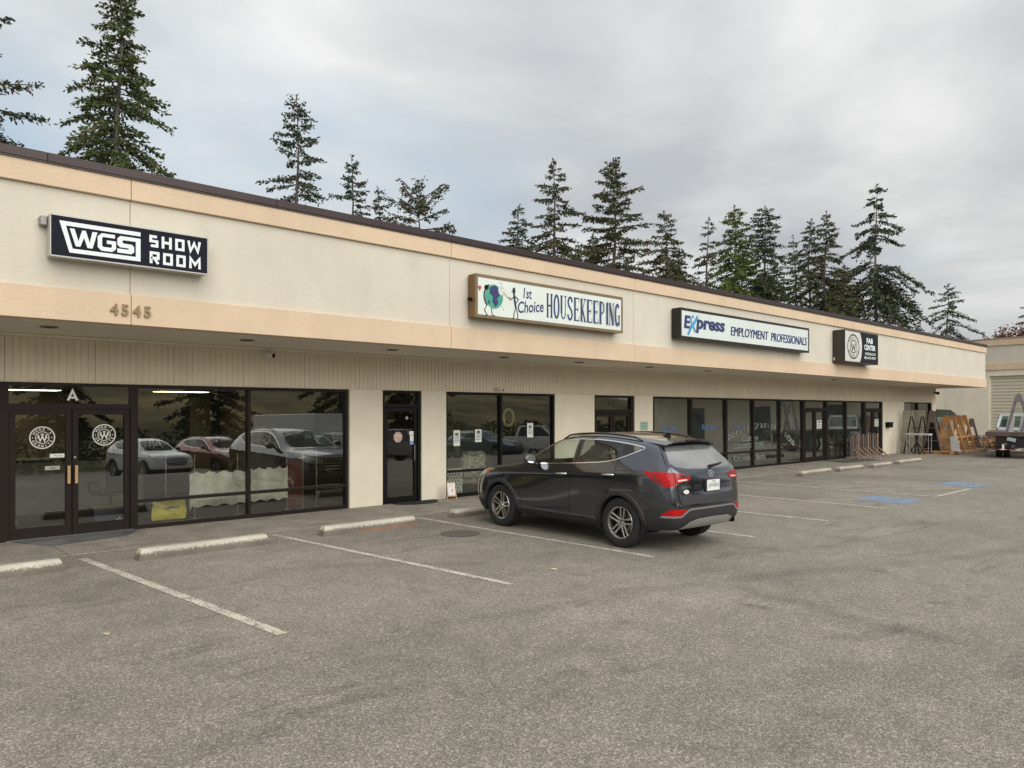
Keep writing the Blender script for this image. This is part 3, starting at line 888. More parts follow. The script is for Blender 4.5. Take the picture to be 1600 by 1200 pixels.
        hd = MB(); hd.box(pc.x - .004, pc.x + .03, -.17, .17, .835, 1.01); hd.build('plate_recess', M['plastic'], root, local=True)
        bd = MB(); pb = lambda u, v: S.on_rear(-u, v, .004)
        text(bd, 'Santa Fe', -.64, .905, pb, .17, .035, shear=.3, bold=.01); text(bd, 'SPORT', .46, .905, pb, .12, .026)
        bd.build('model_badge', M['chrome'], root, local=True)
        dc = MB(); dc.add([pb(-.56 + a_, .855 + b_) for a_, b_ in ellipse(0, 0, .055, .030, 20)], [tuple(range(20))])
        dc.build('dealer_sticker', mat('sticker_white', (.66, .66, .62), .5), root, local=True)
        # painted bumper lip above the plate and chrome edge of the reflector
        lip = MB()
        for s_ in (1, -1):
            S.ribbon(lip, [(s_ * .87, .518), (s_ * .67, .518), (s_ * .55, .60), (s_ * .48, .615), (0, .62)], .026, lambda y, z, o_: S.on_rear(y, z, o_ + .006))
        lip.build('bumper_lip', mat('silver_paint_lip', (.45, .46, .48), .3, .8), root, local=True)
        ex = MB(); ex.tube([(-2.05, -.58, .37), (-2.20, -.58, .37)], .036, 20, caps=False); ex.tube([(-2.12, -.58, .37), (-2.14, -.58, .37)], .033, 16, M['dark'])
        ex.build('exhaust_tip', M['chrome'], root, smooth=60, local=True)
        mk_ = MB()
        for s_ in (1, -1): S.ribbon(mk_, [(1.70, .955), (1.88, .925)], .04, lambda x, z, o_, s_=s_: S.on_side(x, z, s_, o_ + .006))
        mk_.build('side_marker', M['amber'], root, local=True)
        # sensors
        ss = MB()
        for y in (.62, .25, -.25, -.62):
            p = S.on_rear(y, .50 if abs(y) < .5 else .43, .006); ss.lathe([(.0001, 0), (.012, 0), (.012, .01)], 12, axis='x', M=Matrix.Translation(p + Vector((-.003, 0, 0))))
        ss.build('parking_sensor', M['gloss'], root, local=True)
    # cabin
    st = MB()
    for (x, y) in ((.10, .38), (.10, -.38)):
        st.box(x - .25, x + .27, y - .25, y + .25, .45, .66, bevel=.05)
        Mb = Matrix.Translation((x - .25, y, .62)) @ Matrix.Rotation(R(-14), 4, 'Y')
        st.box(-.07, .07, -.24, .24, 0, .62, M=Mb, bevel=.06); st.box(-.05, .05, -.13, .13, .66, .84, M=Mb, bevel=.04)
    Mb = Matrix.Translation((-.95, 0, .62)) @ Matrix.Rotation(R(-14), 4, 'Y')
    st.box(-1.0, -.45, -.62, .62, .45, .66, bevel=.05); st.box(-.07, .07, -.62, .62, 0, .58, M=Mb, bevel=.06)
    for y in (-.38, 0, .38): st.box(-.05, .05, y - .12, y + .12, .62, .76, M=Mb, bevel=.03)
    st.build('seat', M['seat'], root, smooth=50, local=True)
    ds = MB(); ds.box(.72, 1.10, -.68, .68, .75, 1.02, bevel=.06); ds.box(-2.0, .9, -.72, .72, .36, .44); ds.box(-1.95, -1.05, -.66, .66, .44, .98)
    ds.build('dashboard', M['dash'], root, local=True)
    sw = MB(); Ms = Matrix.Translation((.58, .38, .98)) @ Matrix.Rotation(R(62), 4, 'Y')
    ring = [Ms @ Vector((.185 * math.cos(a), .185 * math.sin(a), 0)) for a in [2 * math.pi * i / 28 for i in range(28)]]
    sw.tube(ring, .016, 8, closed=True); sw.beam(Ms @ Vector((-.18, 0, 0)), Ms @ Vector((.18, 0, 0)), .05, .02); sw.beam(Ms @ Vector((0, -.18, 0)), Ms @ Vector((0, .18, 0)), .05, .02)
    sw.build('steering_wheel', M['dash'], root, smooth=60, local=True)
    ub = MB(); ub.box(-1.70, 1.9, -.66, .66, .26, .36); ub.build('underbody', M['dark'], root, local=True)
    return root
# ------------------------------------------------------------------ ground, painted markings, pavement
def asphalt_mat():
    m = bpy.data.materials.new('worn_asphalt'); m.use_nodes = True
    t = m.node_tree; b = t.nodes['Principled BSDF']; b.inputs['Roughness'].default_value = .85; b.inputs['Specular IOR Level'].default_value = .35
    tcn = N(t, 'ShaderNodeTexCoord'); src = tcn.outputs['Object']
    vo = N(t, 'ShaderNodeTexVoronoi', i_Scale=125.0); link(t, src, vo.inputs['Vector'])
    vo2 = N(t, 'ShaderNodeTexVoronoi', i_Scale=60.0); link(t, src, vo2.inputs['Vector'])
    sp = N(t, 'ShaderNodeSeparateColor'); link(t, vo.outputs['Color'], sp.inputs[0])
    sp2 = N(t, 'ShaderNodeSeparateColor'); link(t, vo2.outputs['Color'], sp2.inputs[0])
    cr = N(t, 'ShaderNodeValToRGB'); cr.color_ramp.interpolation = 'LINEAR'
    el = cr.color_ramp.elements; el[0].position = 0; el[0].color = (.122, .107, .087, 1); el[1].position = 1; el[1].color = (.47, .435, .365, 1)
    for p, c in ((.35, (.180, .162, .134, 1)), (.72, (.243, .219, .182, 1)), (.9, (.32, .291, .243, 1))): el.new(p).color = c
    link(t, sp.outputs[0], cr.inputs[0])
    # bright larger stones here and there
    st = N(t, 'ShaderNodeMapRange', i_1=.90, i_2=.96, i_3=0.0, i_4=.55); link(t, sp2.outputs[1], st.inputs[0])
    mx = N(t, 'ShaderNodeMix', data_type='RGBA'); mx.inputs[7].default_value = (.46, .42, .35, 1); link(t, st.outputs[0], mx.inputs['Factor']); link(t, cr.outputs[0], mx.inputs[6])
    # broad wear and tonal drift
    n1 = N(t, 'ShaderNodeTexNoise', i_Scale=.33, i_Detail=7.0, i_Roughness=.6); link(t, src, n1.inputs['Vector'])
    r1 = N(t, 'ShaderNodeMapRange', i_1=.3, i_2=.7, i_3=.80, i_4=1.18); link(t, n1.outputs['Fac'], r1.inputs[0])
    n2 = N(t, 'ShaderNodeTexNoise', i_Scale=2.6, i_Detail=8.0, i_Roughness=.7); link(t, src, n2.inputs['Vector'])
    r2 = N(t, 'ShaderNodeMapRange', i_1=.3, i_2=.7, i_3=.86, i_4=1.12); link(t, n2.outputs['Fac'], r2.inputs[0])
    mu = N(t, 'ShaderNodeMath', operation='MULTIPLY'); link(t, r1.outputs[0], mu.inputs[0]); link(t, r2.outputs[0], mu.inputs[1])
    # dark wandering sealed seams and tyre tracks (stretched noise bands)
    mp = N(t, 'ShaderNodeMapping'); mp.inputs['Rotation'].default_value = (0, 0, R(-24)); mp.inputs['Scale'].default_value = (.16, .75, 1); link(t, src, mp.inputs[0])
    n3 = N(t, 'ShaderNodeTexNoise', i_Scale=.9, i_Detail=4.0, i_Roughness=.55); link(t, mp.outputs[0], n3.inputs['Vector'])
    a3 = N(t, 'ShaderNodeMath', operation='SUBTRACT', i_1=.5); link(t, n3.outputs['Fac'], a3.inputs[0])
    b3 = N(t, 'ShaderNodeMath', operation='ABSOLUTE'); link(t, a3.outputs[0], b3.inputs[0])
    r3 = N(t, 'ShaderNodeMapRange', i_1=0.0, i_2=.022, i_3=.76, i_4=1.0); link(t, b3.outputs[0], r3.inputs[0])
    n4 = N(t, 'ShaderNodeTexNoise', i_Scale=.5, i_Detail=3.0); link(t, src, n4.inputs['Vector'])
    r4 = N(t, 'ShaderNodeMapRange', i_1=.45, i_2=.6, i_3=0.0, i_4=1.0); link(t, n4.outputs['Fac'], r4.inputs[0])
    m4 = N(t, 'ShaderNodeMix', data_type='FLOAT'); m4.inputs[2].default_value = 1.0; link(t, r4.outputs[0], m4.inputs[0]); link(t, r3.outputs[0], m4.inputs[3])
    mu2 = N(t, 'ShaderNodeMath', operation='MULTIPLY'); link(t, mu.outputs[0], mu2.inputs[0]); link(t, m4.outputs[0], mu2.inputs[1])
    # sealed cracks and rubbed tracks: soft dark bands along known lines
    cur = mu2.outputs[0]
    ws = N(t, 'ShaderNodeTexNoise', i_Scale=.8, i_Detail=5.0); link(t, src, ws.inputs['Vector'])
    wv = N(t, 'ShaderNodeVectorMath', operation='SUBTRACT'); wv.inputs[1].default_value = (.5, .5, .5); link(t, ws.outputs['Color'], wv.inputs[0])
    wsc = N(t, 'ShaderNodeVectorMath', operation='SCALE'); wsc.inputs['Scale'].default_value = .55; link(t, wv.outputs[0], wsc.inputs[0])
    wp_ = N(t, 'ShaderNodeVectorMath', operation='ADD'); link(t, src, wp_.inputs[0]); link(t, wsc.outputs[0], wp_.inputs[1])
    for (ax, ay), (bx_, by), wd, dk in (((7.6, 4.7), (7.1, 1.9), .22, .80), ((7.6, 4.7), (13.2, 2.6), .30, .84), ((4.0, 5.6), (7.6, 4.7), .22, .86), ((3.4, 3.0), (4.1, 1.9), .16, .84), ((3.9, 9.1), (6.6, 7.2), .20, .86), ((1.0, 8.6), (3.0, 9.6), .5, .88)):
        L_ = math.hypot(bx_ - ax, by - ay); ux, uy = (bx_ - ax) / L_, (by - ay) / L_
        sb_ = N(t, 'ShaderNodeVectorMath', operation='SUBTRACT'); sb_.inputs[1].default_value = (ax, ay, 0); link(t, wp_.outputs[0], sb_.inputs[0])
        d1 = N(t, 'ShaderNodeVectorMath', operation='DOT_PRODUCT'); d1.inputs[1].default_value = (ux, uy, 0); link(t, sb_.outputs[0], d1.inputs[0])
        d2 = N(t, 'ShaderNodeVectorMath', operation='DOT_PRODUCT'); d2.inputs[1].default_value = (-uy, ux, 0); link(t, sb_.outputs[0], d2.inputs[0])
        ab = N(t, 'ShaderNodeMath', operation='ABSOLUTE'); link(t, d2.outputs['Value'], ab.inputs[0])
        o1 = N(t, 'ShaderNodeMath', operation='ADD', i_1=-L_ / 2); link(t, d1.outputs['Value'], o1.inputs[0]); o2 = N(t, 'ShaderNodeMath', operation='ABSOLUTE'); link(t, o1.outputs[0], o2.inputs[0])
        o3 = N(t, 'ShaderNodeMath', operation='SUBTRACT', i_1=L_ / 2 - .3); link(t, o2.outputs[0], o3.inputs[0]); o4 = N(t, 'ShaderNodeMath', operation='MAXIMUM', i_1=0.0); link(t, o3.outputs[0], o4.inputs[0])
        su = N(t, 'ShaderNodeMath', operation='ADD'); link(t, ab.outputs[0], su.inputs[0]); link(t, o4.outputs[0], su.inputs[1])
        mr_ = N(t, 'ShaderNodeMapRange', interpolation_type='SMOOTHSTEP', i_1=0.0, i_2=wd, i_3=dk, i_4=1.0); link(t, su.outputs[0], mr_.inputs[0])
        mm_ = N(t, 'ShaderNodeMath', operation='MULTIPLY'); link(t, cur, mm_.inputs[0]); link(t, mr_.outputs[0], mm_.inputs[1]); cur = mm_.outputs[0]
    sp_ = N(t, 'ShaderNodeTexNoise', i_Scale=1.7, i_Detail=6.0, i_Roughness=.5, i_Distortion=.4); link(t, src, sp_.inputs['Vector'])
    sr = N(t, 'ShaderNodeMapRange', i_1=.66, i_2=.74, i_3=1.0, i_4=.70); link(t, sp_.outputs['Fac'], sr.inputs[0])
    mm_ = N(t, 'ShaderNodeMath', operation='MULTIPLY'); link(t, cur, mm_.inputs[0]); link(t, sr.outputs[0], mm_.inputs[1]); cur = mm_.outputs[0]
    sc_ = N(t, 'ShaderNodeVectorMath', operation='SCALE'); link(t, mx.outputs[2], sc_.inputs[0]); link(t, cur, sc_.inputs['Scale'])
    link(t, sc_.outputs[0], b.inputs['Base Color'])
    bp = N(t, 'ShaderNodeBump', i_Strength=.35, i_Distance=.005); link(t, vo.outputs['Distance'], bp.inputs['Height']); link(t, bp.outputs[0], b.inputs['Normal'])
    return m
ASPH = asphalt_mat()
# one sheet to the horizon; it falls away gently towards the far parking row behind the camera
def ground_z(x, y):
    t = min(1, max(0, (-1.0 - y) / 14)); return -1.15 * t * t * (3 - 2 * t)
g = MB(); gx = [-900, -200, -60, -20, 0, 20, 45, 70, 110, 300, 1200]; gy = [-900, -200, -60, -30, -20, -15, -12, -9, -6, -4, -2, -1, 0, 15, 40, 100, 300, 1200]
for x in gx:
    for y in gy: g.v.append((x, y, ground_z(x, y)))
for i in range(len(gx) - 1):
    for j in range(len(gy) - 1):
        a = i * len(gy) + j; g.f.append((a, a + len(gy), a + len(gy) + 1, a + 1)); g.m.append(0)
g.build('parking_lot', ASPH, kind='structure', local=True, smooth=True)

# paint: worn, the asphalt shows through
def paint_mat(name, col, wear=.5):
    m = bpy.data.materials.new(name); m.use_nodes = True
    t = m.node_tree; b = t.nodes['Principled BSDF']; b.inputs['Roughness'].default_value = .7
    tcn = N(t, 'ShaderNodeTexCoord'); vo = N(t, 'ShaderNodeTexVoronoi', i_Scale=70.0); link(t, tcn.outputs['Object'], vo.inputs['Vector'])
    no = N(t, 'ShaderNodeTexNoise', i_Scale=3.0, i_Detail=9.0, i_Roughness=.75); link(t, tcn.outputs['Object'], no.inputs['Vector'])
    sp = N(t, 'ShaderNodeSeparateColor'); link(t, vo.outputs['Color'], sp.inputs[0])
    ad = N(t, 'ShaderNodeMath', operation='MULTIPLY_ADD', i_1=.35); link(t, sp.outputs[0], ad.inputs[0]); link(t, no.outputs['Fac'], ad.inputs[2])
    mr = N(t, 'ShaderNodeMapRange', i_1=wear + .22, i_2=wear + .40, i_3=0.0, i_4=1.0); link(t, ad.outputs[0], mr.inputs[0])
    mx = N(t, 'ShaderNodeMix', data_type='RGBA'); mx.inputs[6].default_value = (*col, 1); mx.inputs[7].default_value = (.20, .175, .14, 1); link(t, mr.outputs[0], mx.inputs['Factor'])
    link(t, mx.outputs[2], b.inputs['Base Color'])
    return m
PW = paint_mat('worn_white_paint', (.60, .56, .47), .40)
PW2 = paint_mat('faded_white_paint', (.52, .49, .42), .38)
PB = paint_mat('faded_blue_paint', (.13, .27, .47), .38)
def line(a, b, w=.11, z=.004, m=PW, name='parking_line'):
    a = Vector(a); b = Vector(b); d = (b - a).normalized(); n_ = Vector((-d.y, d.x)) * w / 2
    mb = MB(); n = 12; L = []; Q = []
    rr = random.Random(int(a.x * 100))
    for i in range(n + 1):
        p = a + (b - a) * i / n; j = rr.uniform(-.004, .004)
        L.append((p.x + n_.x * (1 + j * 8), p.y + n_.y * (1 + j * 8), z)); Q.append((p.x - n_.x, p.y - n_.y + j, z))
    mb.add(L + Q, [(i, i + 1, i + n + 2, i + n + 1) for i in range(n)])
    return mb.build(name, m, kind='structure')
line((2.64, 11.24), (3.04, 6.22)); line((5.38, 11.36), (5.82, 6.24), .10); line((8.20, 11.42), (8.32, 6.10), .095)
line((10.62, 11.45), (10.80, 5.98), .095); line((13.18, 11.5), (13.36, 5.96), .09); line((16.02, 11.5), (15.97, 5.95), .09)
line((18.98, 11.5), (19.03, 5.94), .09); line((20.66, 11.4), (21.40, 6.86), .08, m=PW2); line((24.08, 11.4), (23.98, 6.2), .09, m=PW2)
line((26.75, 11.4), (26.7, 6.6), .09, m=PW2); line((29.4, 11.4), (29.35, 6.9), .09, m=PW2); line((32.1, 11.4), (32.0, 7.2), .09, m=PW2)
line((19.03, 5.94), (21.5, 5.95), .10, z=.008)
for k, (a, b) in enumerate([((19.05, 7.2), (21.25, 6.2)), ((19.04, 8.4), (21.1, 7.5)), ((19.03, 9.5), (20.95, 8.6)), ((19.02, 10.5), (20.8, 9.7)), ((19.9, 11.3), (20.7, 10.8))]): line(a, b, .08, .008, PW2)
def accessible(cx, cy, w, d):
    mb = MB(); mb.add([(cx - w / 2, cy - d / 2, .004), (cx + w / 2, cy - d / 2, .004), (cx + w / 2, cy + d / 2, .004), (cx - w / 2, cy + d / 2, .004)], [(0, 1, 2, 3)])
    mb.build('blue_parking_paint', PB, kind='structure')
    s_ = MB(); pl = lambda u, v: (cx + u, cy + v, .008)
    stroke(s_, ellipse(.05, -.12, .20, .20, 20, R(150), R(390)), .05, pl); stroke(s_, [(-.04, .22), (-.02, .0), (.14, .0), (.22, -.22), (.30, -.20)], .055, pl)
    s_.add([pl(*p) for p in ellipse(-.05, .32, .06, .06, 14)], [tuple(range(14))])
    s_.build('wheelchair_symbol', PW2, kind='structure')
accessible(17.55, 6.48, 1.15, 1.1); accessible(22.7, 6.46, 1.3, 1.0)

CONC = mat('pavement_concrete', (.23, .205, .165), .85, var=.18, vs_=2.0, bump=.4, bs=180, det=10, col2=(.27, .245, .20))
def speckle(m, scale=90.0, amt=.35):
    t = m.node_tree; b = t.nodes['Principled BSDF']; lk = b.inputs['Base Color'].links[0]; s_ = lk.from_socket
    tcn = N(t, 'ShaderNodeTexCoord'); vo = N(t, 'ShaderNodeTexVoronoi', i_Scale=scale); link(t, tcn.outputs['Object'], vo.inputs['Vector'])
    sp = N(t, 'ShaderNodeSeparateColor'); link(t, vo.outputs['Color'], sp.inputs[0])
    mr = N(t, 'ShaderNodeMapRange', i_1=0.0, i_2=1.0, i_3=1 - amt, i_4=1 + amt); link(t, sp.outputs[0], mr.inputs[0])
    v = N(t, 'ShaderNodeVectorMath', operation='SCALE'); link(t, s_, v.inputs[0]); link(t, mr.outputs[0], v.inputs['Scale']); link(t, v.outputs[0], b.inputs['Base Color'])
speckle(CONC)
base = MB(); base.box(-4.5, 43.5, 11.56, 13.35, -.10, .002)
pv = base.build('pavement', mat('joint_dirt', (.13, .115, .09), .9), kind='structure')
xs = [-4.4, -1.0, 2.56, 5.9, 9.3, 12.7, 16.1, 19.5, 22.9, 26.3, 29.7, 33.1, 36.5, 39.9, 43.4]
for a, b in zip(xs[:-1], xs[1:]):
    s_ = MB(); z = .012 + random.uniform(-.002, .003)
    s_.box(a + .006, b - .006, 11.57 + random.uniform(-.01, .01), 13.34, -.05, z, bevel=.004); s_.build('slab', CONC, pv)
s_ = MB(); s_.add([(2.52, 12.52, .019), (3.62, 12.78, .019), (4.0, 13.33, .019), (2.15, 13.33, .019)], [(0, 1, 2, 3)])
s_.build('smooth_patch', mat('blue_grey_sealer', (.115, .12, .125), .55, var=.35, vs_=2.5), pv)
s_ = MB(); s_.add([(28.6, 12.15, .019), (31.4, 11.85, .019), (32.2, 12.9, .019), (29.2, 13.2, .019)], [(0, 1, 2, 3)])
s_.build('dark_stain', mat('dark_stain', (.085, .083, .07), .7, var=.3), pv)
s_ = MB(); s_.add([(7.63 + .33 * math.cos(t_), 9.39 + .33 * math.sin(t_), .005) for t_ in [2 * math.pi * i / 28 for i in range(28)]], [tuple(range(28))])
s_.build('asphalt_patch', mat('dark_asphalt_patch', (.10, .09, .072), .9, var=.5, vs_=30, bump=.4), kind='structure')

# wheel stops: trapezoid concrete bars with chipped lower edges
def stop_mat(name, orange=0.0, col=(.52, .49, .40)):
    m = bpy.data.materials.new(name); m.use_nodes = True
    t = m.node_tree; b = t.nodes['Principled BSDF']; b.inputs['Roughness'].default_value = .85
    tcn = N(t, 'ShaderNodeTexCoord'); src = tcn.outputs['Object']; sp = N(t, 'ShaderNodeSeparateXYZ'); link(t, src, sp.inputs[0])
    no = N(t, 'ShaderNodeTexNoise', i_Scale=26.0, i_Detail=8.0, i_Roughness=.7); link(t, src, no.inputs['Vector'])
    n2 = N(t, 'ShaderNodeTexNoise', i_Scale=3.0, i_Detail=6.0); link(t, src, n2.inputs['Vector'])
    # chips expose dark aggregate on the lower flanks
    z = N(t, 'ShaderNodeMath', operation='MULTIPLY_ADD', i_1=-6.5, i_2=1.17); link(t, sp.outputs['Z'], z.inputs[0])
    ad = N(t, 'ShaderNodeMath', operation='ADD'); link(t, z.outputs[0], ad.inputs[0]); link(t, no.outputs['Fac'], ad.inputs[1])
    mr = N(t, 'ShaderNodeMapRange', i_1=.98, i_2=1.2, i_3=0.0, i_4=1.0); link(t, ad.outputs[0], mr.inputs[0])
    mx = N(t, 'ShaderNodeMix', data_type='RGBA'); mx.inputs[6].default_value = (*col, 1); mx.inputs[7].default_value = (.16, .14, .11, 1); link(t, mr.outputs[0], mx.inputs['Factor'])
    r2 = N(t, 'ShaderNodeMapRange', i_1=.3, i_2=.7, i_3=.78, i_4=1.12); link(t, n2.outputs['Fac'], r2.inputs[0])
    v = N(t, 'ShaderNodeVectorMath', operation='SCALE'); link(t, mx.outputs[2], v.inputs[0]); link(t, r2.outputs[0], v.inputs['Scale'])
    o_ = v.outputs[0]
    if orange:
        zz = N(t, 'ShaderNodeMapRange', i_1=.035, i_2=.02, i_3=0.0, i_4=1.0); link(t, sp.outputs['Z'], zz.inputs[0])
        xx = N(t, 'ShaderNodeMapRange', i_1=-orange, i_2=-orange + .25, i_3=0.0, i_4=1.0); link(t, sp.outputs['X'], xx.inputs[0])
        n3 = N(t, 'ShaderNodeMapRange', i_1=.42, i_2=.5, i_3=0.0, i_4=.9); link(t, no.outputs['Fac'], n3.inputs[0])
        p1 = N(t, 'ShaderNodeMath', operation='MULTIPLY'); link(t, zz.outputs[0], p1.inputs[0]); link(t, xx.outputs[0], p1.inputs[1])
        p2 = N(t, 'ShaderNodeMath', operation='MULTIPLY'); link(t, p1.outputs[0], p2.inputs[0]); link(t, n3.outputs[0], p2.inputs[1])
        m2 = N(t, 'ShaderNodeMix', data_type='RGBA'); m2.inputs[7].default_value = (.42, .13, .045, 1); link(t, p2.outputs[0], m2.inputs['Factor']); link(t, o_, m2.inputs[6]); o_ = m2.outputs[2]
    link(t, o_, b.inputs['Base Color'])
    bp = N(t, 'ShaderNodeBump', i_Strength=.8, i_Distance=.012); link(t, no.outputs['Fac'], bp.inputs['Height']); link(t, bp.outputs[0], b.inputs['Normal'])
    return m
SM = [stop_mat('wheel_stop_pale'), stop_mat('wheel_stop_orange', .35), stop_mat('wheel_stop_far', col=(.44, .40, .32))]
def wheel_stop(x0, x1, y, m, label, rz=0.0, seed=0):
    L = x1 - x0; rr = random.Random(seed); n = 26
    mb = MB(); sec = [(-.10, 0), (-.095, .055), (-.060, .145), (.060, .145), (.095, .055), (.10, 0)]
    v = []; f = []
    for i in range(n + 1):
        x = -L / 2 + L * i / n; e_ = 1 if i in (0, n) else 0
        for (yy, z) in sec:
            ch = rr.uniform(0, .010) if z < .1 and rr.random() < .55 else rr.uniform(0, .003)
            v.append((x * (1 - (.055 * z / .145 if e_ else 0)), yy - math.copysign(ch, yy), z - (ch * .6 if z > 0 else 0)))
    k = len(sec)
    for i in range(n):
        for j in range(k - 1): f.append((i * k + j, i * k + j + 1, (i + 1) * k + j + 1, (i + 1) * k + j))
    f.append(tuple(range(k))); f.append(tuple(n * k + j for j in range(k - 1, -1, -1)))
    mb.add(v, f)
    o = mb.build('wheel_stop', m, local=True, label=label, cat='wheel stop', group='concrete wheel stops along the pavement')
    o.location = ((x0 + x1) / 2, y, ground_z(x0, y)); o.rotation_euler = (0, 0, rz)
    return o
wheel_stop(.45, 2.29, 10.62, SM[0], 'pale concrete wheel stop cut by the left edge of the picture', 0, 1)
wheel_stop(3.13, 4.98, 10.66, SM[0], 'pale concrete wheel stop below the yellow bag in the window', .02, 2)
wheel_stop(5.88, 7.70, 10.74, SM[1], 'chipped concrete wheel stop with orange paint facing the single black door', .0, 3)
wheel_stop(8.66, 10.5, 10.92, SM[1], 'concrete wheel stop partly hidden by the front of the dark car', 0, 4)
wheel_stop(16.75, 18.58, 10.86, SM[0], 'wheel stop peeping out behind the rear of the dark car', 0, 5)
wheel_stop(21.9, 24.1, 10.68, SM[2], 'chipped wheel stop beside the striped access aisle', 0.02, 6)
wheel_stop(24.55, 26.35, 10.62, SM[2], 'second wheel stop to the right of the striped aisle', -.03, 7)
wheel_stop(27.0, 28.7, 10.52, SM[2], 'third wheel stop to the right of the striped aisle, dark at its left end', 0, 8)
wheel_stop(29.5, 31.9, 10.58, SM[2], 'farthest wheel stop, below the timber slab rack', 0, 9)
# small litter
def leaf(x, y, s, rz, m, label):
    mb = MB(); pts = [(0, -.5), (.16, -.2), (.42, -.1), (.2, .08), (.3, .4), (.04, .22), (-.05, .55), (-.14, .2), (-.4, .3), (-.2, .02), (-.42, -.18), (-.12, -.2)]
    v = [(a * s, b * s, .004 + .018 * abs(a) * s / .1 * .5) for a, b in pts] + [(0, 0, .012)]
    mb.add(v, [(i, (i + 1) % 12, 12) for i in range(12)])
    o = mb.build('fallen_leaf', m, local=True, label=label, cat='leaf', group='fallen leaves on the asphalt'); o.location = (x, y, .004); o.rotation_euler = (R(8), 0, rz)
LM = mat('dry_leaf', (.44, .36, .22), .7, var=.2, vs_=30); LM2 = mat('pale_leaf', (.62, .52, .34), .7, var=.2, vs_=30)
leaf(1.90, 7.28, .085, .3, LM, 'curled dry leaf left of the nearest parking line'); leaf(.91, 4.02, .07, 1, LM2, 'small pale leaf low on the left asphalt'); leaf(1.55, 3.93, .07, 2, LM2, 'small pale leaf right of the other low one')
leaf(6.75, 6.45, .11, .7, LM2, 'pale yellow leaf beside the line left of the dark car')
# ------------------------------------------------------------------ the long shop building
CREAM = mat('cream_stucco', (.59, .548, .455), .85, var=.05, vs_=1.2, bump=.5, bs=28, det=8)
CREAM2 = mat('cream_stucco_lower', (.735, .672, .54), .85, var=.06, vs_=1.5, bump=.35, bs=40, det=8)
PEACH = mat('peach_stucco', (.625, .485, .34), .85, var=.05, vs_=1.4, bump=.6, bs=26, det=8)
SOFF = mat('soffit_plaster', (.70, .64, .53), .85, var=.06, vs_=1.0, bump=.25, bs=60)
SIDE = mat('grooved_siding_paint', (.69, .61, .47), .7, var=.06, vs_=2.0)
BRONZE = mat('dark_bronze_frame', (.018, .012, .010), .5, .2, var=.15, spec=.25)
BLACKF = mat('black_metal_frame', (.007, .007, .007), .45, .2, var=.1, spec=.25)
CAPM = mat('brown_metal_cap', (.050, .036, .036), .42, .5, var=.12)
PANE = glass_mat('storefront_glass', (.72, .73, .66), 2.4, dirt_or_sheen=.004)
PANE2 = glass_mat('brightened_storefront_glass', (.45, .48, .44), 3.3, dirt_or_sheen=.05, haze=(.40, .45, .40))  # pale film mixed in so the dim reflections of these panes look brighter
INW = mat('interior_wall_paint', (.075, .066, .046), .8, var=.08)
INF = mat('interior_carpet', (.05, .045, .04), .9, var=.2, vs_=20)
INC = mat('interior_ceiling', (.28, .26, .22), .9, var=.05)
for m_, a_ in ((CREAM, .022), (CREAM2, .025), (PEACH, .03), (SIDE, .03)): streaks(m_, a_)
X0, X1, WY, FY, SZ = -4.0, 42.6, 13.37, 11.13, 3.16
bld = thing('shop_building', 'long single storey cream stucco shop building with peach bands and dark storefront windows', 'building', ((X0 + X1) / 2, WY, 0))
HZ = 2.42
openings = [(-2.4, 7.98), (8.77, 9.78), (10.46, 14.02), (15.57, 17.34), (18.21, 35.60), (38.21, 42.02)]
def part(mb, name, m, parent=bld, **k): return mb.build(name, m, parent, **k)
# piers and header
xs = [X0] + [v for o in openings for v in o] + [X1]
for i in range(0, len(xs), 2):
    w = MB(); w.box(xs[i], xs[i + 1], WY, WY + .22, 0, HZ); part(w, 'wall_pier', CREAM2)
w = MB(); w.box(X0, X1, WY + .012, WY + .22, HZ + .001, 5.0); part(w, 'wall', CREAM2)
w = MB(); w.box(X1 - .22, X1 + .001, WY + .222, 29, 0, 5.05); w.box(X0 - .001, X0 + .22, WY + .222, 29, 0, 5.05); w.box(X0 - .001, X1 + .001, 29, 29.2, 0, 5.05); part(w, 'rear_wall', CREAM)
# grooved siding panels above the windows
def siding(x0, x1):
    n = max(1, round((x1 - x0) / .102)); p = []
    yf, yg = WY - .010, WY - .001
    w_ = (x1 - x0) / n
    for i in range(n):
        a = x0 + i * w_; p += [(a + .006, yf), (a + w_ - .006, yf), (a + w_ - .005, yg), (a + w_ + .005 - (.005 if i == n - 1 else 0), yg)]
    p += [(x1, WY + .010), (x0, WY + .010)]
    mb = MB(); mb.prism(p, HZ + .012, SZ - .055, 'z'); return mb
x = X0
while x < X1 - .01:
    x2 = min(X1, x + 1.22)
    part(siding(x + .0006, x2 - .0006), 'siding_panel', SIDE); x = x2
w = MB(); w.box(X0, X1, WY - .03, WY + .01, SZ - .05, SZ - .002, bevel=.006); part(w, 'trim_moulding', CREAM2)
w = MB(); w.box(X0, X1, FY + .14, WY, SZ, SZ + .06); part(w, 'soffit', SOFF)
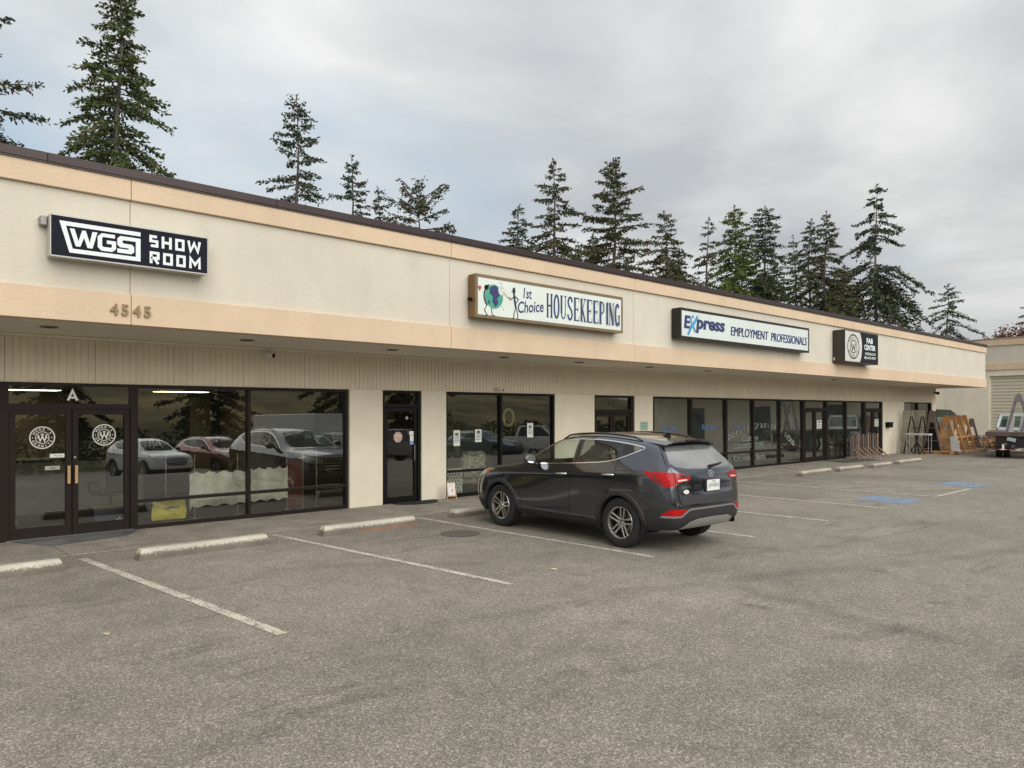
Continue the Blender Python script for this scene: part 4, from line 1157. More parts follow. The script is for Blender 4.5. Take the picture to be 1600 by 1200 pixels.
# fascia: panels between control joints, bands standing proud
J = [X0, 3.20, 8.79, 14.38, 19.97, 25.56, 31.15, 36.74, X1]
for a, b in zip(J[:-1], J[1:]):
    g_ = .004
    w = MB(); w.box(a + g_, b - g_, FY, FY + .20, 3.58, 4.868, bevel=.003); part(w, 'fascia_panel', CREAM)
    w = MB(); w.box(a + g_, b - g_, FY - .055, FY + .20, SZ - .002, 3.577, bevel=.006); part(w, 'lower_band', PEACH)
    w = MB(); w.box(a + g_, b - g_, FY - .055, FY + .20, 4.872, 5.168, bevel=.006); part(w, 'upper_band', PEACH)
w = MB(); w.box(X0, X1 - .002, FY + .02, FY + .19, 3.2, 5.16); part(w, 'fascia_core', mat('joint_shadow', (.30, .25, .18), .9))
w = MB(); w.box(X1 - .20, X1 + .012, FY + .205, WY + 3, SZ - .004, 5.165); part(w, 'fascia_return', CREAM)
c = [X0, -.9, 2.2, 5.3, 8.4, 11.5, 14.6, 17.7, 20.8, 23.9, 27, 30.1, 33.2, 36.3, 39.4, X1 + .04]
for a, b in zip(c[:-1], c[1:]):
    w = MB(); w.box(a + .002, b - .002, FY - .085, FY + .26, 5.172, 5.285, bevel=.004); w.box(a + .002, b - .002, FY - .075, FY - .052, 5.15, 5.172); part(w, 'metal_cap', CAPM)
w = MB(); w.box(X0, X1, FY + .27, 29.1, 5.02, 5.12); part(w, 'roof', mat('grey_roof_membrane', (.22, .21, .19), .9))
# ---- interiors
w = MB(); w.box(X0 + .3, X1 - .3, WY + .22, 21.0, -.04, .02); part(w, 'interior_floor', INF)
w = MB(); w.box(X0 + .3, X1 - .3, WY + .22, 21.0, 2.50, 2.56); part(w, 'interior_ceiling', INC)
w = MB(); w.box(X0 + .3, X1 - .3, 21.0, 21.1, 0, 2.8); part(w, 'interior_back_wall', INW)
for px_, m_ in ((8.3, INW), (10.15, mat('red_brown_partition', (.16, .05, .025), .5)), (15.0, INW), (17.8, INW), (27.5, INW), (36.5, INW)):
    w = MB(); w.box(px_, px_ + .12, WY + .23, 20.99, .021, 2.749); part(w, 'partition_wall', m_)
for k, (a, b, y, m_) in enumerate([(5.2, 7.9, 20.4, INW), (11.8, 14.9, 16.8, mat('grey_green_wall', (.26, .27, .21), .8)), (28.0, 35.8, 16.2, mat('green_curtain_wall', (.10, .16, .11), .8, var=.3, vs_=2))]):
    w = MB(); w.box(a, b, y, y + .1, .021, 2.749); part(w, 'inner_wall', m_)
# ---- glazing
TILT = R(.55)
def pane(parent, x0, x1, z0, z1, y=WY + .09, name='pane', m=None):
    m = m or (PANE2 if 18 < x0 < 36 else PANE)
    mb = MB(); zc = (z0 + z1) / 2; hh = (z1 - z0) / 2
    t_ = random.uniform(-.0012, .0012)
    def q(x, z): return (x, y + (z - zc) * math.tan(TILT) + (x - x0) * t_, z)
    mb.add([q(x0 + .004, z0), q(x1 - .004, z0), q(x1 - .004, z1), q(x0 + .004, z1)], [(0, 1, 2, 3)])
    return mb.build(name, m, parent)
def storefront(x0, x1, mull, rail=None, z0=0.0, z1=HZ, frame=BRONZE, mw=.055, sills=.075):
    """one glazed opening: frame, mullions, rails and panes; mull = x of the mullions"""
    fr = MB(); ya, yb = WY + .03, WY + .15
    fr.box(x0, x0 + mw, ya, yb, z0, z1); fr.box(x1 - mw, x1, ya, yb, z0, z1); fr.box(x0 + mw, x1 - mw, ya, yb, z1 - .06, z1); fr.box(x0 + mw, x1 - mw, ya, yb, z0, z0 + sills)
    win = fr.build('storefront_window', frame, bld)
    e = [x0 + mw] + list(mull) + [x1 - mw]
    for k, xm in enumerate(mull):
        m = MB(); m.box(xm - mw / 2, xm + mw / 2, ya - .004, yb, z0 + sills, z1 - .06, bevel=.003); m.build('mullion', frame, win)
    for a, b in zip(e[:-1], e[1:]):
        a2 = a + (mw / 2 if a in mull else 0); b2 = b - (mw / 2 if b in mull else 0)
        if rail:
            r_ = MB(); r_.box(a2, b2, ya - .002, yb, rail - .027, rail + .027, bevel=.003); r_.build('rail', frame, win)
            pane(win, a2, b2, z0 + sills, rail - .027); pane(win, a2, b2, rail + .027, z1 - .06)
        else: pane(win, a2, b2, z0 + sills, z1 - .06)
    return win
def door_leaf(x0, x1, z1, frame=BRONZE, st=.085, bot=.17, top=.085, handle=None, hm=None, push=False):
    mb = MB(); ya, yb = WY + .055, WY + .11
    mb.box(x0, x0 + st, ya, yb, .02, z1, bevel=.003); mb.box(x1 - st, x1, ya, yb, .02, z1, bevel=.003); mb.box(x0 + st, x1 - st, ya + .001, yb, z1 - top, z1); mb.box(x0 + st, x1 - st, ya + .001, yb, .02, .02 + bot)
    d = mb.build('glass_door', frame, bld)
    pane(d, x0 + st, x1 - st, .02 + bot, z1 - top)
    if handle:
        h = MB(); h.box(handle - .022, handle + .022, ya - .055, ya - .035, .83, 1.12, bevel=.006); h.box(handle - .01, handle + .01, ya - .036, ya, .86, .89); h.box(handle - .01, handle + .01, ya - .036, ya, 1.06, 1.09)
        h.build('door_handle', hm or frame, d)
    return d
BRASS = mat('tan_pull_plate', (.50, .33, .17), .4, .3); STEEL = mat('brushed_steel', (.5, .5, .5), .3, 1.0)
DEC = mat('white_vinyl', (.78, .77, .72), .5, var=.04)
wA0 = storefront(-2.35, 2.10, [-.12], .47)
# door A with transom
fr = MB(); fr.box(2.10, 2.16, WY + .03, WY + .16, 0, HZ); fr.box(3.86, 3.92, WY + .03, WY + .16, 0, HZ); fr.box(2.16, 3.86, WY + .03, WY + .16, 2.01, 2.09); fr.box(2.16, 3.86, WY + .03, WY + .16, HZ - .05, HZ)
tA = fr.build('door_frame', BRONZE, bld); pane(tA, 2.16, 3.86, 2.09, HZ - .05)
th_ = MB(); th_.box(2.12, 3.90, WY - .02, WY + .15, .002, .022, bevel=.004); th_.build('threshold', mat('dull_aluminium', (.4, .4, .38), .4, .8), tA)
dl = door_leaf(2.165, 3.003, 2.005, handle=2.955, hm=BRASS); dr = door_leaf(3.013, 3.855, 2.005, handle=3.06, hm=BRASS)
wA1 = storefront(3.92, 7.96, [5.89], .47)
def wpl(y): return lambda u, v: (u, y, v)
GY = WY + .078
def roundel(parent, cx, cz, r):
    """round emblem: ring, lettering on a circle, monogram"""
    mb = MB(); mb.dy = .0003; pl = wpl(GY)
    stroke(mb, ellipse(cx, cz, r * .95, r * .95, 40), r * .09, pl, True)
    stroke(mb, ellipse(cx, cz, r * .52, r * .52, 32), r * .055, pl, True)
    def arc_text(s, rad, a0, a1, up):
        n = len(s)
        for i, ch in enumerate(s):
            a = a0 + (a1 - a0) * i / (n - 1)
            rot = a - math.pi / 2 if up else a + math.pi / 2
            if ch == "'": text(mb, ch, cx + (rad + .06 * r) * math.cos(a), cz + (rad + .06 * r) * math.sin(a), pl, None, r * .10, .02, 0, None, True, rot)
            else: text(mb, ch, cx + rad * math.cos(a), cz + rad * math.sin(a), pl, None, r * .21, .02, 0, None, True, rot)
    arc_text("WORK'S", r * .735, R(148), R(34), True); arc_text("GRANITE", r * .735, R(205), R(335), False)
    stroke(mb, [(cx - .33 * r, cz + .26 * r), (cx - .17 * r, cz - .30 * r), (cx, cz + .12 * r), (cx + .17 * r, cz - .30 * r), (cx + .33 * r, cz + .26 * r)], r * .12, pl)
    stroke(mb, [(cx - .14 * r, cz + .30 * r), (cx + .14 * r, cz + .30 * r)], r * .08, pl); stroke(mb, [(cx - .09 * r, cz + .20 * r), (cx + .09 * r, cz + .20 * r)], r * .05, pl)
    stroke(mb, [(cx - .46 * r, cz - .02 * r), (cx - .30 * r, cz - .02 * r)], r * .06, pl); stroke(mb, [(cx + .30 * r, cz - .02 * r), (cx + .46 * r, cz - .02 * r)], r * .06, pl)
    for s_ in (-1, 1): mb.add([pl(*p) for p in ellipse(cx + s_ * .735 * r, cz, r * .05, r * .05, 8)], [tuple(range(8))])
    return mb.build('window_emblem', DEC, parent)
roundel(dl, 2.605, 1.565, .175); roundel(dr, 3.475, 1.59, .175)
a = MB(); stroke(a, [(2.955, 2.145), (3.02, 2.30), (3.085, 2.145)], .036, wpl(GY)); stroke(a, [(2.985, 2.19), (3.055, 2.19)], .03, wpl(GY - .001)); a.build('lettering', DEC, tA)
s_ = MB(); s_.box(2.70, 2.90, WY + .05, WY + .054, 1.25, 1.31); st_ = s_.build('notice_sticker', DEC, dl)
s_ = MB(); text(s_, 'WELCOME', 2.755, 1.268, wpl(WY + .048), .12, .022); s_.build('sticker_print', mat('sticker_ink', (.1, .12, .2), .5), dl)
s_ = MB(); s_.box(2.64, 2.84, WY + .066, WY + .070, 1.06, 1.12); s_.build('mail_slot', mat('mail_slot_metal', (.42, .42, .38), .4, .6), dl)
s_ = MB(); text(s_, 'PUSH', 2.70, 1.073, wpl(WY + .064), .09, .030); s_.build('slot_print', BLACKF, dl)
s_ = MB(); s_.lathe([(.0001, 0), (.016, 0), (.018, .012)], 14, 'y', Matrix.Translation((3.045, WY + .040, 1.245))); s_.build('door_lock', STEEL, dr)
# single black door
fr = MB(); fr.box(8.77, 8.84, WY + .03, WY + .16, 0, HZ); fr.box(9.70, 9.78, WY + .03, WY + .16, 0, HZ); fr.box(8.84, 9.70, WY + .03, WY + .16, 2.06, 2.13); fr.box(8.84, 9.70, WY + .03, WY + .16, HZ - .05, HZ)
tB = fr.build('door_frame', BLACKF, bld); pane(tB, 8.84, 9.70, 2.13, HZ - .05)
dB = door_leaf(8.85, 9.69, 2.05, BLACKF, st=.075, bot=.12)
s_ = MB(); s_.box(9.60, 9.615, WY + .01, WY + .03, .90, 1.25, bevel=.004); s_.build('door_handle', STEEL, dB)
s_ = MB(); s_.add([wpl(GY)(9.21 + .12 * math.cos(R(22.5 + 45 * k)), 1.42 + .12 * math.sin(R(22.5 + 45 * k))) for k in range(8)], [tuple(range(8))]); s_.build('octagon_sticker', mat('faded_red_sticker', (.50, .36, .28), .6, var=.25, vs_=12), dB)
s_ = MB(); 
for zz in (1.46, 1.42, 1.38): text(s_, 'NO SOLICITING' if zz == 1.42 else 'PLEASE' if zz > 1.43 else 'THANK YOU', 9.21, zz, wpl(GY - .002), .17 if zz == 1.42 else .10, .022, center=True)
s_.build('sticker_print', DEC, dB)
for (a_, b_, c_, d_, m_) in ((9.50, 9.65, 1.46, 1.54, DEC), (9.52, 9.62, 1.32, 1.45, DEC), (9.52, 9.62, 1.25, 1.31, mat('blue_sticker', (.25, .38, .6), .5))):
    s_ = MB(); s_.box(a_, b_, GY - .004, GY - .001, c_, d_); s_.build('door_sticker', m_, dB)
s_ = MB(); stroke(s_, ellipse(9.44, 1.83, .025, .025, 16), .012, wpl(GY - .002), True); s_.build('small_ring_sticker', DEC, dB)
wC = storefront(10.46, 14.02, [12.17], .60, z0=.02, frame=BLACKF)
for (x_, z_, w_, h_) in ((10.82, 1.36, .19, .36), (11.47, 1.40, .20, .30), (13.18, 1.50, .21, .36)):
    s_ = MB(); s_.box(x_ - w_ / 2, x_ + w_ / 2, WY + .066, WY + .069, z_ - h_ / 2, z_ + h_ / 2); p_ = s_.build('window_notice', mat('notice_paper', (.66, .70, .66), .6, var=.05), wC)
    s_ = MB(); 
    s_.add([(x_ - .05, WY + .064, z_ + .05), (x_ + .05, WY + .064, z_ + .05), (x_ + .05, WY + .064, z_ + .12), (x_ - .05, WY + .064, z_ + .12)], [(0, 1, 2, 3)])
    for k in range(4): s_.box(x_ - w_ * .36, x_ + w_ * .36, WY + .0635, WY + .065, z_ + .01 - k * .035, z_ + .022 - k * .035)
    s_.build('notice_print', mat('notice_ink', (.10, .14, .13), .6), wC)
# double door B 2
fr = MB(); fr.box(15.57, 15.64, WY + .03, WY + .16, 0, HZ); fr.box(17.20, 17.34, WY + .03, WY + .16, 0, HZ); fr.box(15.64, 17.20, WY + .03, WY + .16, 1.93, 2.03); fr.box(15.64, 17.20, WY + .03, WY + .16, HZ - .06, HZ)
tC = fr.build('door_frame', BRONZE, bld); pane(tC, 15.64, 17.20, 2.03, HZ - .06)
FROST = glass_mat('frosted_light_glass', (.50, .50, .46), 1.8, dirt_or_sheen=.18, haze=(.45, .45, .40))
for a_, b_, h_ in ((15.65, 16.41, 16.36), (16.43, 17.19, 16.48)): door_leaf(a_, b_, 1.92, handle=h_)
s_ = MB(); text(s_, 'B 2', 16.42, 2.22, wpl(GY), .26, .11, center=True, bold=.02); s_.build('lettering', mat('dark_vinyl', (.05, .05, .04), .5), tC)
s_ = MB(); text(s_, 'T-200', 16.95, 1.22, wpl(GY), .28, .07, center=True); text(s_, 'T-210', 16.0, 1.22, wpl(GY), .28, .07, center=True); s_.build('lettering', mat('dark_vinyl', (.05, .05, .04), .5), tC)
# long glazed run with two doors in it
w5 = storefront(18.21, 27.95, [20.28, 22.35, 24.13, 26.04], .57, frame=BRONZE, mw=.12)
def door_pair(x0, x1):
    fr = MB(); fr.box(x0, x0 + .06, WY + .03, WY + .16, 0, HZ); fr.box(x1 - .06, x1, WY + .03, WY + .16, 0, HZ); fr.box(x0 + .06, x1 - .06, WY + .03, WY + .16, 2.03, 2.11); fr.box(x0 + .06, x1 - .06, WY + .03, WY + .16, HZ - .06, HZ)
    t_ = fr.build('door_frame', BRONZE, bld); pane(t_, x0 + .06, x1 - .06, 2.11, HZ - .06); xm = (x0 + x1) / 2
    d1 = door_leaf(x0 + .07, xm - .005, 2.025, st=.10); d2 = door_leaf(xm + .005, x1 - .07, 2.025, st=.10)
    for (zz0, zz1, ww) in ((1.30, 1.62, .22),):
        s_ = MB(); s_.box(xm + .40 - ww, xm + .40 + ww, WY + .066, WY + .070, zz0, zz1); s_.build('hours_notice', DEC, d2)
        s_ = MB(); text(s_, 'OPEN', xm + .40, 1.55, wpl(WY + .063), .30, .07, center=True, bold=.02); text(s_, 'MON-FRI', xm + .40, 1.44, wpl(WY + .063), .34, .05, center=True); text(s_, '8AM-5PM', xm + .40, 1.36, wpl(WY + .063), .34, .05, center=True)
        s_.build('notice_print', BLACKF, d2)
    return t_
door_pair(27.96, 29.86)
w6 = storefront(29.87, 33.68, [31.74], .62, mw=.14)
door_pair(33.70, 35.58)
w7 = storefront(38.22, 42.0, [40.1], 1.0, mw=.14)
# window lettering of the stone workshop
s_ = MB(); pl = wpl(GY)
for i, ch in enumerate("Work's Granite"):
    t_ = i / 13; text(s_, ch, 22.62 + t_ * 3.1, 1.05 + .42 * math.sin(math.pi * (t_ * .62 + .05)), pl, None, .22 if ch in "WG" else (.10 if ch == "'" else .17), center=True, rot=R(28 - 40 * t_))
for i, ch in enumerate("& Stone"):
    t_ = i / 6; text(s_, ch, 26.22 + t_ * .9, 1.28 - .50 * t_, pl, None, .19, center=True, rot=R(-38))
text(s_, 'Custom', 23.4, .95, pl, 1.1, .20); text(s_, 'COUNTERTOPS', 22.9, .70, pl, 2.0, .17); text(s_, 'in Kitchens & Baths', 22.55, .28, pl, 2.5, .18)
s_.build('lettering', mat('dull_white_vinyl', (.28, .31, .28), .6), w5)
s_ = MB(); text(s_, 'Express', 19.2, 1.45, pl, .8, .20, center=True, bold=.01); text(s_, 'Express', 21.35, 1.45, pl, .8, .2, center=True, bold=.01); text(s_, 'Express', 23.3, 1.45, pl, .7, .18, center=True)
s_.build('lettering', mat('blue_vinyl', (.10, .22, .42), .5), w5)

# ------------------------------------------------------------------ soffit lamps, cameras and other things on the wall
LD = mat('lamp_recess_dark', (.02, .018, .015), .5)
for k, (x_, lab) in enumerate([(2.42, 'dark recessed soffit lamp above the door marked A'), (5.27, 'recessed soffit lamp above the yellow bag window'), (8.15, 'recessed soffit lamp left of the single black door'), (11.05, 'recessed soffit lamp above the window with three notices'), (13.5, 'recessed soffit lamp above the front of the dark car'), (16.3, 'recessed soffit lamp under the blue lettered sign'), (19.1, 'recessed soffit lamp right of the double door marked B 2'), (27.6, 'recessed soffit lamp near the black emblem sign')]):
    t_ = thing('soffit_lamp', lab, 'lamp', (x_, 12.08, SZ - .014), group='recessed lamps along the soffit')
    m = MB(); m.lathe([(.115, -.002), (.115, .014), (.092, .014), (.088, .004), (.088, -.002)], 24, 'z', Matrix.Translation((x_, 12.08, SZ - .014)), closed=True); m.build('trim_ring', mat('lamp_trim', (.16, .13, .10), .5), t_, smooth=30)
    m = MB(); m.lathe([(.0001, .006), (.09, .006), (.09, .01)], 20, 'z', Matrix.Translation((x_, 12.08, SZ - .014))); m.build('lamp_glass', LD, t_)
def camera_thing(x_, z_, lab, white=True, s=1.0):
    t_ = thing('security_camera', lab, 'camera', (x_, WY - .03, z_), group='security cameras on the wall')
    cm = mat('camera_white', (.66, .63, .56), .5) if white else BLACKF
    m = MB(); m.box(x_ - .05 * s, x_ + .05 * s, WY - .06, WY - .035, z_ - .05 * s, z_ + .05 * s, bevel=.01); m.build('mount_plate', cm, t_)
    m = MB(); m.beam((x_, WY - .06, z_), (x_, WY - .15, z_ - .02), .03, .03); m.build('bracket', cm, t_)
    m = MB(); M_ = Matrix.Translation((x_ + .02, WY - .14, z_ - .03)) @ Matrix.Rotation(R(25), 4, 'Z') @ Matrix.Rotation(R(10), 4, 'X')
    m.lathe([(.0001, .06), (.045 * s, .05), (.05 * s, .0), (.05 * s, -.10), (.040 * s, -.11)], 18, 'y', M_); m.build('camera_body', cm, t_, smooth=40)
    m = MB(); m.lathe([(.0001, -.108), (.038 * s, -.108), (.04 * s, -.10)], 16, 'y', M_); m.build('camera_lens', BLACKF, t_)
camera_thing(6.17, 3.05, 'white security camera under the soffit left of the single black door', s=1.1)
camera_thing(11.93, 2.53, 'small white camera just above the window with three notices', s=.8)
camera_thing(42.3, 2.95, 'small black camera at the far corner of the wall', False, s=1.4)
m = MB(); t_ = thing('wall_mailbox', 'small black box fixed to the wall right of the last glazed door', 'mailbox', (36.1, WY - .09, 1.24))
m.box(35.88, 36.32, WY - .18, WY - .002, 1.24, 1.46, bevel=.015); m.build('box_body', BLACKF, t_); m = MB(); m.box(35.86, 36.34, WY - .20, WY - .002, 1.461, 1.485, bevel=.005); m.build('lid', BLACKF, t_)
t_ = thing('door_plaque', 'small pale green notice on the pier right of the door marked B 2', 'sign', (17.78, WY - .006, 1.42))
m = MB(); m.box(17.60, 17.96, WY - .012, WY - .002, 1.42, 1.68, bevel=.004); m.build('plate', mat('pale_green_plate', (.36, .48, .40), .5), t_)
m = MB(); text(m, 'PARKING', 17.78, 1.62, wpl(WY - .014), .28, .04, center=True); text(m, 'IN REAR', 17.78, 1.55, wpl(WY - .014), .28, .04, center=True); text(m, 'LOT ONLY', 17.78, 1.48, wpl(WY - .014), .28, .04, center=True); m.build('lettering', mat('green_ink', (.05, .18, .12), .6), t_)
# numerals 4545
t_ = thing('house_number', 'gold coloured numerals 4545 on the lower peach band', 'house number', (3.2, FY - .06, 3.27))
for k, (ch, x_) in enumerate(zip('4545', (2.93, 3.072, 3.215, 3.36))):
    v, f = text_mesh(ch, .025); a_ = np.array(v); lo, hi = a_.min(0), a_.max(0); s0 = .155 / (hi[1] - lo[1])
    m = MB(); n_ = len(v); yy = FY - .083
    P3 = [(x_ + (p[0] - lo[0]) * s0 * .95, yy, 3.275 + (p[1] - lo[1]) * s0) for p in v]
    m.add(P3 + [(p[0], yy + .024, p[2]) for p in P3], [tuple(q) for q in f] + [tuple(i + n_ for i in q[::-1]) for q in f])
    ed = {}
    for q in f:
        for i in range(len(q)):
            e_ = (q[i], q[(i + 1) % len(q)]); k2 = (min(e_), max(e_)); ed[k2] = ed.get(k2, 0) + 1
    for (i, j), c_ in ed.items():
        if c_ == 1: m.add([P3[i], P3[j], (P3[j][0], yy + .024, P3[j][2]), (P3[i][0], yy + .024, P3[i][2])], [(0, 1, 2, 3)])
    m.build('numeral', mat('gold_numeral', (.26, .19, .10), .5, .3), t_)

# ------------------------------------------------------------------ the four lightbox signs
def sign(lab, x0, x1, z0, z1, depth, box_m, rim_m, face_m, rim=.03, rearshift=.05, name='wall_sign', emblem=None):
    t_ = thing(name, lab, 'sign', ((x0 + x1) / 2, FY, z0), group=None)
    y0 = FY - depth
    m = MB(); m.box(x0, x1, y0 + .02, FY - .03, z0, z1, bevel=.004); m.box(x0 + .05, x1 - .3, FY - .03, FY - .001, z0 + .04, z1 - .05); m.build('cabinet', box_m, t_)
    m = MB()
    m.box(x0 - .004, x0 + rim, y0 - .006, y0 + .03, z0 - .004, z1 + .004, bevel=.003); m.box(x1 - rim, x1 + .004, y0 - .006, y0 + .03, z0 - .004, z1 + .004, bevel=.003)
    m.box(x0 + rim, x1 - rim, y0 - .005, y0 + .03, z1 - rim, z1 + .004); m.box(x0 + rim, x1 - rim, y0 - .005, y0 + .03, z0 - .004, z0 + rim)
    m.build('frame', rim_m, t_)
    m = MB(); m.box(x0 + rim, x1 - rim, y0 + .002, y0 + .015, z0 + rim, z1 - rim); f_ = m.build('face', face_m, t_)
    return t_, f_, y0
# 1 black and white
ALU = mat('painted_aluminium', (.46, .45, .42), .45, .3, var=.08)
NAVY = mat('navy_vinyl', (.030, .040, .135), .5, var=.05); WHT = mat('white_face_vinyl', (.74, .80, .80), .4, var=.03)
t1, f1, y1 = sign('black sign reading WGS Show Room in white letters', 2.195, 4.175, 3.945, 4.475, .235, ALU, ALU, mat('black_sign_face', (.010, .011, .020), .6, var=.1, spec=.15), rim=.012)
x0, z0, W_, H_ = 2.205, 3.955, 1.96, .51
pl = lambda u, v: (x0 + u * W_, y1 - .001, z0 + v * H_)
pf = lambda u, v: (u, y1 - .001, v)
def filled(pts, name='monogram', m_=WHT):
    m = MB(); m.prism([(a, b) for a, b in pts], y1 - .006, y1 + .002, 'y'); return m.build(name, m_, t1)
filled([(2.296, 4.404), (3.262, 4.404), (3.262, 4.350), (2.370, 4.350), (2.446, 4.064), (3.203, 4.064), (3.203, 4.266), (3.05, 4.266), (3.036, 4.252), (3.036, 4.234), (3.05, 4.221), (3.152, 4.221), (3.181, 4.192), (3.181, 4.122), (3.150, 4.092), (2.973, 4.092), (2.973, 4.146), (3.106, 4.146), (3.116, 4.152), (3.116, 4.160), (3.106, 4.166), (3.006, 4.166), (2.974, 4.196), (2.974, 4.282), (3.012, 4.318), (3.262, 4.318), (3.262, 4.010), (2.410, 4.010)])
filled([(2.413, 4.322), (2.468, 4.322), (2.512, 4.166), (2.556, 4.316), (2.597, 4.316), (2.643, 4.166), (2.675, 4.316), (2.733, 4.318), (2.676, 4.098), (2.617, 4.098), (2.577, 4.224), (2.534, 4.100), (2.481, 4.100)])
filled([(2.944, 4.318), (2.784, 4.318), (2.737, 4.272), (2.737, 4.130), (2.780, 4.088), (2.912, 4.088), (2.957, 4.130), (2.957, 4.233), (2.846, 4.233), (2.846, 4.188), (2.907, 4.188), (2.907, 4.152), (2.896, 4.141), (2.803, 4.141), (2.789, 4.155), (2.789, 4.258), (2.803, 4.271), (2.944, 4.271)])
G = {'S': [[(1, 1), (0, 1), (0, .5), (1, .5), (1, 0), (0, 0)]], 'H': [[(0, 1.14), (0, -.14)], [(1, 1.14), (1, -.14)], [(0, .5), (1, .5)]], 'O': [[(0, 0), (0, 1), (1, 1), (1, 0), 'c']],
     'W': [[(-.02, 1.14), (.16, .0), (.5, .9), (.84, .0), (1.02, 1.14)]], 'R': [[(0, -.14), (0, 1), (1, 1), (1, .45), (0, .45)], [(.45, .45), (1.0, -.14)]], 'M': [[(0, -.14), (0, 1), (.5, .30), (1, 1), (1, -.14)]]}
for (row_, zz, zt) in ((('S', 3.377, 3.494), ('H', 3.537, 3.672), ('O', 3.718, 3.845), ('W', 3.885, 4.071)), 4.231, 4.395), ((('R', 3.381, 3.51), ('O', 3.556, 3.687), ('O', 3.734, 3.861), ('M', 3.909, 4.071)), 4.007, 4.171):
    for (ch, ua, ub) in row_:
        m = MB(); m.dy = .0006; w_ = .036
        for s0 in G[ch]:
            cl = 'c' in s0; pts = [(ua + w_ / 2 + p_[0] * (ub - ua - w_), zz + w_ / 2 + p_[1] * (zt - zz - w_)) for p_ in s0 if p_ != 'c']
            stroke(m, pts, w_, pf, cl)
        m.build('letter', WHT, t1)
m = MB(); m.box(2.11, 2.19, FY - .12, FY, 4.34, 4.46, bevel=.01); m.build('electrical_box', mat('galvanised_grey', (.30, .30, .28), .5, .5), t1)
# 2 housekeeping
BR = mat('brown_sign_cabinet', (.19, .11, .045), .45, .3, var=.12)
t2, f2, y2 = sign('long pale sign with brown frame reading 1st Choice Housekeeping beside a cartoon globe', 9.22, 13.66, 3.775, 4.60, .25, BR, mat('bronze_sign_rim', (.25, .185, .11), .4, .5), mat('pale_green_sign_face', (.67, .73, .68), .45, var=.03), rim=.055)
x0, z0 = 9.22, 3.775
pm = lambda u, v: (x0 + u, y2 - .001, z0 + v); pm2 = lambda u, v: (x0 + u, y2 - .003, z0 + v); pm3 = lambda u, v: (x0 + u, y2 - .005, z0 + v)
m = MB()
m.dy = .0004
SG = {'H': [(.18, 0, .18, 1, .27), (.82, 0, .82, 1, .27), (.18, .5, .82, .5, .08), (.0, .02, .36, .02, .05), (.64, .02, 1, .02, .05), (.0, .98, .36, .98, .05), (.64, .98, 1, .98, .05)],
      'U': [(.18, .25, .18, 1, .28), (.84, .25, .84, 1, .1), (.0, .98, .38, .98, .05), (.66, .98, 1.02, .98, .05), 'u'],
      'E': [(.2, 0, .2, 1, .28), (.0, .02, .95, .02, .05), (.0, .98, .92, .98, .05), (.2, .5, .7, .5, .05), (.93, .0, .93, .2, .06), (.90, .8, .90, 1, .06), (.72, .4, .72, .6, .06)],
      'K': [(.2, 0, .2, 1, .28), (.3, .45, .85, 1, .09), (.38, .52, .86, 0, .2), (.0, .02, .38, .02, .05), (.62, .02, 1.02, .02, .05), (.0, .98, .38, .98, .05), (.62, .98, 1.0, .98, .05)],
      'P': [(.2, 0, .2, 1, .28), (.0, .02, .42, .02, .05), (.0, .98, .5, .98, .05), 'p'], 'I': [(.5, 0, .5, 1, .45), (.28, .02, .72, .02, .05), (.28, .98, .72, .98, .05)],
      'N': [(.16, 0, .16, 1, .09), (.86, 0, .86, 1, .09), (.16, 1, .86, 0, .27), (.0, .02, .32, .02, .05), (.0, .98, .30, .98, .05), (.70, .98, 1.02, .98, .05)], 'O': ['o'], 'S': ['s'], 'G': ['g', (.84, .02, .84, .45, .16), (.62, .46, 1.0, .46, .05)]}
for k_, ch in enumerate('HOUSEKEEPING'):
    cw = 2.42 / 11.55; bx0 = 1.93 + (k_ if k_ < 10 else k_ - .45) * cw; ww = cw * (.86 if ch != 'I' else .55); h0, v0_ = .50, .155
    mpt = lambda a, b: (bx0 + a * ww, v0_ + b * h0)
    for g_ in SG[ch]:
        if isinstance(g_, tuple): stroke(m, [mpt(g_[0], g_[1]), mpt(g_[2], g_[3])], g_[4] * (ww if g_[0] == g_[2] or (g_[1] != g_[3]) else .5 * h0 / .5 * .9), pm)
        elif g_ == 'o': stroke(m, ellipse(bx0 + .5 * ww, v0_ + .5 * h0, .38 * ww, .47 * h0, 24), .25 * ww, pm, True)
        elif g_ == 'u': stroke(m, [mpt(.5 + .33 * math.cos(a_), .27 + .24 * math.sin(a_)) for a_ in [R(180 + 180 * q / 10) for q in range(11)]], .15 * ww, pm)
        elif g_ == 'p': stroke(m, [mpt(.45, .96)] + [mpt(.5 + .34 * math.cos(a_), .72 + .24 * math.sin(a_)) for a_ in [R(80 - 160 * q / 10) for q in range(11)]] + [mpt(.3, .48)], .15 * ww, pm)
        elif g_ == 's': stroke(m, [mpt(.86, .78), mpt(.74, .93), mpt(.5, .98), mpt(.26, .92), mpt(.16, .76), mpt(.26, .62), mpt(.5, .52), mpt(.76, .40), mpt(.86, .24), mpt(.74, .08), mpt(.48, .02), mpt(.22, .08), mpt(.12, .24)], .23 * ww, pm)
        elif g_ == 'g': stroke(m, [mpt(.5 + .38 * math.cos(a_), .5 + .47 * math.sin(a_)) for a_ in [R(45 + 270 * q / 18) for q in range(19)]], .24 * ww, pm)
m.build('lettering', NAVY, t2)
m = MB(); m.dy = .0004; text(m, '1st', 1.26, .48, pm, .24, .215, shear=.15, bold=.015); text(m, 'Choice', 1.12, .165, pm, .74, .235, shear=.25, bold=.015, rot=R(7)); m.build('lettering', NAVY, t2)
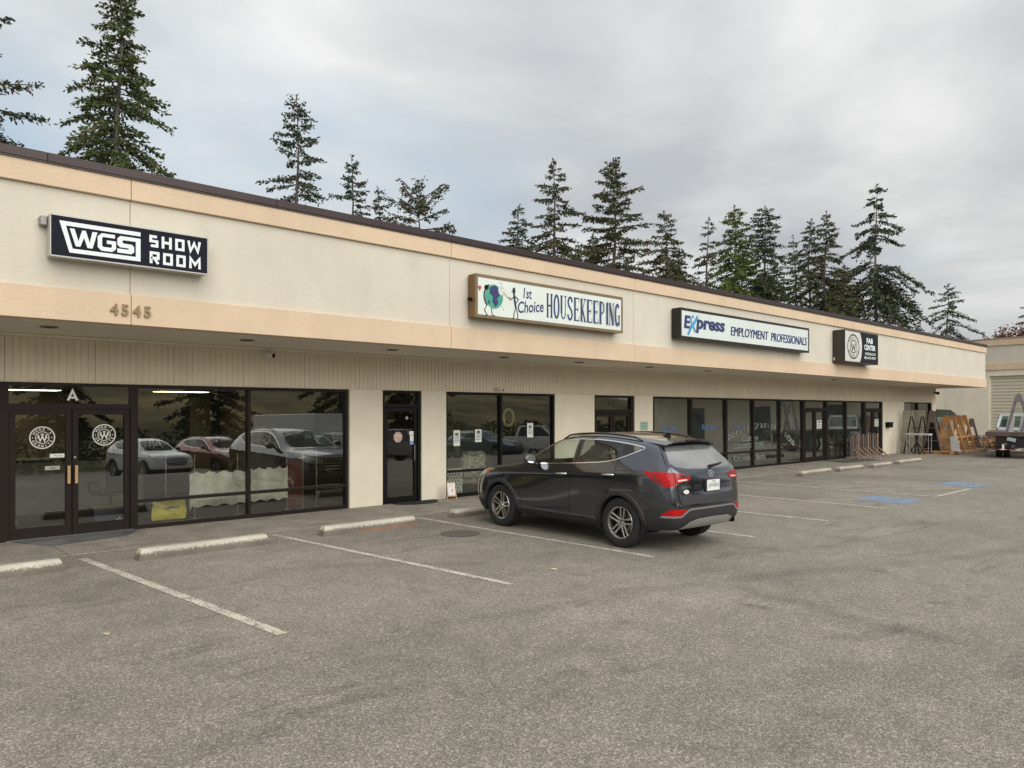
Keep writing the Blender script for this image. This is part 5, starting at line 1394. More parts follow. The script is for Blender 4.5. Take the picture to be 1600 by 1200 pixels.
m = MB(); m.add([pm(*p) for p in ellipse(.47, .43, .235, .235, 36)], [tuple(range(36))]); m.build('globe_picture', mat('globe_green', (.06, .33, .22), .5, var=.15, vs_=9), t2)
m = MB(); m.add([pm2(*p) for p in [(.36, .60), (.50, .655), (.60, .58), (.62, .47), (.55, .40), (.58, .30), (.50, .23), (.42, .33), (.44, .43), (.35, .48)]], [tuple(range(10))]); m.add([pm2(*p) for p in [(.30, .36), (.36, .33), (.37, .26), (.32, .29)]], [(0, 1, 2, 3)]); m.build('globe_land_picture', NAVY, t2)
m = MB(); BKI = mat('black_print', (.015, .015, .015), .6)
m.dy = .0003
m.add([pm3(*p) for p in ellipse(.27, .59, .055, .05, 16)], [tuple(range(16))])
stroke(m, ellipse(.47, .43, .26, .25, 14, R(120), R(235)), .03, pm3); stroke(m, [(.28, .25), (.22, .15), (.30, .05), (.22, .03)], .016, pm3); stroke(m, [(.40, .20), (.42, .06), (.50, .06)], .016, pm3)
m.add([pm3(*p) for p in ellipse(1.0, .60, .04, .07, 14)], [tuple(range(14))])
stroke(m, [(1.0, .53), (1.02, .40), (1.05, .27)], .045, pm3); stroke(m, [(1.05, .27), (1.0, .15), (.99, .05), (.93, .04)], .018, pm3); stroke(m, [(1.06, .27), (1.10, .14), (1.10, .05), (1.16, .04)], .018, pm3)
stroke(m, [(1.02, .50), (.92, .42), (.86, .46)], .018, pm3); stroke(m, [(1.03, .49), (1.12, .44), (1.06, .36)], .018, pm3); stroke(m, [(.93, .58), (.98, .585)], .012, pm3)
for p in ((.60, .72), (.66, .70), (.55, .77), (.68, .25), (.72, .20), (.63, .62)): m.add([pm3(*q) for q in ellipse(p[0], p[1], .010, .010, 6)], [tuple(range(6))])
m.build('figure_picture', BKI, t2)
m = MB(); m.add([pm3(*p) for p in [(.10, .50), (.06, .57), (.065, .60), (.085, .605), (.10, .585), (.115, .605), (.135, .60), (.14, .57)]], [tuple(range(8))]); m.build('heart_picture', mat('heart_red', (.45, .04, .05), .5), t2)
m = MB(); m.dy = .0005; stroke(m, [(.72, .53), (.86, .44), (.90, .40)], .03, pm3); m.build('duster_handle_picture', mat('duster_yellow', (.6, .55, .2), .5), t2)
m = MB(); m.add([pm3(*p) for p in ellipse(.66, .57, .085, .10, 12)], [tuple(range(12))]); m.build('duster_picture', mat('duster_white', (.6, .62, .6), .6, var=.3, vs_=40), t2)
m = MB(); m.lathe([(.0001, 0), (.035, 0), (.035, .06)], 12, 'x', Matrix.Translation((9.15, FY - .12, 4.12))); m.build('sign_switch', BLACKF, t2)
# 3 employment
BK = mat('black_sign_cabinet', (.018, .016, .014), .4, .3)
t3, f3, y3 = sign('long white sign with black frame reading Express Employment Professionals', 15.92, 22.95, 3.82, 4.585, .28, BK, BK, mat('white_sign_face', (.64, .70, .67), .45, var=.04, vs_=1.5), rim=.06)
x0, z0 = 15.92, 3.82
pm = lambda u, v: (x0 + u, y3 - .001, z0 + v); pm2 = lambda u, v: (x0 + u, y3 - .003, z0 + v)
m = MB(); m.dy = .0004; [(text(m, 'E', .16 + k_ * .012, .26, pm, .27, .33, bold=.035, shear=.12), text(m, 'press', .70 + k_ * .012, .175, pm, 1.36, .36, bold=.03, shear=.12)) for k_ in range(3)]; m.build('lettering', NAVY, t3)
m = MB(); m.dy = .0004; [text(m, 'EMPLOYMENT', 2.38 + k_ * .009, .225, pm, 2.05, .25, shear=.12) for k_ in range(4)]; m.build('lettering', NAVY, t3)
m = MB(); m.dy = .0004; [text(m, 'PROFESSIONALS', 4.60 + k_ * .009, .215, pm, 2.25, .25, shear=.12) for k_ in range(4)]; m.build('lettering', NAVY, t3)
m = MB(); m.dy = .0006; CY = mat('cyan_vinyl', (.06, .30, .55), .5, var=.2, vs_=6)
stroke(m, [(.34, .10), (.50, .34), (.62, .42), (.78, .60)], .085, pm2); stroke(m, [(.44, .56), (.52, .38), (.60, .30), (.68, .19)], .075, pm2); m.add([pm2(*p) for p in ellipse(.555, .575, .045, .045, 14)], [tuple(range(14))])
m.build('emblem', CY, t3)
# 4 fab center
t4, f4, y4 = sign('black box sign with round emblem reading Fab Center at the far end', 25.25, 28.05, 3.645, 4.725, .42, mat('brown_black_cabinet', (.035, .028, .020), .45), BK, mat('charcoal_sign_face', (.014, .017, .020), .6, spec=.15), rim=.03)
x0, z0 = 25.25, 3.645
pm = lambda u, v: (x0 + u, y4 - .001, z0 + v); pm2 = lambda u, v: (x0 + u, y4 - .003, z0 + v)
m = MB(); arc_ = [(1.18 + .22 * math.cos(t__), .54 + .51 * math.sin(t__)) for t__ in [R(90 - 180 * i / 16) for i in range(17)]]
m.add([pm(*p) for p in [(.03, 1.05)] + arc_ + [(.03, .03)]], [tuple(range(19))]); m.build('white_field', mat('off_white_vinyl', (.60, .60, .56), .5), t4)
m = MB(); m.dy = .0006; cx, cz = .70, .54
stroke(m, ellipse(cx, cz, .46, .40, 40), .05, pm2, True); stroke(m, ellipse(cx, cz, .25, .215, 30), .035, pm2, True)
stroke(m, [(cx - .16, cz + .1), (cx - .08, cz - .12), (cx, cz + .05), (cx + .08, cz - .12), (cx + .16, cz + .1)], .05, pm2)
for s0, a0, a1, up in (("WORK'S", 145, 35, True), ("GRANITE", 210, 330, False)):
    for i, ch in enumerate(s0):
        an = R(a0 + (a1 - a0) * i / (len(s0) - 1)); text(m, ch, cx + .355 * math.cos(an), cz + .305 * math.sin(an), pm2, None, .075, .02, 0, None, True, an - math.pi / 2 if up else an + math.pi / 2)
m.build('round_emblem', BKI, t4)
m = MB(); text(m, 'FAB', 1.80, .72, pm, .55, .19, bold=.04); text(m, 'CENTER', 1.60, .48, pm, .98, .19, bold=.04); text(m, 'WGSFAB.COM', 1.66, .31, pm, .92, .09, bold=.02); text(m, '360-675-0707', 1.60, .17, pm, 1.02, .09, bold=.02); m.build('lettering', WHT, t4)
m = MB(); m.box(25.22, 25.25, FY - .10, FY - .04, 3.70, 3.80); m.build('sign_switch', ALU, t4)
# ------------------------------------------------------------------ the parked car
car = make_suv('dark grey sport utility car parked nose in to the pavement', (9.50, 8.10, 0), R(87.6), car_paint('dark_grey_metallic', (.055, .060, .075)))
# ------------------------------------------------------------------ things seen through the glass
IL = mat('lit_ceiling_panel', (.8, .75, .6), .5, emis=(1.0, .80, .50), es=7.0)
for (x_, y_, lab) in ((3.6, 19.9, 'lit ceiling light seen through the transom left of the letter A'), (6.7, 19.2, 'lit ceiling light seen through the window above the yellow bag')):
    t_ = thing('ceiling_light', lab, 'lamp', (x_, y_, 2.45), group='lit ceiling lights in the showroom')
    m = MB(); m.box(x_ - .62, x_ + .62, y_ - .32, y_ + .32, 2.458, 2.499, bevel=.005); m.build('light_frame', DEC, t_)
    m = MB(); m.box(x_ - .58, x_ + .58, y_ - .28, y_ + .28, 2.45, 2.457); m.build('diffuser', IL, t_)
# reception desk
t_ = thing('reception_desk', 'white fronted reception desk seen through the double doors marked A', 'desk', (3.6, 16.6, .02))
m = MB(); m.box(2.2, 5.0, 16.5, 17.1, .02, 1.02, bevel=.01); m.build('desk_body', mat('desk_white', (.16, .155, .13), .5), t_)
m = MB(); m.box(2.1, 5.1, 16.4, 17.2, 1.021, 1.06, bevel=.01); m.build('desk_top', mat('desk_dark_top', (.03, .03, .03), .25), t_)
m = MB(); m.box(4.05, 6.3, 17.5, 17.56, .03, 2.2); m.build('desk_backboard', BLACKF, t_); m = MB(); text(m, 'CAMBRIA', 4.22, 1.16, wpl(17.49), 1.5, .19); m.build('lettering', mat('interior_letters', (.55, .56, .55), .4), t_)
t_ = thing('office_chair', 'black padded office chair behind the right hand door marked A', 'chair', (3.95, 14.9, .02), R(200))
CH = mat('black_chair_fabric', (.012, .011, .011), .6)
m = MB(); m.box(-.26, .26, -.26, .26, .44, .54, bevel=.05); m.build('seat', CH, t_, smooth=40, local=True)
m = MB(); m.box(-.27, .27, .22, .32, .50, 1.18, bevel=.05); m.build('backrest', CH, t_, smooth=40, local=True)
for s_ in (-1, 1):
    m = MB(); m.tube([(s_ * .27, .2, .50), (s_ * .32, .12, .68), (s_ * .32, -.14, .70), (s_ * .28, -.16, .50)], .025, 8); m.build('armrest', CH, t_, smooth=60, local=True)
m = MB(); m.tube([(0, 0, .08), (0, 0, .45)], .03, 10)
for k in range(5):
    a = 2 * math.pi * k / 5; m.beam((0, 0, .09), (.30 * math.cos(a), .30 * math.sin(a), .05), .035, .03)
m.build('chair_base', BLACKF, t_, local=True)
t_ = thing('cardboard_box', 'dark blue printed carton on the floor behind the right hand door', 'box', (3.72, 13.95, .02))
m = MB(); m.box(3.40, 4.02, 13.75, 14.15, .02, .34, bevel=.006); m.build('carton', mat('navy_carton', (.05, .06, .11), .6), t_)
m = MB(); m.box(3.39, 4.03, 13.74, 14.16, .341, .37, bevel=.004); m.build('carton_lid', mat('brown_card', (.20, .13, .07), .7), t_)
m = MB(); text(m, 'china', 3.72, .10, wpl(13.738), .26, .10, bold=.02); m.build('lettering', DEC, t_)
# yellow bag
t_ = thing('yellow_bag', 'yellow plastic bag leaning inside the window right of the double doors', 'bag', (4.55, 13.62, .04))
m = MB(); YB = mat('yellow_plastic', (.78, .68, .10), .45, var=.10, vs_=5, bump=.8, bs=9)
v = []; nx, nz = 10, 8
for s_ in (0, 1):
    for i in range(nx + 1):
        for j in range(nz + 1):
            u = i / nx; w_ = j / nz; x_ = 4.28 + u * .56 + (.03 * math.sin(w_ * 5)) * (u - .5); z_ = .085 + w_ * (.33 + .05 * u - .02 * math.sin(u * 6))
            b = math.sin(math.pi * u) * math.sin(math.pi * min(1, w_ + .12)) * .09
            v.append((x_, 13.66 + (b if s_ else -b) + .012 * math.sin(u * 19 + w_ * 13), z_))
n_ = (nx + 1) * (nz + 1); f = []
for s_ in (0, 1):
    for i in range(nx):
        for j in range(nz):
            a = s_ * n_ + i * (nz + 1) + j; q = (a, a + nz + 1, a + nz + 2, a + 1); f.append(q if s_ == 0 else q[::-1])
m.add(v, f); m.build('bag_body', YB, t_, smooth=True)
m = MB(); m.tube([(4.42, 13.62, .38), (4.46, 13.60, .44), (4.58, 13.60, .45), (4.64, 13.62, .40)], .010, 6); m.build('bag_handle', YB, t_, smooth=60)
m = MB(); text(m, 'LIBERTY', 4.58, .30, wpl(13.555), .26, .05, center=True, bold=.03); text(m, 'HOME CENTER', 4.58, .245, wpl(13.553), .22, .02, center=True); text(m, 'sale', 4.60, .19, wpl(13.553), .08, .02, center=True); m.build('bag_print', BLACKF, t_)
# pale wavy stone sheets on the low display
t_ = thing('stone_sample_sheet', 'wavy edged pale marble sheets hung across the lower window', 'stone sheet', (5.85, 14.0, .2))
MARB = mat('pale_marble', (.62, .62, .52), .35, var=.35, vs_=3.2, det=12, col2=(.78, .78, .70))
for (x_a, x_b, za, zb, yy) in ((4.98, 6.05, .24, .85, 13.85), (6.02, 6.86, .26, .87, 13.83)):
    m = MB(); n_ = 24; top = [(x_a + (x_b - x_a) * i / n_, zb + .022 * math.sin(i * 1.1 + x_a) + .010 * math.sin(i * 2.7)) for i in range(n_ + 1)]; bot = [(x_b - (x_b - x_a) * i / n_, za + .020 * math.sin(i * .9 + x_a) - (.07 if (i == n_) else 0)) for i in range(n_ + 1)]
    m.prism(top + bot, yy, yy + .03, 'y'); m.build('sheet', MARB, t_)
POSTL = {4.6: 'chrome post behind the yellow bag', 5.1: 'chrome post at the left edge of the pale stone sheets', 5.9: 'chrome post behind the middle of the stone sheets', 6.9: 'chrome post at the right edge of the stone sheets', 7.25: 'chrome post in front of the dark red cabinet', 7.55: 'chrome post nearest the right jamb of the show room window'}
for xx in (4.6, 5.1, 5.9, 6.9, 7.25, 7.55):
    t_ = thing('display_post', POSTL[xx], 'post', (xx, 13.95, .02), group='chrome display posts in the window')
    m = MB(); m.tube([(xx, 13.95, .04), (xx, 13.95, 1.18)], .012, 8); m.build('pole', STEEL, t_, smooth=60)
    m = MB(); m.lathe([(.0001, .02), (.07, .02), (.07, .035), (.0001, .04)], 16, 'z', Matrix.Translation((xx, 13.95, 0))); m.build('foot', STEEL, t_)
t_ = thing('display_cabinet', 'dark red wooden cabinet inside the window left of the single black door', 'cabinet', (7.25, 14.5, .02))
m = MB(); m.box(7.05, 7.42, 14.3, 14.8, .02, .95, bevel=.01); m.build('cabinet_body', mat('red_wood', (.13, .03, .02), .4, var=.2, vs_=4, stretch=(1, 1, .2)), t_); m = MB(); m.box(7.02, 7.45, 14.27, 14.83, .951, .985, bevel=.006); m.build('cabinet_top', mat('red_wood_top', (.10, .028, .02), .3), t_)
# second shop: patterned panel and armchair
t_ = thing('patterned_screen', 'white screen with dark diamond pattern inside the window with notices', 'screen', (10.95, 13.72, .05))
m = MB(); m.box(10.62, 11.20, 13.70, 13.73, .05, .64, bevel=.004); m.build('panel', mat('screen_white', (.62, .68, .64), .6), t_)
m = MB()
for i in range(6):
    for j in range(7):
        cx = 10.68 + i * .09 + (.045 if j % 2 else 0); cz = .10 + j * .08
        if cx < 11.17: m.add([(cx - .024, 13.698, cz), (cx, 13.698, cz - .036), (cx + .024, 13.698, cz), (cx, 13.698, cz + .036)], [(0, 1, 2, 3)])
m.build('diamond_pattern', mat('pattern_ink', (.03, .05, .07), .6), t_)
t_ = thing('armchair', 'small floral armchair inside the window with notices', 'chair', (11.9, 14.3, .02), R(160))
FLO = mat('floral_fabric', (.40, .40, .34), .8, var=.75, vs_=14, det=3)
m = MB(); m.box(-.34, .34, -.32, .30, .16, .44, bevel=.06); m.build('seat', FLO, t_, smooth=40, local=True)
m = MB(); m.box(-.32, .32, .22, .36, .30, .98, bevel=.06); m.build('backrest', FLO, t_, smooth=40, local=True)
for a, b in ((-.28, -.26), (.28, -.26), (-.28, .24), (.28, .24)):
    m = MB(); m.tube([(a, b, 0), (a, b, .18)], [.015, .022], 8); m.build('leg', BLACKF, t_, local=True)
t_ = thing('wall_wreath', 'pale round wreath hanging inside the right pane of the window with notices', 'wreath', (12.75, 13.75, 1.5))
m = MB(); m.tube([(12.75 + .17 * math.cos(a), 13.78, 1.82 + .21 * math.sin(a)) for a in [2 * math.pi * i / 24 for i in range(24)]], .035, 8, closed=True); m.build('ring', mat('wreath_straw', (.35, .34, .20), .8, var=.4, vs_=30, bump=1), t_, smooth=60)
# small easel sign outside
t_ = thing('easel_sign', 'small wooden easel sign with white board on the pavement beside the pier', 'sign', (10.38, 13.1, .012), R(-12), None, .66)
WD = mat('pale_wood', (.50, .33, .19), .6, var=.15, vs_=8, stretch=(1, 1, .2)); 
for s_ in (-1, 1):
    m = MB(); m.beam((s_ * .17, -.10, .0), (s_ * .13, .02, .60), .025, .02); m.build('easel_leg', WD, t_, local=True)
m = MB(); m.beam((0, .26, 0), (0, .03, .56), .025, .02); m.build('easel_leg', WD, t_, local=True)
m = MB(); m.beam((-.16, -.075, .12), (.16, -.075, .12), .03, .025); m.beam((-.14, .015, .585), (.14, .015, .585), .03, .02); m.build('crossbar', WD, t_, local=True)
Mx = Matrix.Translation((0, -.085, .13)) @ Matrix.Rotation(R(-12), 4, 'X')
m = MB(); m.box(-.135, .135, -.008, .004, .01, .43, M=Mx, bevel=.003); bo_ = m.build('board', mat('white_board', (.74, .70, .68), .5), t_, local=True)
m = MB(); plb = lambda u, v: Mx @ Vector((u, -.010, v)); m.add([plb(*p) for p in ellipse(.03, .19, .045, .055, 14)], [tuple(range(14))]); stroke(m, [(-.07, .34), (.07, .34)], .02, plb); m.build('board_print', mat('orange_print', (.75, .40, .12), .6), bo_, local=True)
# door mat
m = MB(); pts = [(9.0, 13.33), (10.05, 13.33)] + [(9.52 + .55 * math.cos(a), 13.32 + .42 * math.sin(a)) for a in [R(-180 * i / 14) for i in range(15)]][::1]
m.prism([(9.52 + .56 * math.cos(a), 13.30 + .45 * math.sin(a)) for a in [R(180 + 180 * i / 16) for i in range(17)]], .015, .030, 'z')
m.build('doormat', mat('black_rubber_mat', (.012, .012, .012), .9, bump=.5, bs=90), label='black half round rubber mat at the single black door', cat='doormat')

# ------------------------------------------------------------------ stone yard at the far end of the shops
WOOD = mat('orange_timber', (.48, .23, .085), .7, var=.28, vs_=3.0, stretch=(1, 1, .25), bump=.3, bs=60)
WOODP = mat('pale_pallet_wood', (.46, .31, .19), .8, var=.3, vs_=5, bump=.3, bs=60)
GREYW = mat('grey_weathered_timber', (.19, .15, .13), .85, var=.2, vs_=5)
BLKS = mat('black_steel_tube', (.015, .012, .015), .45, .4)
def a_frame(x, yc, h, half, m_, w, lab, name='timber_a_frame', grp='timber A frames on the pallets', top=.45, z=.0, braces=(.34,), plate=True, base=True):
    t_ = thing(name, lab, 'slab rack', (x, yc, z), group=grp)
    for s_ in (-1, 1):
        m = MB(); m.beam((x, yc + s_ * half, z), (x, yc + s_ * .03, z + h), w, w * .8, up=(1, 0, 0)); m.build('leg', m_, t_)
    for bz in braces:
        hw = half * (1 - bz / 1.0)
        m = MB(); m.beam((x - w * .5, yc - hw - .05, z + h * bz), (x - w * .5, yc + hw + .05, z + h * bz), w * .8, w * .3); m.build('cross_brace', m_, t_)
    if plate:
        m = MB(); m.prism([(yc - .10, z + h + .02), (yc + .10, z + h + .02), (yc + .05 + half * top * .75, z + h * (1 - top * .62)), (yc - .05 - half * top * .75, z + h * (1 - top * .62))], x - w * .62, x - w * .42, 'x'); m.build('gusset', m_, t_)
    if base:
        m = MB(); m.beam((x, yc - half - .08, z + w * .4), (x, yc + half + .08, z + w * .4), w, w * .8); m.build('foot_beam', m_, t_)
    return t_
ords = ['nearest', 'second', 'third', 'fourth']
for k, x in enumerate((39.0, 39.95, 40.9, 41.85)):
    a_frame(x, 11.78 + .02 * k, 1.62, .46, WOOD, .10, f'{ords[k]} orange timber A frame on the pallet row' if k else 'nearest and leftmost orange timber A frame on the pallets', z=.15)
a_frame(42.9, 11.80, 1.45, .36, GREYW, .10, 'grey weathered A frame behind the orange timber ones', z=.15, grp=None, plate=True)
m = MB(); m.beam((38.9, 11.55, .74), (42.0, 11.52, .76), .05, .10); t_ = m.build('timber_rail', WOOD, label='long horizontal timber rail nailed across the orange A frames', cat='rail')
def pallet(x, y, z, lx, ly, rz, lab, grp, m_=WOODP, slats=7):
    t_ = thing('pallet', lab, 'pallet', (x, y, z), rz, group=grp)
    for j in (-1, 0, 1):
        b = MB(); b.box(-lx / 2, lx / 2, j * (ly / 2 - .05) - .045, j * (ly / 2 - .05) + .045, .022, .115, bevel=.004); b.build('stringer', m_, t_, local=True)
    for i in range(slats):
        u = -lx / 2 + .05 + (lx - .10) * i / (slats - 1)
        b = MB(); b.box(u - .05, u + .05, -ly / 2, ly / 2, .117, .137, bevel=.002); b.build('deck_board', m_, t_, local=True)
    for u in (-lx / 2 + .05, 0, lx / 2 - .05):
        b = MB(); b.box(u - .05, u + .05, -ly / 2, ly / 2, 0, .02); b.build('bottom_board', m_, t_, local=True)
    return t_
pallet(38.35, 11.85, .0, 1.5, 1.35, .02, 'orange stained pallet at the left foot of the timber A frames', 'pallets under the timber racks', WOOD)
pallet(39.95, 11.75, .0, 1.6, 1.5, -.03, 'middle pallet under the timber A frames', 'pallets under the timber racks', WOODP)
pallet(41.9, 11.78, .0, 1.8, 1.45, .02, 'right hand pallet under the timber A frames', 'pallets under the timber racks')
# piles of old pallets beside them
rr = random.Random(5)
for k, (x, y) in enumerate(((44.9, 12.2), (45.2, 10.8), (46.8, 11.6))):
    for j in range(5 if k < 2 else 4):
        pallet(x + rr.uniform(-.12, .12), y + rr.uniform(-.1, .1), .142 * j, 1.25, 1.1, rr.uniform(-.15, .15), ['lowest', 'second lowest', 'middle', 'second highest', 'topmost'][j] + [' pallet of the low pile nearest the timber racks', ' pallet of the low pile beside the truck wheel', ' pallet of the rear pile before the pale wall'][k], 'old pallets in low piles', [mat('grey_green_pallet', (.20, .21, .17), .85, var=.2), WOODP, WOOD, WOODP, GREYW][j], 6)
def sheet(pts, x, d, m_, lab, cat='stone slab', lean=0.0, name='stone_slab', grp=None):
    """outline in (y, z) at distance x, thickness d, leaning away by `lean` metres per metre of height"""
    m = MB(); m.prism(pts, 0, d, 'x'); m.v = [(x + p[0] + p[2] * lean, p[1], p[2]) for p in m.v]
    return m.build(name, m_, label=lab, cat=cat, group=grp)
PALE = mat('pale_stone_slab', (.34, .33, .25), .5, var=.18, vs_=2.2, det=10, col2=(.40, .385, .31)); GRN = mat('green_grey_slab', (.15, .18, .15), .4, var=.2, vs_=3)
WHS = mat('white_slab', (.60, .60, .58), .4, var=.10, vs_=4, det=10); CARD = mat('tan_cardboard', (.60, .42, .22), .8, var=.08)
sheet([(13.33, .0), (12.70, .0), (12.73, 2.02), (13.20, 2.0)], 37.45, .05, PALE, 'tall pale stone slab leaning at the left of the black frames', lean=.03)
sheet([(12.86, .0), (12.48, .0), (12.36, 2.04), (12.80, 2.04)], 37.75, .05, PALE, 'tall pale stone slab right behind the first black frame', lean=.03)
sheet([(13.30, .0), (13.24, .0), (13.18, .55), (13.22, .62)], 37.2, .04, WHS, 'narrow white offcut leaning at the foot of the tall slab', 'stone offcut', lean=.05)
for k, (x, yc, lab) in enumerate(((36.95, 12.62, 'black steel A frame in front of the tall pale slab'), (37.55, 12.36, 'second black steel A frame, nearer the timber racks'))):
    t_ = a_frame(x, yc, 1.74, .34, BLKS, .045, lab, 'steel_a_frame', 'black steel A frames', plate=False, braces=(.42, .62), base=False)
    for s_ in (-1, 1):
        m = MB(); m.beam((x, yc + s_ * .22, .55), (x, yc - s_ * .10, .02), .035, .03, up=(1, 0, 0)); m.build('diagonal_brace', BLKS, t_)
m = MB(); m.beam((36.95, 12.62, 1.20), (37.55, 12.36, 1.22), .12, .03); m.build('steel_shelf', BLKS, label='thin dark shelf joining the two black steel frames', cat='shelf')
a_frame(38.35, 12.2, 2.0, .42, GREYW, .09, 'tall dark brown A frame carrying the green slabs', grp=None, plate=True, braces=(.3, .6))
m = MB(); m.prism([(12.42, 1.95), (12.28, 1.95), (11.86, .1), (12.55, .1)], 38.42, 38.50, 'x'); m.build('dark_panel', mat('near_black_panel', (.008, .008, .01), .5), label='near black panel filling the inside of the tall brown A frame', cat='plastic sheet')  # flat near black fill for the dark triangle between the legs
sheet([(12.57, 2.0), (11.82, 1.97), (11.73, 1.05), (12.2, 1.05)], 39.2, .05, GRN, 'grey green slab on the right side of the tall brown frame', lean=.02)
sheet([(12.62, 2.08), (11.95, 2.05), (11.72, 1.86), (11.72, 1.3), (12.4, 1.3)], 40.1, .05, GRN, 'hindmost grey green slab with curved top edge', lean=.02)
sheet([(12.27, 1.70), (11.90, 1.70), (11.80, 1.06), (12.10, 1.05)], 39.2, .03, WHS, 'white sheet leaning upright behind the nearest timber frame')
sheet([(12.33, 1.09), (11.60, 1.10), (11.60, .17), (11.86, .17), (12.1, .50)], 39.12, .02, CARD, 'tan cardboard sheet behind the nearest timber frame', 'cardboard', name='cardboard_sheet')
sheet([(12.30, .80), (12.24, .80), (12.02, .16), (12.12, .16)], 38.60, .02, WHS, 'narrow white strip leaning left of the tan cardboard', 'stone offcut')
sheet([(11.47, .80), (11.20, .84), (11.02, .16), (11.40, .145)], 38.35, .03, WHS, 'white marble piece leaning on the front of the timber racks', lean=.10)
sheet([(11.86, 1.55), (11.66, 1.55), (11.60, .95), (11.86, .95)], 39.4, .02, WHS, 'small white sheet behind the second timber frame')
sheet([(11.86, 1.50), (11.66, 1.50), (11.55, .20), (11.86, .20)], 41.2, .02, CARD, 'tan board standing behind the third timber frame', 'cardboard', name='cardboard_sheet')
m = MB(); m.box(38.1, 38.5, 10.95, 11.32, .147, .17); m.build('stone_offcut', WHS, label='white offcut lying flat on the pallet corner', cat='stone offcut')
t_ = thing('steel_table', 'light metal table with white top before the black frames', 'table', (36.75, 12.2, 0))
m = MB(); m.box(36.5, 36.95, 11.74, 12.72, .90, .97, bevel=.005); m.build('table_top', WHS, t_)
for a, b in ((36.53, 11.77), (36.92, 11.77), (36.53, 12.69), (36.92, 12.69)):
    m = MB(); m.tube([(a, b, 0), (a, b, .90)], .016, 8); m.build('leg', STEEL, t_)
m = MB(); m.beam((36.53, 11.77, .3), (36.53, 12.69, .3), .02); m.beam((36.92, 11.77, .3), (36.92, 12.69, .3), .02); m.build('stretcher', STEEL, t_)
# timber cradle on the pavement before the workshop doors: a base with upright posts and angled feet
t_ = thing('slab_cradle', 'low wooden cradle of upright posts before the last glazed doors', 'rack', (32.5, 12.9, .012))
PW_ = mat('pinkish_timber', (.34, .23, .17), .8, var=.25, vs_=6)
for s_ in (12.75, 13.15):
    m = MB(); m.box(31.2, 34.0, s_ - .05, s_ + .05, .012, .10); m.build('base_rail', GREYW, t_)
for k in range(6):
    x = 31.35 + k * .5
    m = MB(); m.beam((x, 12.95, .10), (x, 12.95, 1.02), .055, .075); m.build('post', PW_ if k % 2 else GREYW, t_)
    m = MB(); m.beam((x, 12.92, .42), (x, 12.45, .02), .05, .05, up=(1, 0, 0)); m.build('angled_foot', PW_, t_)
    m = MB(); m.beam((x + .22, 13.15, .10), (x + .22, 13.15, .95), .05, .07); m.build('post', GREYW, t_)

# ------------------------------------------------------------------ flatbed truck seen from behind (local: x forward, y left)
TR = thing('flatbed_truck', 'flatbed truck seen from behind carrying grey A frames at the right edge', 'truck', (36.6, 8.25, 0), R(13))
DKW = mat('dark_deck_wood', (.10, .07, .05), .8, var=.2, vs_=4); DKS = mat('dark_truck_steel', (.018, .013, .013), .6, .2); CABW = mat('white_cab_paint', (.55, .60, .64), .3, coat=.6)
m = MB(); m.box(-.02, 4.4, -1.25, 1.25, .98, 1.10, bevel=.01); m.build('deck', DKW, TR, local=True)
m = MB(); m.box(-.06, -.021, -1.27, 1.27, .93, 1.11, bevel=.008); m.box(-.10, -.06, .95, 1.20, .84, .93); m.build('rear_beam', mat('rusty_beam', (.09, .06, .048), .7, var=.3, vs_=6), TR, local=True)
m = MB(); m.box(.1, 6.3, .28, .42, .62, .975); m.box(.1, 6.3, -.42, -.28, .62, .975); m.box(.05, .12, -.75, .9, .45, .97); m.build('chassis', DKS, TR, local=True)
m = MB(); m.box(-.04, .04, -.95, .95, .36, .40, bevel=.01); m.build('bumper_bar', mat('red_reflector_bar', (.30, .03, .03), .5), TR, local=True)
for s_ in (-.82, 0.1, .66):
    m = MB(); m.box(-.046, -.041, s_ - .10, s_ + .10, .365, .397); m.build('reflector_strip', DEC, TR, local=True)
m = MB(); m.box(-.03, .02, .60, .68, .40, .60); m.build('bumper_bracket', DEC, TR, local=True)
m = MB(); m.box(-.04, -.028, -.155, .155, -.075, .075, M=Matrix.Translation((.0, .35, .80)) @ Matrix.Rotation(R(12), 4, 'X')); m.build('licence_plate', mat('worn_plate', (.34, .40, .42), .5, var=.25, vs_=20), TR, local=True)
for y_ in (.55, .30):
    m = MB(); m.lathe([(.0001, -.02), (.06, -.02), (.06, .03)], 14, 'x', Matrix.Translation((.02, y_, .62 if y_ > .5 else .52))); m.build('tail_lamp', mat('dull_lens', (.10, .10, .09), .3), TR, local=True)
for (wx, wy) in ((1.35, .80), (1.35, .52), (1.35, -.52), (1.35, -.80), (5.6, .86), (5.6, -.86)):
    w_ = bpy.data.objects.new('wheel', None); COL.objects.link(w_); w_.parent = TR; w_.location = (wx, wy, .41)
    m = MB(); m.lathe([(.25, .11), (.33, .125), (.395, .11), (.41, .08), (.41, -.08), (.395, -.11), (.33, -.125), (.25, -.11)], 28, 'y'); m.build('tyre', MATS['tyre_rubber'], w_, smooth=30, local=True)
    m = MB(); m.lathe([(.0001, .04), (.10, .05), (.20, .03), (.252, .10)], 20, 'y'); m.lathe([(.0001, -.04), (.10, -.05), (.20, -.03), (.252, -.10)], 20, 'y'); m.build('rim', DEC, w_, smooth=40, local=True)
m = MB(); m.box(4.75, 6.4, -.98, .98, .55, 1.25, bevel=.08); m.box(6.3, 7.2, -.92, .92, .55, 1.22, bevel=.12)
v8 = [(4.78, -.95, 1.2), (4.78, .95, 1.2), (4.86, .80, 1.80), (4.86, -.80, 1.80), (6.35, -.95, 1.2), (6.35, .95, 1.2), (5.9, .80, 1.80), (5.9, -.80, 1.80)]
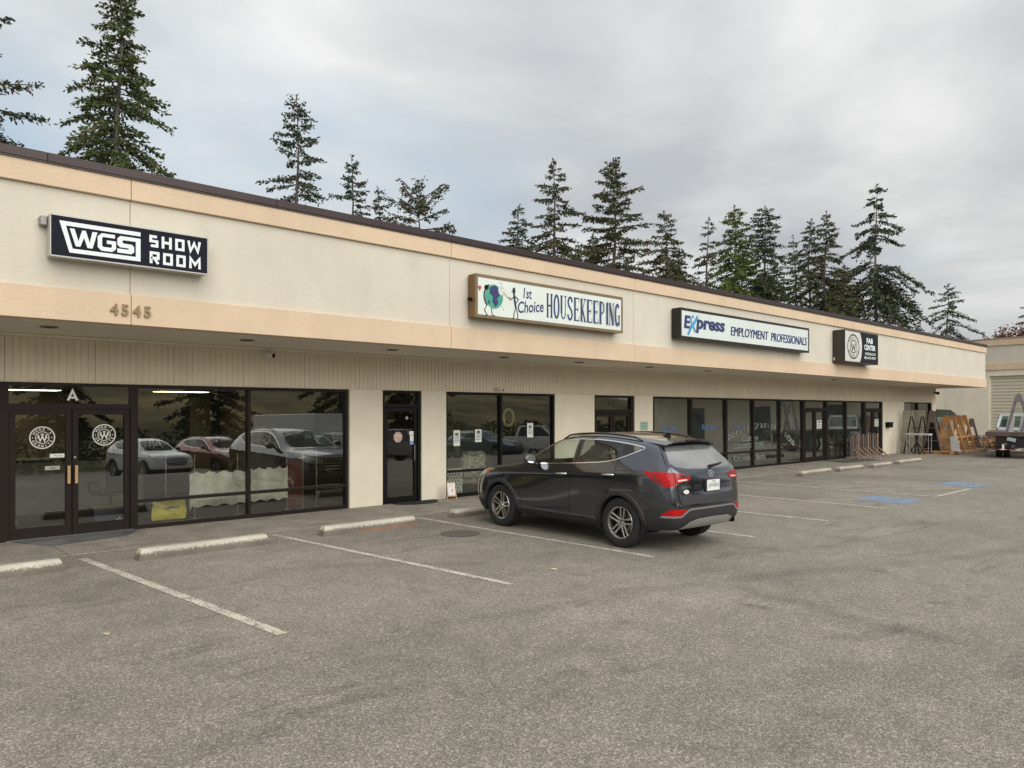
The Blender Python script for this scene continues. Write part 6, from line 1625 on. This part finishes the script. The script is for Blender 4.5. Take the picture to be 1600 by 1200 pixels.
m.add([v8[2], v8[3], v8[7], v8[6]], [(0, 1, 2, 3)]); m.add([(p[0], p[1], p[2] - .06) for p in (v8[2], v8[3], v8[7], v8[6])], [(0, 1, 2, 3)])
for i, j in ((0, 3), (1, 2), (4, 7), (5, 6)): m.beam(v8[i], v8[j], .12, .12)
for i, j in ((3, 2), (7, 6), (2, 6), (3, 7)): m.beam(v8[i], v8[j], .10, .10)
m.build('cab', CABW, TR, local=True)
CG = glass_mat('cab_glass', (.45, .55, .48), 1.5, dirt_or_sheen=.05, haze=(.45, .55, .48))
for q in ((0, 1, 2, 3), (4, 5, 6, 7), (0, 4, 7, 3), (1, 5, 6, 2)):
    m = MB(); m.add([v8[i] for i in q], [(0, 1, 2, 3)]); m.build('cab_window', CG, TR, local=True)
m = MB(); m.box(5.2, 5.4, -.75, -.25, 1.0, 1.6, bevel=.05); m.box(5.2, 5.4, .25, .75, 1.0, 1.6, bevel=.05); m.build('seat', CH, TR, local=True)
m = MB(); m.box(5.9, 5.98, -1.26, -1.10, 1.35, 1.75, bevel=.02); m.build('wing_mirror', BLACKF, TR, local=True)
GRS = mat('grey_steel_frame', (.17, .165, .17), .6, .2)
def load_frame(lx, ly, lab):
    M_ = world_matrix(TR); t_ = thing('slab_a_frame', lab, 'slab rack', M_ @ Vector((lx, ly, 1.10)), R(13), group='grey A frames on the truck bed')
    for s_ in (-1, 1):
        m = MB(); m.beam((0, s_ * .42, .0), (0, s_ * .06, 1.52), .11, .06, up=(1, 0, 0)); m.build('leg', GRS, t_, local=True)
    m = MB(); m.prism([(-.10, 1.56), (0, 1.66), (.10, 1.56), (.17, 1.25), (-.17, 1.25)], -.06, -.03, 'x'); m.build('gusset', GRS, t_, local=True)
    m = MB(); m.beam((-.03, -.22, .95), (-.03, .22, .95), .08, .03); m.build('cross_brace', GRS, t_, local=True)
load_frame(.45, .10, 'grey pointed A frame standing at the left of the truck bed'); load_frame(.45, -.42, 'grey A frame on the truck bed cut by the right edge')
def truck_sheet(pts, lx, m_, lab):
    M_ = world_matrix(TR); m = MB(); m.prism(pts, lx, lx + .04, 'x'); m.v = [tuple(M_ @ Vector(p)) for p in m.v]; m.build('stone_slab', m_, label=lab, cat='stone slab')
truck_sheet([(.58, 1.101), (.28, 1.101), (.22, 1.78), (.46, 1.76)], .7, WHS, 'white slab leaning on the left grey frame of the truck')
truck_sheet([(.10, 1.101), (-.30, 1.101), (-.34, 1.80), (.0, 1.80)], .8, WHS, 'white slab between the two grey frames on the truck')

# ------------------------------------------------------------------ the warehouse behind
b2 = thing('warehouse_building', 'cream stucco warehouse with roll up door standing behind the far end', 'building', (52.81, 13.61, 0), R(-7.7))
# local: y along the face (to the left in the photograph), x away from the camera
def bx(x0, x1, y0, y1, z0, z1, name, m_, bv=0.0): m = MB(); m.box(x0, x1, y0, y1, z0, z1, bevel=bv); return m.build(name, m_, b2, local=True)
DW = 4.6
bx(0, .25, .0, 34, 0, 4.50, 'wall', CREAM2); bx(0, .25, -24, -DW, 0, 4.50, 'wall', CREAM2); bx(0.001, .25, -DW + .001, -.001, 4.14, 4.499, 'door_header', CREAM2)
for a, b in ((-24, -12), (-12, -3), (-3, 6), (6, 15), (15, 34)):
    bx(-.08, .25, a + .004, b - .004, 4.502, 4.92, 'lower_band', PEACH, .006); bx(-.02, .25, a + .004, b - .004, 4.922, 5.98, 'parapet_panel', CREAM); bx(-.10, .25, a + .004, b - .004, 5.982, 6.38, 'upper_band', PEACH, .006)
bx(-.14, .35, -24, 34, 6.382, 6.44, 'metal_cap', mat('tan_metal_cap', (.34, .26, .19), .5))
bx(.26, 20, -24, 34, 5.9, 6.0, 'roof', MATS['grey_roof_membrane']); bx(.26, 20, 33.8, 34, 0, 5.9, 'end_wall', CREAM)
rd = bx(.20, .24, -DW, 0, 0, 4.14, 'roll_up_door', mat('door_rib_shadow', (.40, .36, .28), .6))
DRM = mat('cream_metal_door', (.60, .55, .43), .5, var=.04)
for k in range(21):
    z = k * .1975; m = MB(); m.prism([(.20, z + .006), (.165, z + .020), (.165, z + .165), (.20, z + .180)], -DW + .02, -.02, 'y', M=None)
    m.build('door_slat', DRM, rd, local=True)
bx(.12, .2, -.06, .0, 0, 4.139, 'door_jamb', CREAM2)

# ------------------------------------------------------------------ what the windows mirror: bank, hedge, parked row, shops opposite (all behind the camera)
rr = random.Random(11)
bank = MB(); nx_, ny_ = 60, 14
for i in range(nx_ + 1):
    for j in range(ny_ + 1):
        x = -60 + 200 * i / nx_; y = -30 - 60 * j / ny_; s_ = j / ny_
        bank.v.append((x, y, -1.2 + 12 * (s_ ** .8) * (1 if x < 110 else max(.05, 1 - (x - 110) / 40)) + rr.uniform(-.3, .3) * (1 if j else 0)))
for i in range(nx_):
    for j in range(ny_): a = i * (ny_ + 1) + j; bank.f.append((a, a + ny_ + 1, a + ny_ + 2, a + 1)); bank.m.append(0)
bank.build('grassy_bank', mat('dry_grass_bank', (.075, .085, .035), .95, var=.6, vs_=.12, col2=(.22, .17, .07), det=10), kind='structure', local=True, smooth=True)
# shop front at the near end of the warehouse (mirrored in the far windows)
for k in range(3):
    bx(-.05, -.001, -10 - 5.2 * k, -8.6 - 5.2 * k, .1, 2.6, 'shop_window', mat('dim_shop_glass', (.06, .07, .065), .15))
bx(-2.0, -.081, -23.9, -7, 3.5, 3.9, 'shop_canopy', SOFF)
bx(-.30, -.101, -15, -8.5, 5.0, 5.9, 'blue_sign', mat('blue_sign_paint', (.03, .22, .32), .5))

rng_ = np.random.default_rng(5); n = 16000
P0 = np.stack([rng_.uniform(-15, 85, n), rng_.normal(-28.5, .55, n), rng_.uniform(-1.2, 1.5, n)], 1); P0[:, 2] += .35 * np.sin(P0[:, 0] * 1.3) * (P0[:, 2] > .4)
T = rng_.normal(0, 1, (n, 3)); T /= np.linalg.norm(T, axis=1)[:, None]; S = np.cross(T, rng_.normal(0, 1, (n, 3))); S /= np.linalg.norm(S, axis=1)[:, None]
co = np.stack([P0, P0 + T * .18 + S * .12, P0 + T * .36, P0 + T * .18 - S * .12], 1).reshape(-1, 3)
me = bpy.data.meshes.new('hedge'); me.vertices.add(len(co)); me.vertices.foreach_set('co', co.ravel()); me.loops.add(4 * n); me.loops.foreach_set('vertex_index', np.arange(4 * n, dtype=np.int32)); me.polygons.add(n); me.polygons.foreach_set('loop_start', np.arange(0, 4 * n, 4, dtype=np.int32)); me.update(calc_edges=True)
me.materials.append(mat('hedge_leaves', (.035, .060, .018), .7, var=.4, vs_=1.5, island=.4)); raw_obj('hedge', me, label='long dark green hedge along the far side of the lot, mirrored in the glass', cat='hedge', kind='stuff')
# ------------------------------------------------------------------ vehicles
RED = car_paint('maroon_metallic', (.12, .012, .018)); WHC = mat('white_car_paint', (.80, .81, .80), .3, coat=1.0)
def recolour(src, paint, label, loc, rz):
    c = copy_tree(src); c.location = loc; c.rotation_euler = (0, 0, rz)
    c['label'] = label
    for ch in c.children:
        if ch.name.startswith('body'):
            ch.data = ch.data.copy(); ch.data.materials.clear(); ch.data.materials.append(paint)
    return c
recolour(car, WHC, 'white sport utility car in the opposite row, mirrored in the show room window', (10.4, -6.8, ground_z(0, -6.8)), R(80))
recolour(car, RED, 'maroon sport utility car in the opposite row, mirrored in the shop windows', (13.2, -6.5, ground_z(0, -6.5)), R(80))
recolour(car, car_paint('brown_grey', (.06, .055, .045)), 'brown grey sport utility car in the opposite row, mirrored in the glass', (18.6, -6.8, ground_z(0, -6.8)), R(80))
recolour(car, car_paint('blue_metallic', (.03, .06, .14)), 'blue sport utility car in the opposite row, mirrored in the shop windows', (29.0, -6.5, ground_z(0, -6.5)), R(75))
recolour(car, car_paint('silver_metallic', (.5, .5, .5)), 'silver car before the warehouse shop front, mirrored in the far windows', (46.5, -7.5, -.75), R(160))
def pickup(label, loc, rz, paint, cap=False):
    """x forward"""
    t_ = thing('parked_pickup', label, 'pickup truck', loc, rz, group='pickup trucks in the opposite row')
    m = MB(); prof = [(2.75, .45), (2.80, .80), (2.70, 1.05), (1.55, 1.15), (1.0, 1.20), (-2.7, 1.20), (-2.78, .55), (-2.6, .42)]
    m.prism(prof, -.97, .97, 'y'); body = m.build('body', paint, t_, local=True)
    bm = bmesh.new(); bm.from_mesh(body.data); bmesh.ops.bevel(bm, geom=list(bm.edges), offset=.07, segments=2, affect='EDGES'); bm.to_mesh(body.data); bm.free()
    m = MB(); cb = [(1.15, -.88, 1.19), (1.15, .88, 1.19), (.45, .72, 1.82), (.45, -.72, 1.82), (-1.15, -.88, 1.19), (-1.15, .88, 1.19), (-.95, .72, 1.80), (-.95, -.72, 1.80)]
    m.add(cb, [(0, 1, 2, 3), (1, 5, 6, 2), (5, 4, 7, 6), (4, 0, 3, 7), (3, 2, 6, 7)]); m.build('cab_glass', MATS['gloss_black_trim'], t_, local=True)
    m = MB(); m.box(-.98, .48, -.74, .74, 1.78, 1.86, bevel=.04)
    for i, j in ((0, 3), (1, 2), (4, 7), (5, 6)): m.beam(cb[i], cb[j], .10, .10)
    m.beam((-.25, .89, 1.19), (-.20, .73, 1.8), .10, .06); m.beam((-.25, -.89, 1.19), (-.20, -.73, 1.8), .10, .06); m.build('cab_frame', paint, t_, local=True)
    if cap: m = MB(); m.box(-2.7, -1.2, -.9, .9, 1.2, 1.85, bevel=.08); m.build('bed_cap', paint, t_, local=True)
    m = MB(); m.box(2.74, 2.83, -.55, .55, .62, .98, bevel=.02); m.build('grille', BLACKF, t_, local=True)
    for s_ in (-1, 1):
        m = MB(); m.box(2.60, 2.82, s_ * .62, s_ * .94, .82, 1.0, bevel=.03); m.build('headlight', MATS['head_lamp'], t_, local=True)
        for wx in (1.75, -1.65):
            w_ = bpy.data.objects.new('wheel', None); COL.objects.link(w_); w_.parent = t_; w_.location = (wx, s_ * .86, .40)
            m = MB(); m.lathe([(.22, .13), (.33, .135), (.40, .10), (.40, -.10), (.33, -.12), (.22, -.12)], 24, 'y'); m.build('tyre', MATS['tyre_rubber'], w_, smooth=30, local=True)
            m = MB(); m.lathe([(.0001, .08 * s_), (.20, .09 * s_), (.222, .12 * s_)], 16, 'y'); m.build('rim', MATS['alloy_rim'], w_, local=True)
    return t_
pickup('white pickup truck in the opposite row, mirrored right of the single black door', (33.4, -6.5, ground_z(0, -6.5)), R(60), WHC)
pickup('grey pickup truck in the opposite row, mirrored behind the black door', (24.0, -7.0, ground_z(0, -7)), R(80), mat('grey_car_paint', (.22, .22, .21), .35, coat=.8), True)
pickup('silver pickup truck in the opposite row, mirrored in the long glazed run', (41, -12, -1.0), R(60), mat('silver_car_paint', (.42, .43, .42), .35, .3, coat=.8), True)
# box truck
t_ = thing('box_truck', 'white box truck parked beyond the opposite row, mirrored in the shop window', 'truck', (21.8, -15, -1.15), R(75))
m = MB(); m.box(-3.2, 2.2, -1.15, 1.15, .95, 3.5, bevel=.03); m.build('cargo_box', WHC, t_, local=True)
m = MB(); m.box(2.3, 4.2, -1.0, 1.0, .5, 1.5, bevel=.12); m.box(2.3, 3.6, -.95, .95, 1.45, 2.4, bevel=.15); m.build('cab', WHC, t_, local=True)
m = MB(); m.box(-3.1, 4.0, -.9, .9, .5, .94); m.build('chassis', DKS, t_, local=True)
for wx in (3.4, -1.9):
    for s_ in (-1, 1):
        m = MB(); m.lathe([(.0001, .14), (.40, .14), (.45, .08), (.45, -.08), (.40, -.14), (.0001, -.14)], 20, 'y', Matrix.Translation((wx, s_ * .95, .45))); m.build('wheel', MATS['tyre_rubber'], t_, local=True)

# ------------------------------------------------------------------ conifers behind the shops
def foliage_mat(name, c1, c2, cb, brown=.25):
    m = bpy.data.materials.new(name); m.use_nodes = True
    t = m.node_tree; b = t.nodes['Principled BSDF']; b.inputs['Roughness'].default_value = .75; b.inputs['Specular IOR Level'].default_value = .25
    tcn = N(t, 'ShaderNodeTexCoord'); gi = N(t, 'ShaderNodeNewGeometry')
    no = N(t, 'ShaderNodeTexNoise', i_Scale=.75, i_Detail=3.0); link(t, tcn.outputs['Object'], no.inputs['Vector'])
    ad = N(t, 'ShaderNodeMath', operation='MULTIPLY_ADD', i_1=.45); link(t, gi.outputs['Random Per Island'], ad.inputs[0]); link(t, no.outputs['Fac'], ad.inputs[2])
    cr = N(t, 'ShaderNodeValToRGB'); el = cr.color_ramp.elements
    el[0].position = .42; el[0].color = (*c1, 1); el[1].position = .98; el[1].color = (*cb, 1)
    el.new(.62).color = (*c2, 1); el.new(.98 - brown).color = (*[x * 1.15 for x in c2], 1)
    link(t, ad.outputs[0], cr.inputs[0]); link(t, cr.outputs[0], b.inputs['Base Color'])
    return m
FM = {'green': foliage_mat('needles_green', (.030, .047, .018), (.070, .092, .030), (.13, .09, .045), .13),
      'dark': foliage_mat('needles_dark', (.019, .031, .018), (.041, .060, .028), (.085, .050, .032), .15),
      'brown': foliage_mat('needles_brown', (.026, .040, .019), (.060, .072, .030), (.13, .068, .040), .20),
      'fresh': foliage_mat('needles_fresh', (.040, .062, .016), (.095, .125, .026), (.13, .11, .04), .10)}
BARK = mat('conifer_bark', (.10, .085, .07), .9, var=.3, vs_=6, bump=.6, bs=20, stretch=(1, 1, .15)); BARK2 = mat('grey_bark', (.15, .135, .12), .9, var=.3, vs_=6, bump=.6, bs=20)
def conifer(label, x, y, H, rad, seed, m_, vis=4.5, lean=0.0, dens=1.0, grow_=1.18, droop=.28, shape=1.0, gaps=0.0, size=.20, bark=None, tiptilt=0.0, up=.0):
    rng = np.random.default_rng(seed); dens *= 1.08; gaps *= .85; rad *= grow_ * (1.17 if x > 35 else 1); vis = vis if vis < 2 else max(vis, H * .52)
    t_ = thing('conifer_tree', label, 'tree', (x, y, 0), 0, 'conifers behind the shops')
    def axis(h): return np.array([lean * (h / H) ** 2 * H + .12 * math.sin(h * .7 + seed), .10 * math.sin(h * .5 + seed * 2), h])
    tr = MB(); hs = np.linspace(0, H, 14); r0 = .11 + H * .007
    tr.tube([Vector(axis(h)) for h in hs], [max(.012, r0 * (1 - h / H) ** .85) for h in hs], 8)
    # branches
    V = []; F_ = []
    h = vis * .55; az = rng.uniform(0, 6)
    cards = []
    while h < H * .985:
        t = (h - 0) / H; rel = max(0, (H - h) / (H - vis))
        prof = min(1.0, rel) ** shape
        L = rad * (prof * .93 + .05) * rng.uniform(.55, 1.18)
        if rng.random() < gaps: h += rng.uniform(.1, .25); az += 2.4; continue
        if rng.random() < .10: L *= 1.25
        az += 2.399 + rng.uniform(-.5, .5)
        low = h < vis
        pitch = (.55 - 1.0 * min(1, rel * 1.3)) * .9 + rng.uniform(-.16, .16) + up
        d = np.array([math.cos(az), math.sin(az), 0.0]); p0 = axis(h)
        ns = 7
        ss = np.linspace(0, 1, ns)
        pts = [p0 + d * L * s + np.array([0, 0, L * (math.tan(pitch) * s - droop * s * s + .16 * droop * 4 * s ** 4 * .5)]) for s in ss]
        tr.tube([Vector(p) for p in pts], [max(.006, .018 + .010 * L * (1 - s)) if s < .9 else .006 for s in ss], 4, caps=False)
        side = np.array([-d[1], d[0], 0])
        ntw = int((L * 16 + 6) * dens * (.35 if low else 1))
        for q in range(ntw):
            s = rng.uniform(.04, 1.0) ** .85
            k = min(ns - 2, int(s * (ns - 1))); fr = s * (ns - 1) - k; bp_ = pts[k] * (1 - fr) + pts[k + 1] * fr
            tl = (.16 + .34 * L * (1 - s * .72) * rng.uniform(.5, 1.1)) * .62
            sg = -1 if q % 2 else 1
            td = d * rng.uniform(.45, 1.0) + side * sg * rng.uniform(.35, 1.0) + np.array([0, 0, rng.uniform(-.55, .12)])
            td /= np.linalg.norm(td)
            nc = max(1, int(tl / (size * .42)))
            for c_ in range(nc + 1):
                pc = bp_ + td * tl * (c_ / max(1, nc)) + rng.normal(0, .03, 3)
                cards.append((pc, td))
        h += rng.uniform(.06, .14) * (1.0 + .6 * (1 - t)) / max(.6, dens) * (2.2 if low else 1)
    # leader tuft
    for q in range(10):
        cards.append((axis(H * (1 - .02 * q / 10)) + rng.normal(0, .03, 3), np.array([rng.uniform(-.5, .5), rng.uniform(-.5, .5), .8])))
    n = len(cards); P0 = np.array([c[0] for c in cards]); T = np.array([c[1] for c in cards])
    T = T + rng.normal(0, .45, (n, 3)); T[:, 2] -= .18; T /= np.linalg.norm(T, axis=1)[:, None]
    A = rng.normal(0, 1, (n, 3)); A[:, 2] *= .6; S = np.cross(T, A); S /= np.linalg.norm(S, axis=1)[:, None]
    ln = size * rng.uniform(.55, 1.25, n)[:, None]; wd = size * rng.uniform(.16, .34, n)[:, None]
    # a pointed spray: five-cornered leaf with a fold
    Nn = np.cross(T, S)
    q0 = P0; q1 = P0 + T * ln * .45 + S * wd; q2 = P0 + T * ln + Nn * ln * .08; q3 = P0 + T * ln * .5 - S * wd * .9; q4 = P0 + T * ln * .1 + S * wd * .35
    co = np.stack([q0, q4, q1, q2, q3], 1).reshape(-1, 3)
    me = bpy.data.meshes.new('crown'); me.vertices.add(len(co)); me.vertices.foreach_set('co', co.ravel())
    me.loops.add(5 * n); me.loops.foreach_set('vertex_index', np.arange(5 * n, dtype=np.int32)); me.polygons.add(n)
    me.polygons.foreach_set('loop_start', np.arange(0, 5 * n, 5, dtype=np.int32)); me.update(calc_edges=True); me.materials.append(m_)
    raw_obj('crown', me, t_)
    tr.build('trunk', bark or BARK, t_, local=True, recalc=False, smooth=True)
    return n
G_, D_, B_, F2 = FM['green'], FM['dark'], FM['brown'], FM['fresh']
TREES = [
 ('dark conifer at the left edge whose branches reach into the picture', 4.3, 38.0, 19.2, 5.3, 1, D_, dict(dens=.9, droop=.10, gaps=.14, up=.1, vis=8)),
 ('tallest green conifer behind the black Show Room sign', 8.95, 32.6, 19.4, 2.95, 2, G_, dict(dens=1.25, droop=.36, gaps=.08, bark=BARK2, vis=7)),
 ('narrow dark conifer standing alone left of centre', 18.9, 37.1, 18.9, 1.95, 3, D_, dict(dens=.9, droop=.10, shape=.62, gaps=.18, lean=.004, up=.05, vis=12)),
 ('slim conifer with bare leader right of the lone dark one', 24.2, 40.3, 17.6, 1.9, 4, D_, dict(gaps=.25, droop=.05, up=.12, vis=12)),
 ('short dark conifer close to the slim bare leader tree', 25.2, 39.0, 15.6, 1.8, 5, D_, dict(gaps=.15, up=.1, vis=11)),
 ('broad conifer with raised brown tipped branches left of the globe sign', 26.3, 36.3, 15.3, 2.5, 6, B_, dict(gaps=.25, droop=-.10, up=.35, vis=11.5, shape=.55)),
 ('small low conifer tip right of the broad raised branches', 28.1, 35.5, 13.3, 1.3, 7, D_, dict(gaps=.3, up=.3, vis=11)),
 ('small brown conifer left of the pair behind the globe sign', 37.8, 39.9, 17.1, 2.3, 8, B_, dict(gaps=.12, vis=10)),
 ('tall conifer with bare dark trunk behind the globe sign', 36.2, 34.6, 18.8, 2.9, 9, B_, dict(gaps=.28, droop=.15, vis=9.5)),
 ('low dark conifer between the two tall ones behind the globe sign', 42.6, 36.8, 15.2, 2.7, 10, D_, dict(gaps=.05, vis=9)),
 ('broadest tall conifer with cones behind the blue lettered sign', 39.1, 31.9, 18.8, 3.2, 11, B_, dict(gaps=.14, droop=.05, up=.14, vis=9, dens=1.1)),
 ('brown topped conifer right of the broadest tall one', 45.0, 31.9, 16.4, 3.0, 12, B_, dict(gaps=.08, droop=.22, vis=9)),
 ('low bushy conifer at the foot of the brown topped one', 47.8, 33.0, 13.3, 2.8, 13, G_, dict(gaps=.02, vis=8)),
 ('thin sparse conifer left of the fresh green one', 50.6, 32.0, 16.9, 1.8, 14, B_, dict(gaps=.28, vis=9)),
 ('fresh green conifer with dense skirt above the white sign', 54.0, 31.6, 18.5, 3.2, 15, F2, dict(gaps=.10, dens=1.15, vis=9)),
 ('dark narrow conifer with forked top right of the fresh green one', 56.6, 30.4, 18.6, 2.4, 16, D_, dict(gaps=.12, shape=.6, vis=10)),
 ('low green conifer filling between two dark ones', 60.5, 31.5, 14.6, 3.0, 17, G_, dict(gaps=.02, vis=8)),
 ('small pointed green conifer above the black emblem sign', 63.2, 31.2, 17.4, 2.0, 18, G_, dict(gaps=.15, vis=9)),
 ('thin dark conifer with bare spike top above the emblem sign', 68.1, 32.1, 20.0, 2.3, 19, D_, dict(gaps=.22, vis=11)),
 ('reddish dark conifer with regular tiers above the emblem sign', 63.3, 28.5, 19.1, 2.7, 20, B_, dict(gaps=.06, dens=1.1, vis=9)),
 ('low dense conifer left of the tall drooping one', 70.5, 30.5, 15.4, 3.4, 21, G_, dict(gaps=.02, vis=8)),
 ('tall drooping conifer with bare pale trunk near the far end', 74.7, 28.7, 23.8, 4.3, 22, D_, dict(gaps=.34, droop=.62, bark=BARK2, vis=8, size=.28)),
 ('low branch tip of a conifer left of the small isolated one', 80.6, 29.5, 12.8, 3.2, 23, D_, dict(gaps=.3, up=.3, vis=9)),
 ('small isolated conifer with open tiers above the warehouse corner', 79.7, 24.0, 14.2, 3.1, 24, D_, dict(gaps=.10, droop=.30, dens=.75, vis=8, bark=BARK2)),
 ('dark conifer at the right edge barely in the picture', 107.5, 22.8, 17.0, 3.0, 25, D_, dict(gaps=.1, vis=9)),
 ('low dark bush like conifer left of the globe sign pair', 36.5, 37.6, 13.4, 2.6, 31, B_, dict(gaps=.05, vis=9)),
 ('low mixed conifer filling behind the end of the globe sign', 43.4, 38.4, 14.9, 3.2, 32, G_, dict(gaps=.03, vis=9)),
 ('low brown green conifer between the broadest and the brown topped one', 46.0, 36.5, 14.6, 3.2, 33, B_, dict(gaps=.03, vis=9)),
 ('low conifer left of the thin sparse one', 49.3, 34.2, 14.4, 3.0, 34, D_, dict(gaps=.03, vis=9)),
 ('low yellow green conifer right of the fresh green one', 57.4, 32.9, 15.2, 3.2, 35, F2, dict(gaps=.03, vis=9)),
 ('low conifer below the small pointed green one', 61.4, 32.9, 14.8, 3.0, 36, D_, dict(gaps=.03, vis=9)),
 ('low conifer between the tiered one and the tall drooping one', 71.2, 30.2, 15.8, 3.2, 37, B_, dict(gaps=.03, vis=9)),
]
ncard = 0
for (lab, x, y, H, rd_, sd_, m_, kw) in TREES: ncard += conifer(lab, x, y, H, rd_, sd_, m_, **kw)
print('spray faces', ncard)
# small red leaved tree behind the warehouse
t_ = thing('broadleaf_tree', 'small reddish leaved tree showing above the warehouse roof at the right edge', 'tree', (73.6, 14.6, 0))
t_.scale = (.86, .86, .86)
rng = np.random.default_rng(77); tr = MB(); P_ = []
def grow(p, d, L, r, depth):
    q = p + d * L; tr.tube([Vector(p), Vector((p + q) / 2 + rng.normal(0, .05, 3)), Vector(q)], [r, r * .85, r * .7], 6, caps=False)
    if depth == 0:
        for k in range(16): P_.append(q + rng.normal(0, .22, 3))
        return
    for k in range(3 if depth > 1 else 4):
        n_ = d + rng.normal(0, .42, 3) + np.array([0, 0, .12]); n_ /= np.linalg.norm(n_); grow(q, n_, L * rng.uniform(.62, .85), r * .62, depth - 1)
grow(np.array([0., 0, 0]), np.array([0, 0, 1.]), 3.3, .16, 5)
tr.build('trunk', BARK, t_, local=True, recalc=False)
n = len(P_); P0 = np.array(P_); T = rng.normal(0, 1, (n, 3)); T /= np.linalg.norm(T, axis=1)[:, None]; A = rng.normal(0, 1, (n, 3)); S = np.cross(T, A); S /= np.linalg.norm(S, axis=1)[:, None]
l_ = rng.uniform(.07, .14, n)[:, None]
co = np.stack([P0, P0 + T * l_ + S * l_ * .6, P0 + T * l_ * 2, P0 + T * l_ - S * l_ * .6], 1).reshape(-1, 3)
me = bpy.data.meshes.new('crown'); me.from_pydata(co.tolist(), [], [tuple(range(4 * i, 4 * i + 4)) for i in range(n)]); me.materials.append(foliage_mat('red_leaves', (.10, .022, .02), (.16, .04, .03), (.10, .09, .03), .2)); raw_obj('crown', me, t_)
# hedge and trees on the bank (mirrored only)
for k, (x, y, H, rd_) in enumerate(((14, -40, 11, 4.5), (25, -38, 9, 5.5), (33, -30, 12, 4.5), (38, -27, 10, 5), (2, -48, 13, 5))):
    conifer('dark tree on the bank across the lot, mirrored in the glass: ' + ['first from the left', 'second and lowest', 'tallest, behind the pickups', 'rightmost bushy one', 'farthest'][k], x, y, H, rd_, 40 + k, D_, vis=1.0, dens=.8, size=.34)

# ------------------------------------------------------------------ split joined repeats into single parts
def split_loose(o):
    bm = bmesh.new(); bm.from_mesh(o.data); bm.verts.ensure_lookup_table()
    seen = set(); groups = []
    for v in bm.verts:
        if v.index in seen: continue
        st_ = [v]; comp = []; seen.add(v.index)
        while st_:
            a = st_.pop(); comp.append(a.index)
            for e_ in a.link_edges:
                b = e_.other_vert(a)
                if b.index not in seen: seen.add(b.index); st_.append(b)
        groups.append(set(comp))
    if len(groups) < 2: bm.free(); return
    first = True; src = o.data
    for g_ in groups:
        b2_ = bmesh.new(); b2_.from_mesh(src); b2_.verts.ensure_lookup_table()
        bmesh.ops.delete(b2_, geom=[v for v in b2_.verts if v.index not in g_], context='VERTS')
        me = bpy.data.meshes.new(o.name.split('.')[0]); b2_.to_mesh(me); b2_.free()
        for m in src.materials: me.materials.append(m)
        if first: o.data = me; first = False
        else:
            c = bpy.data.objects.new(o.name.split('.')[0], me); COL.objects.link(c); c.parent = o.parent; c.matrix_local = o.matrix_local
    bm.free()
for o in [o for o in car.children_recursive if o.name.split('.')[0] in ('grille_bar', 'door_seam', 'side_marker', 'window_pillar', 'parking_sensor', 'lamp_divider', 'bumper_lip')]:
    split_loose(o)
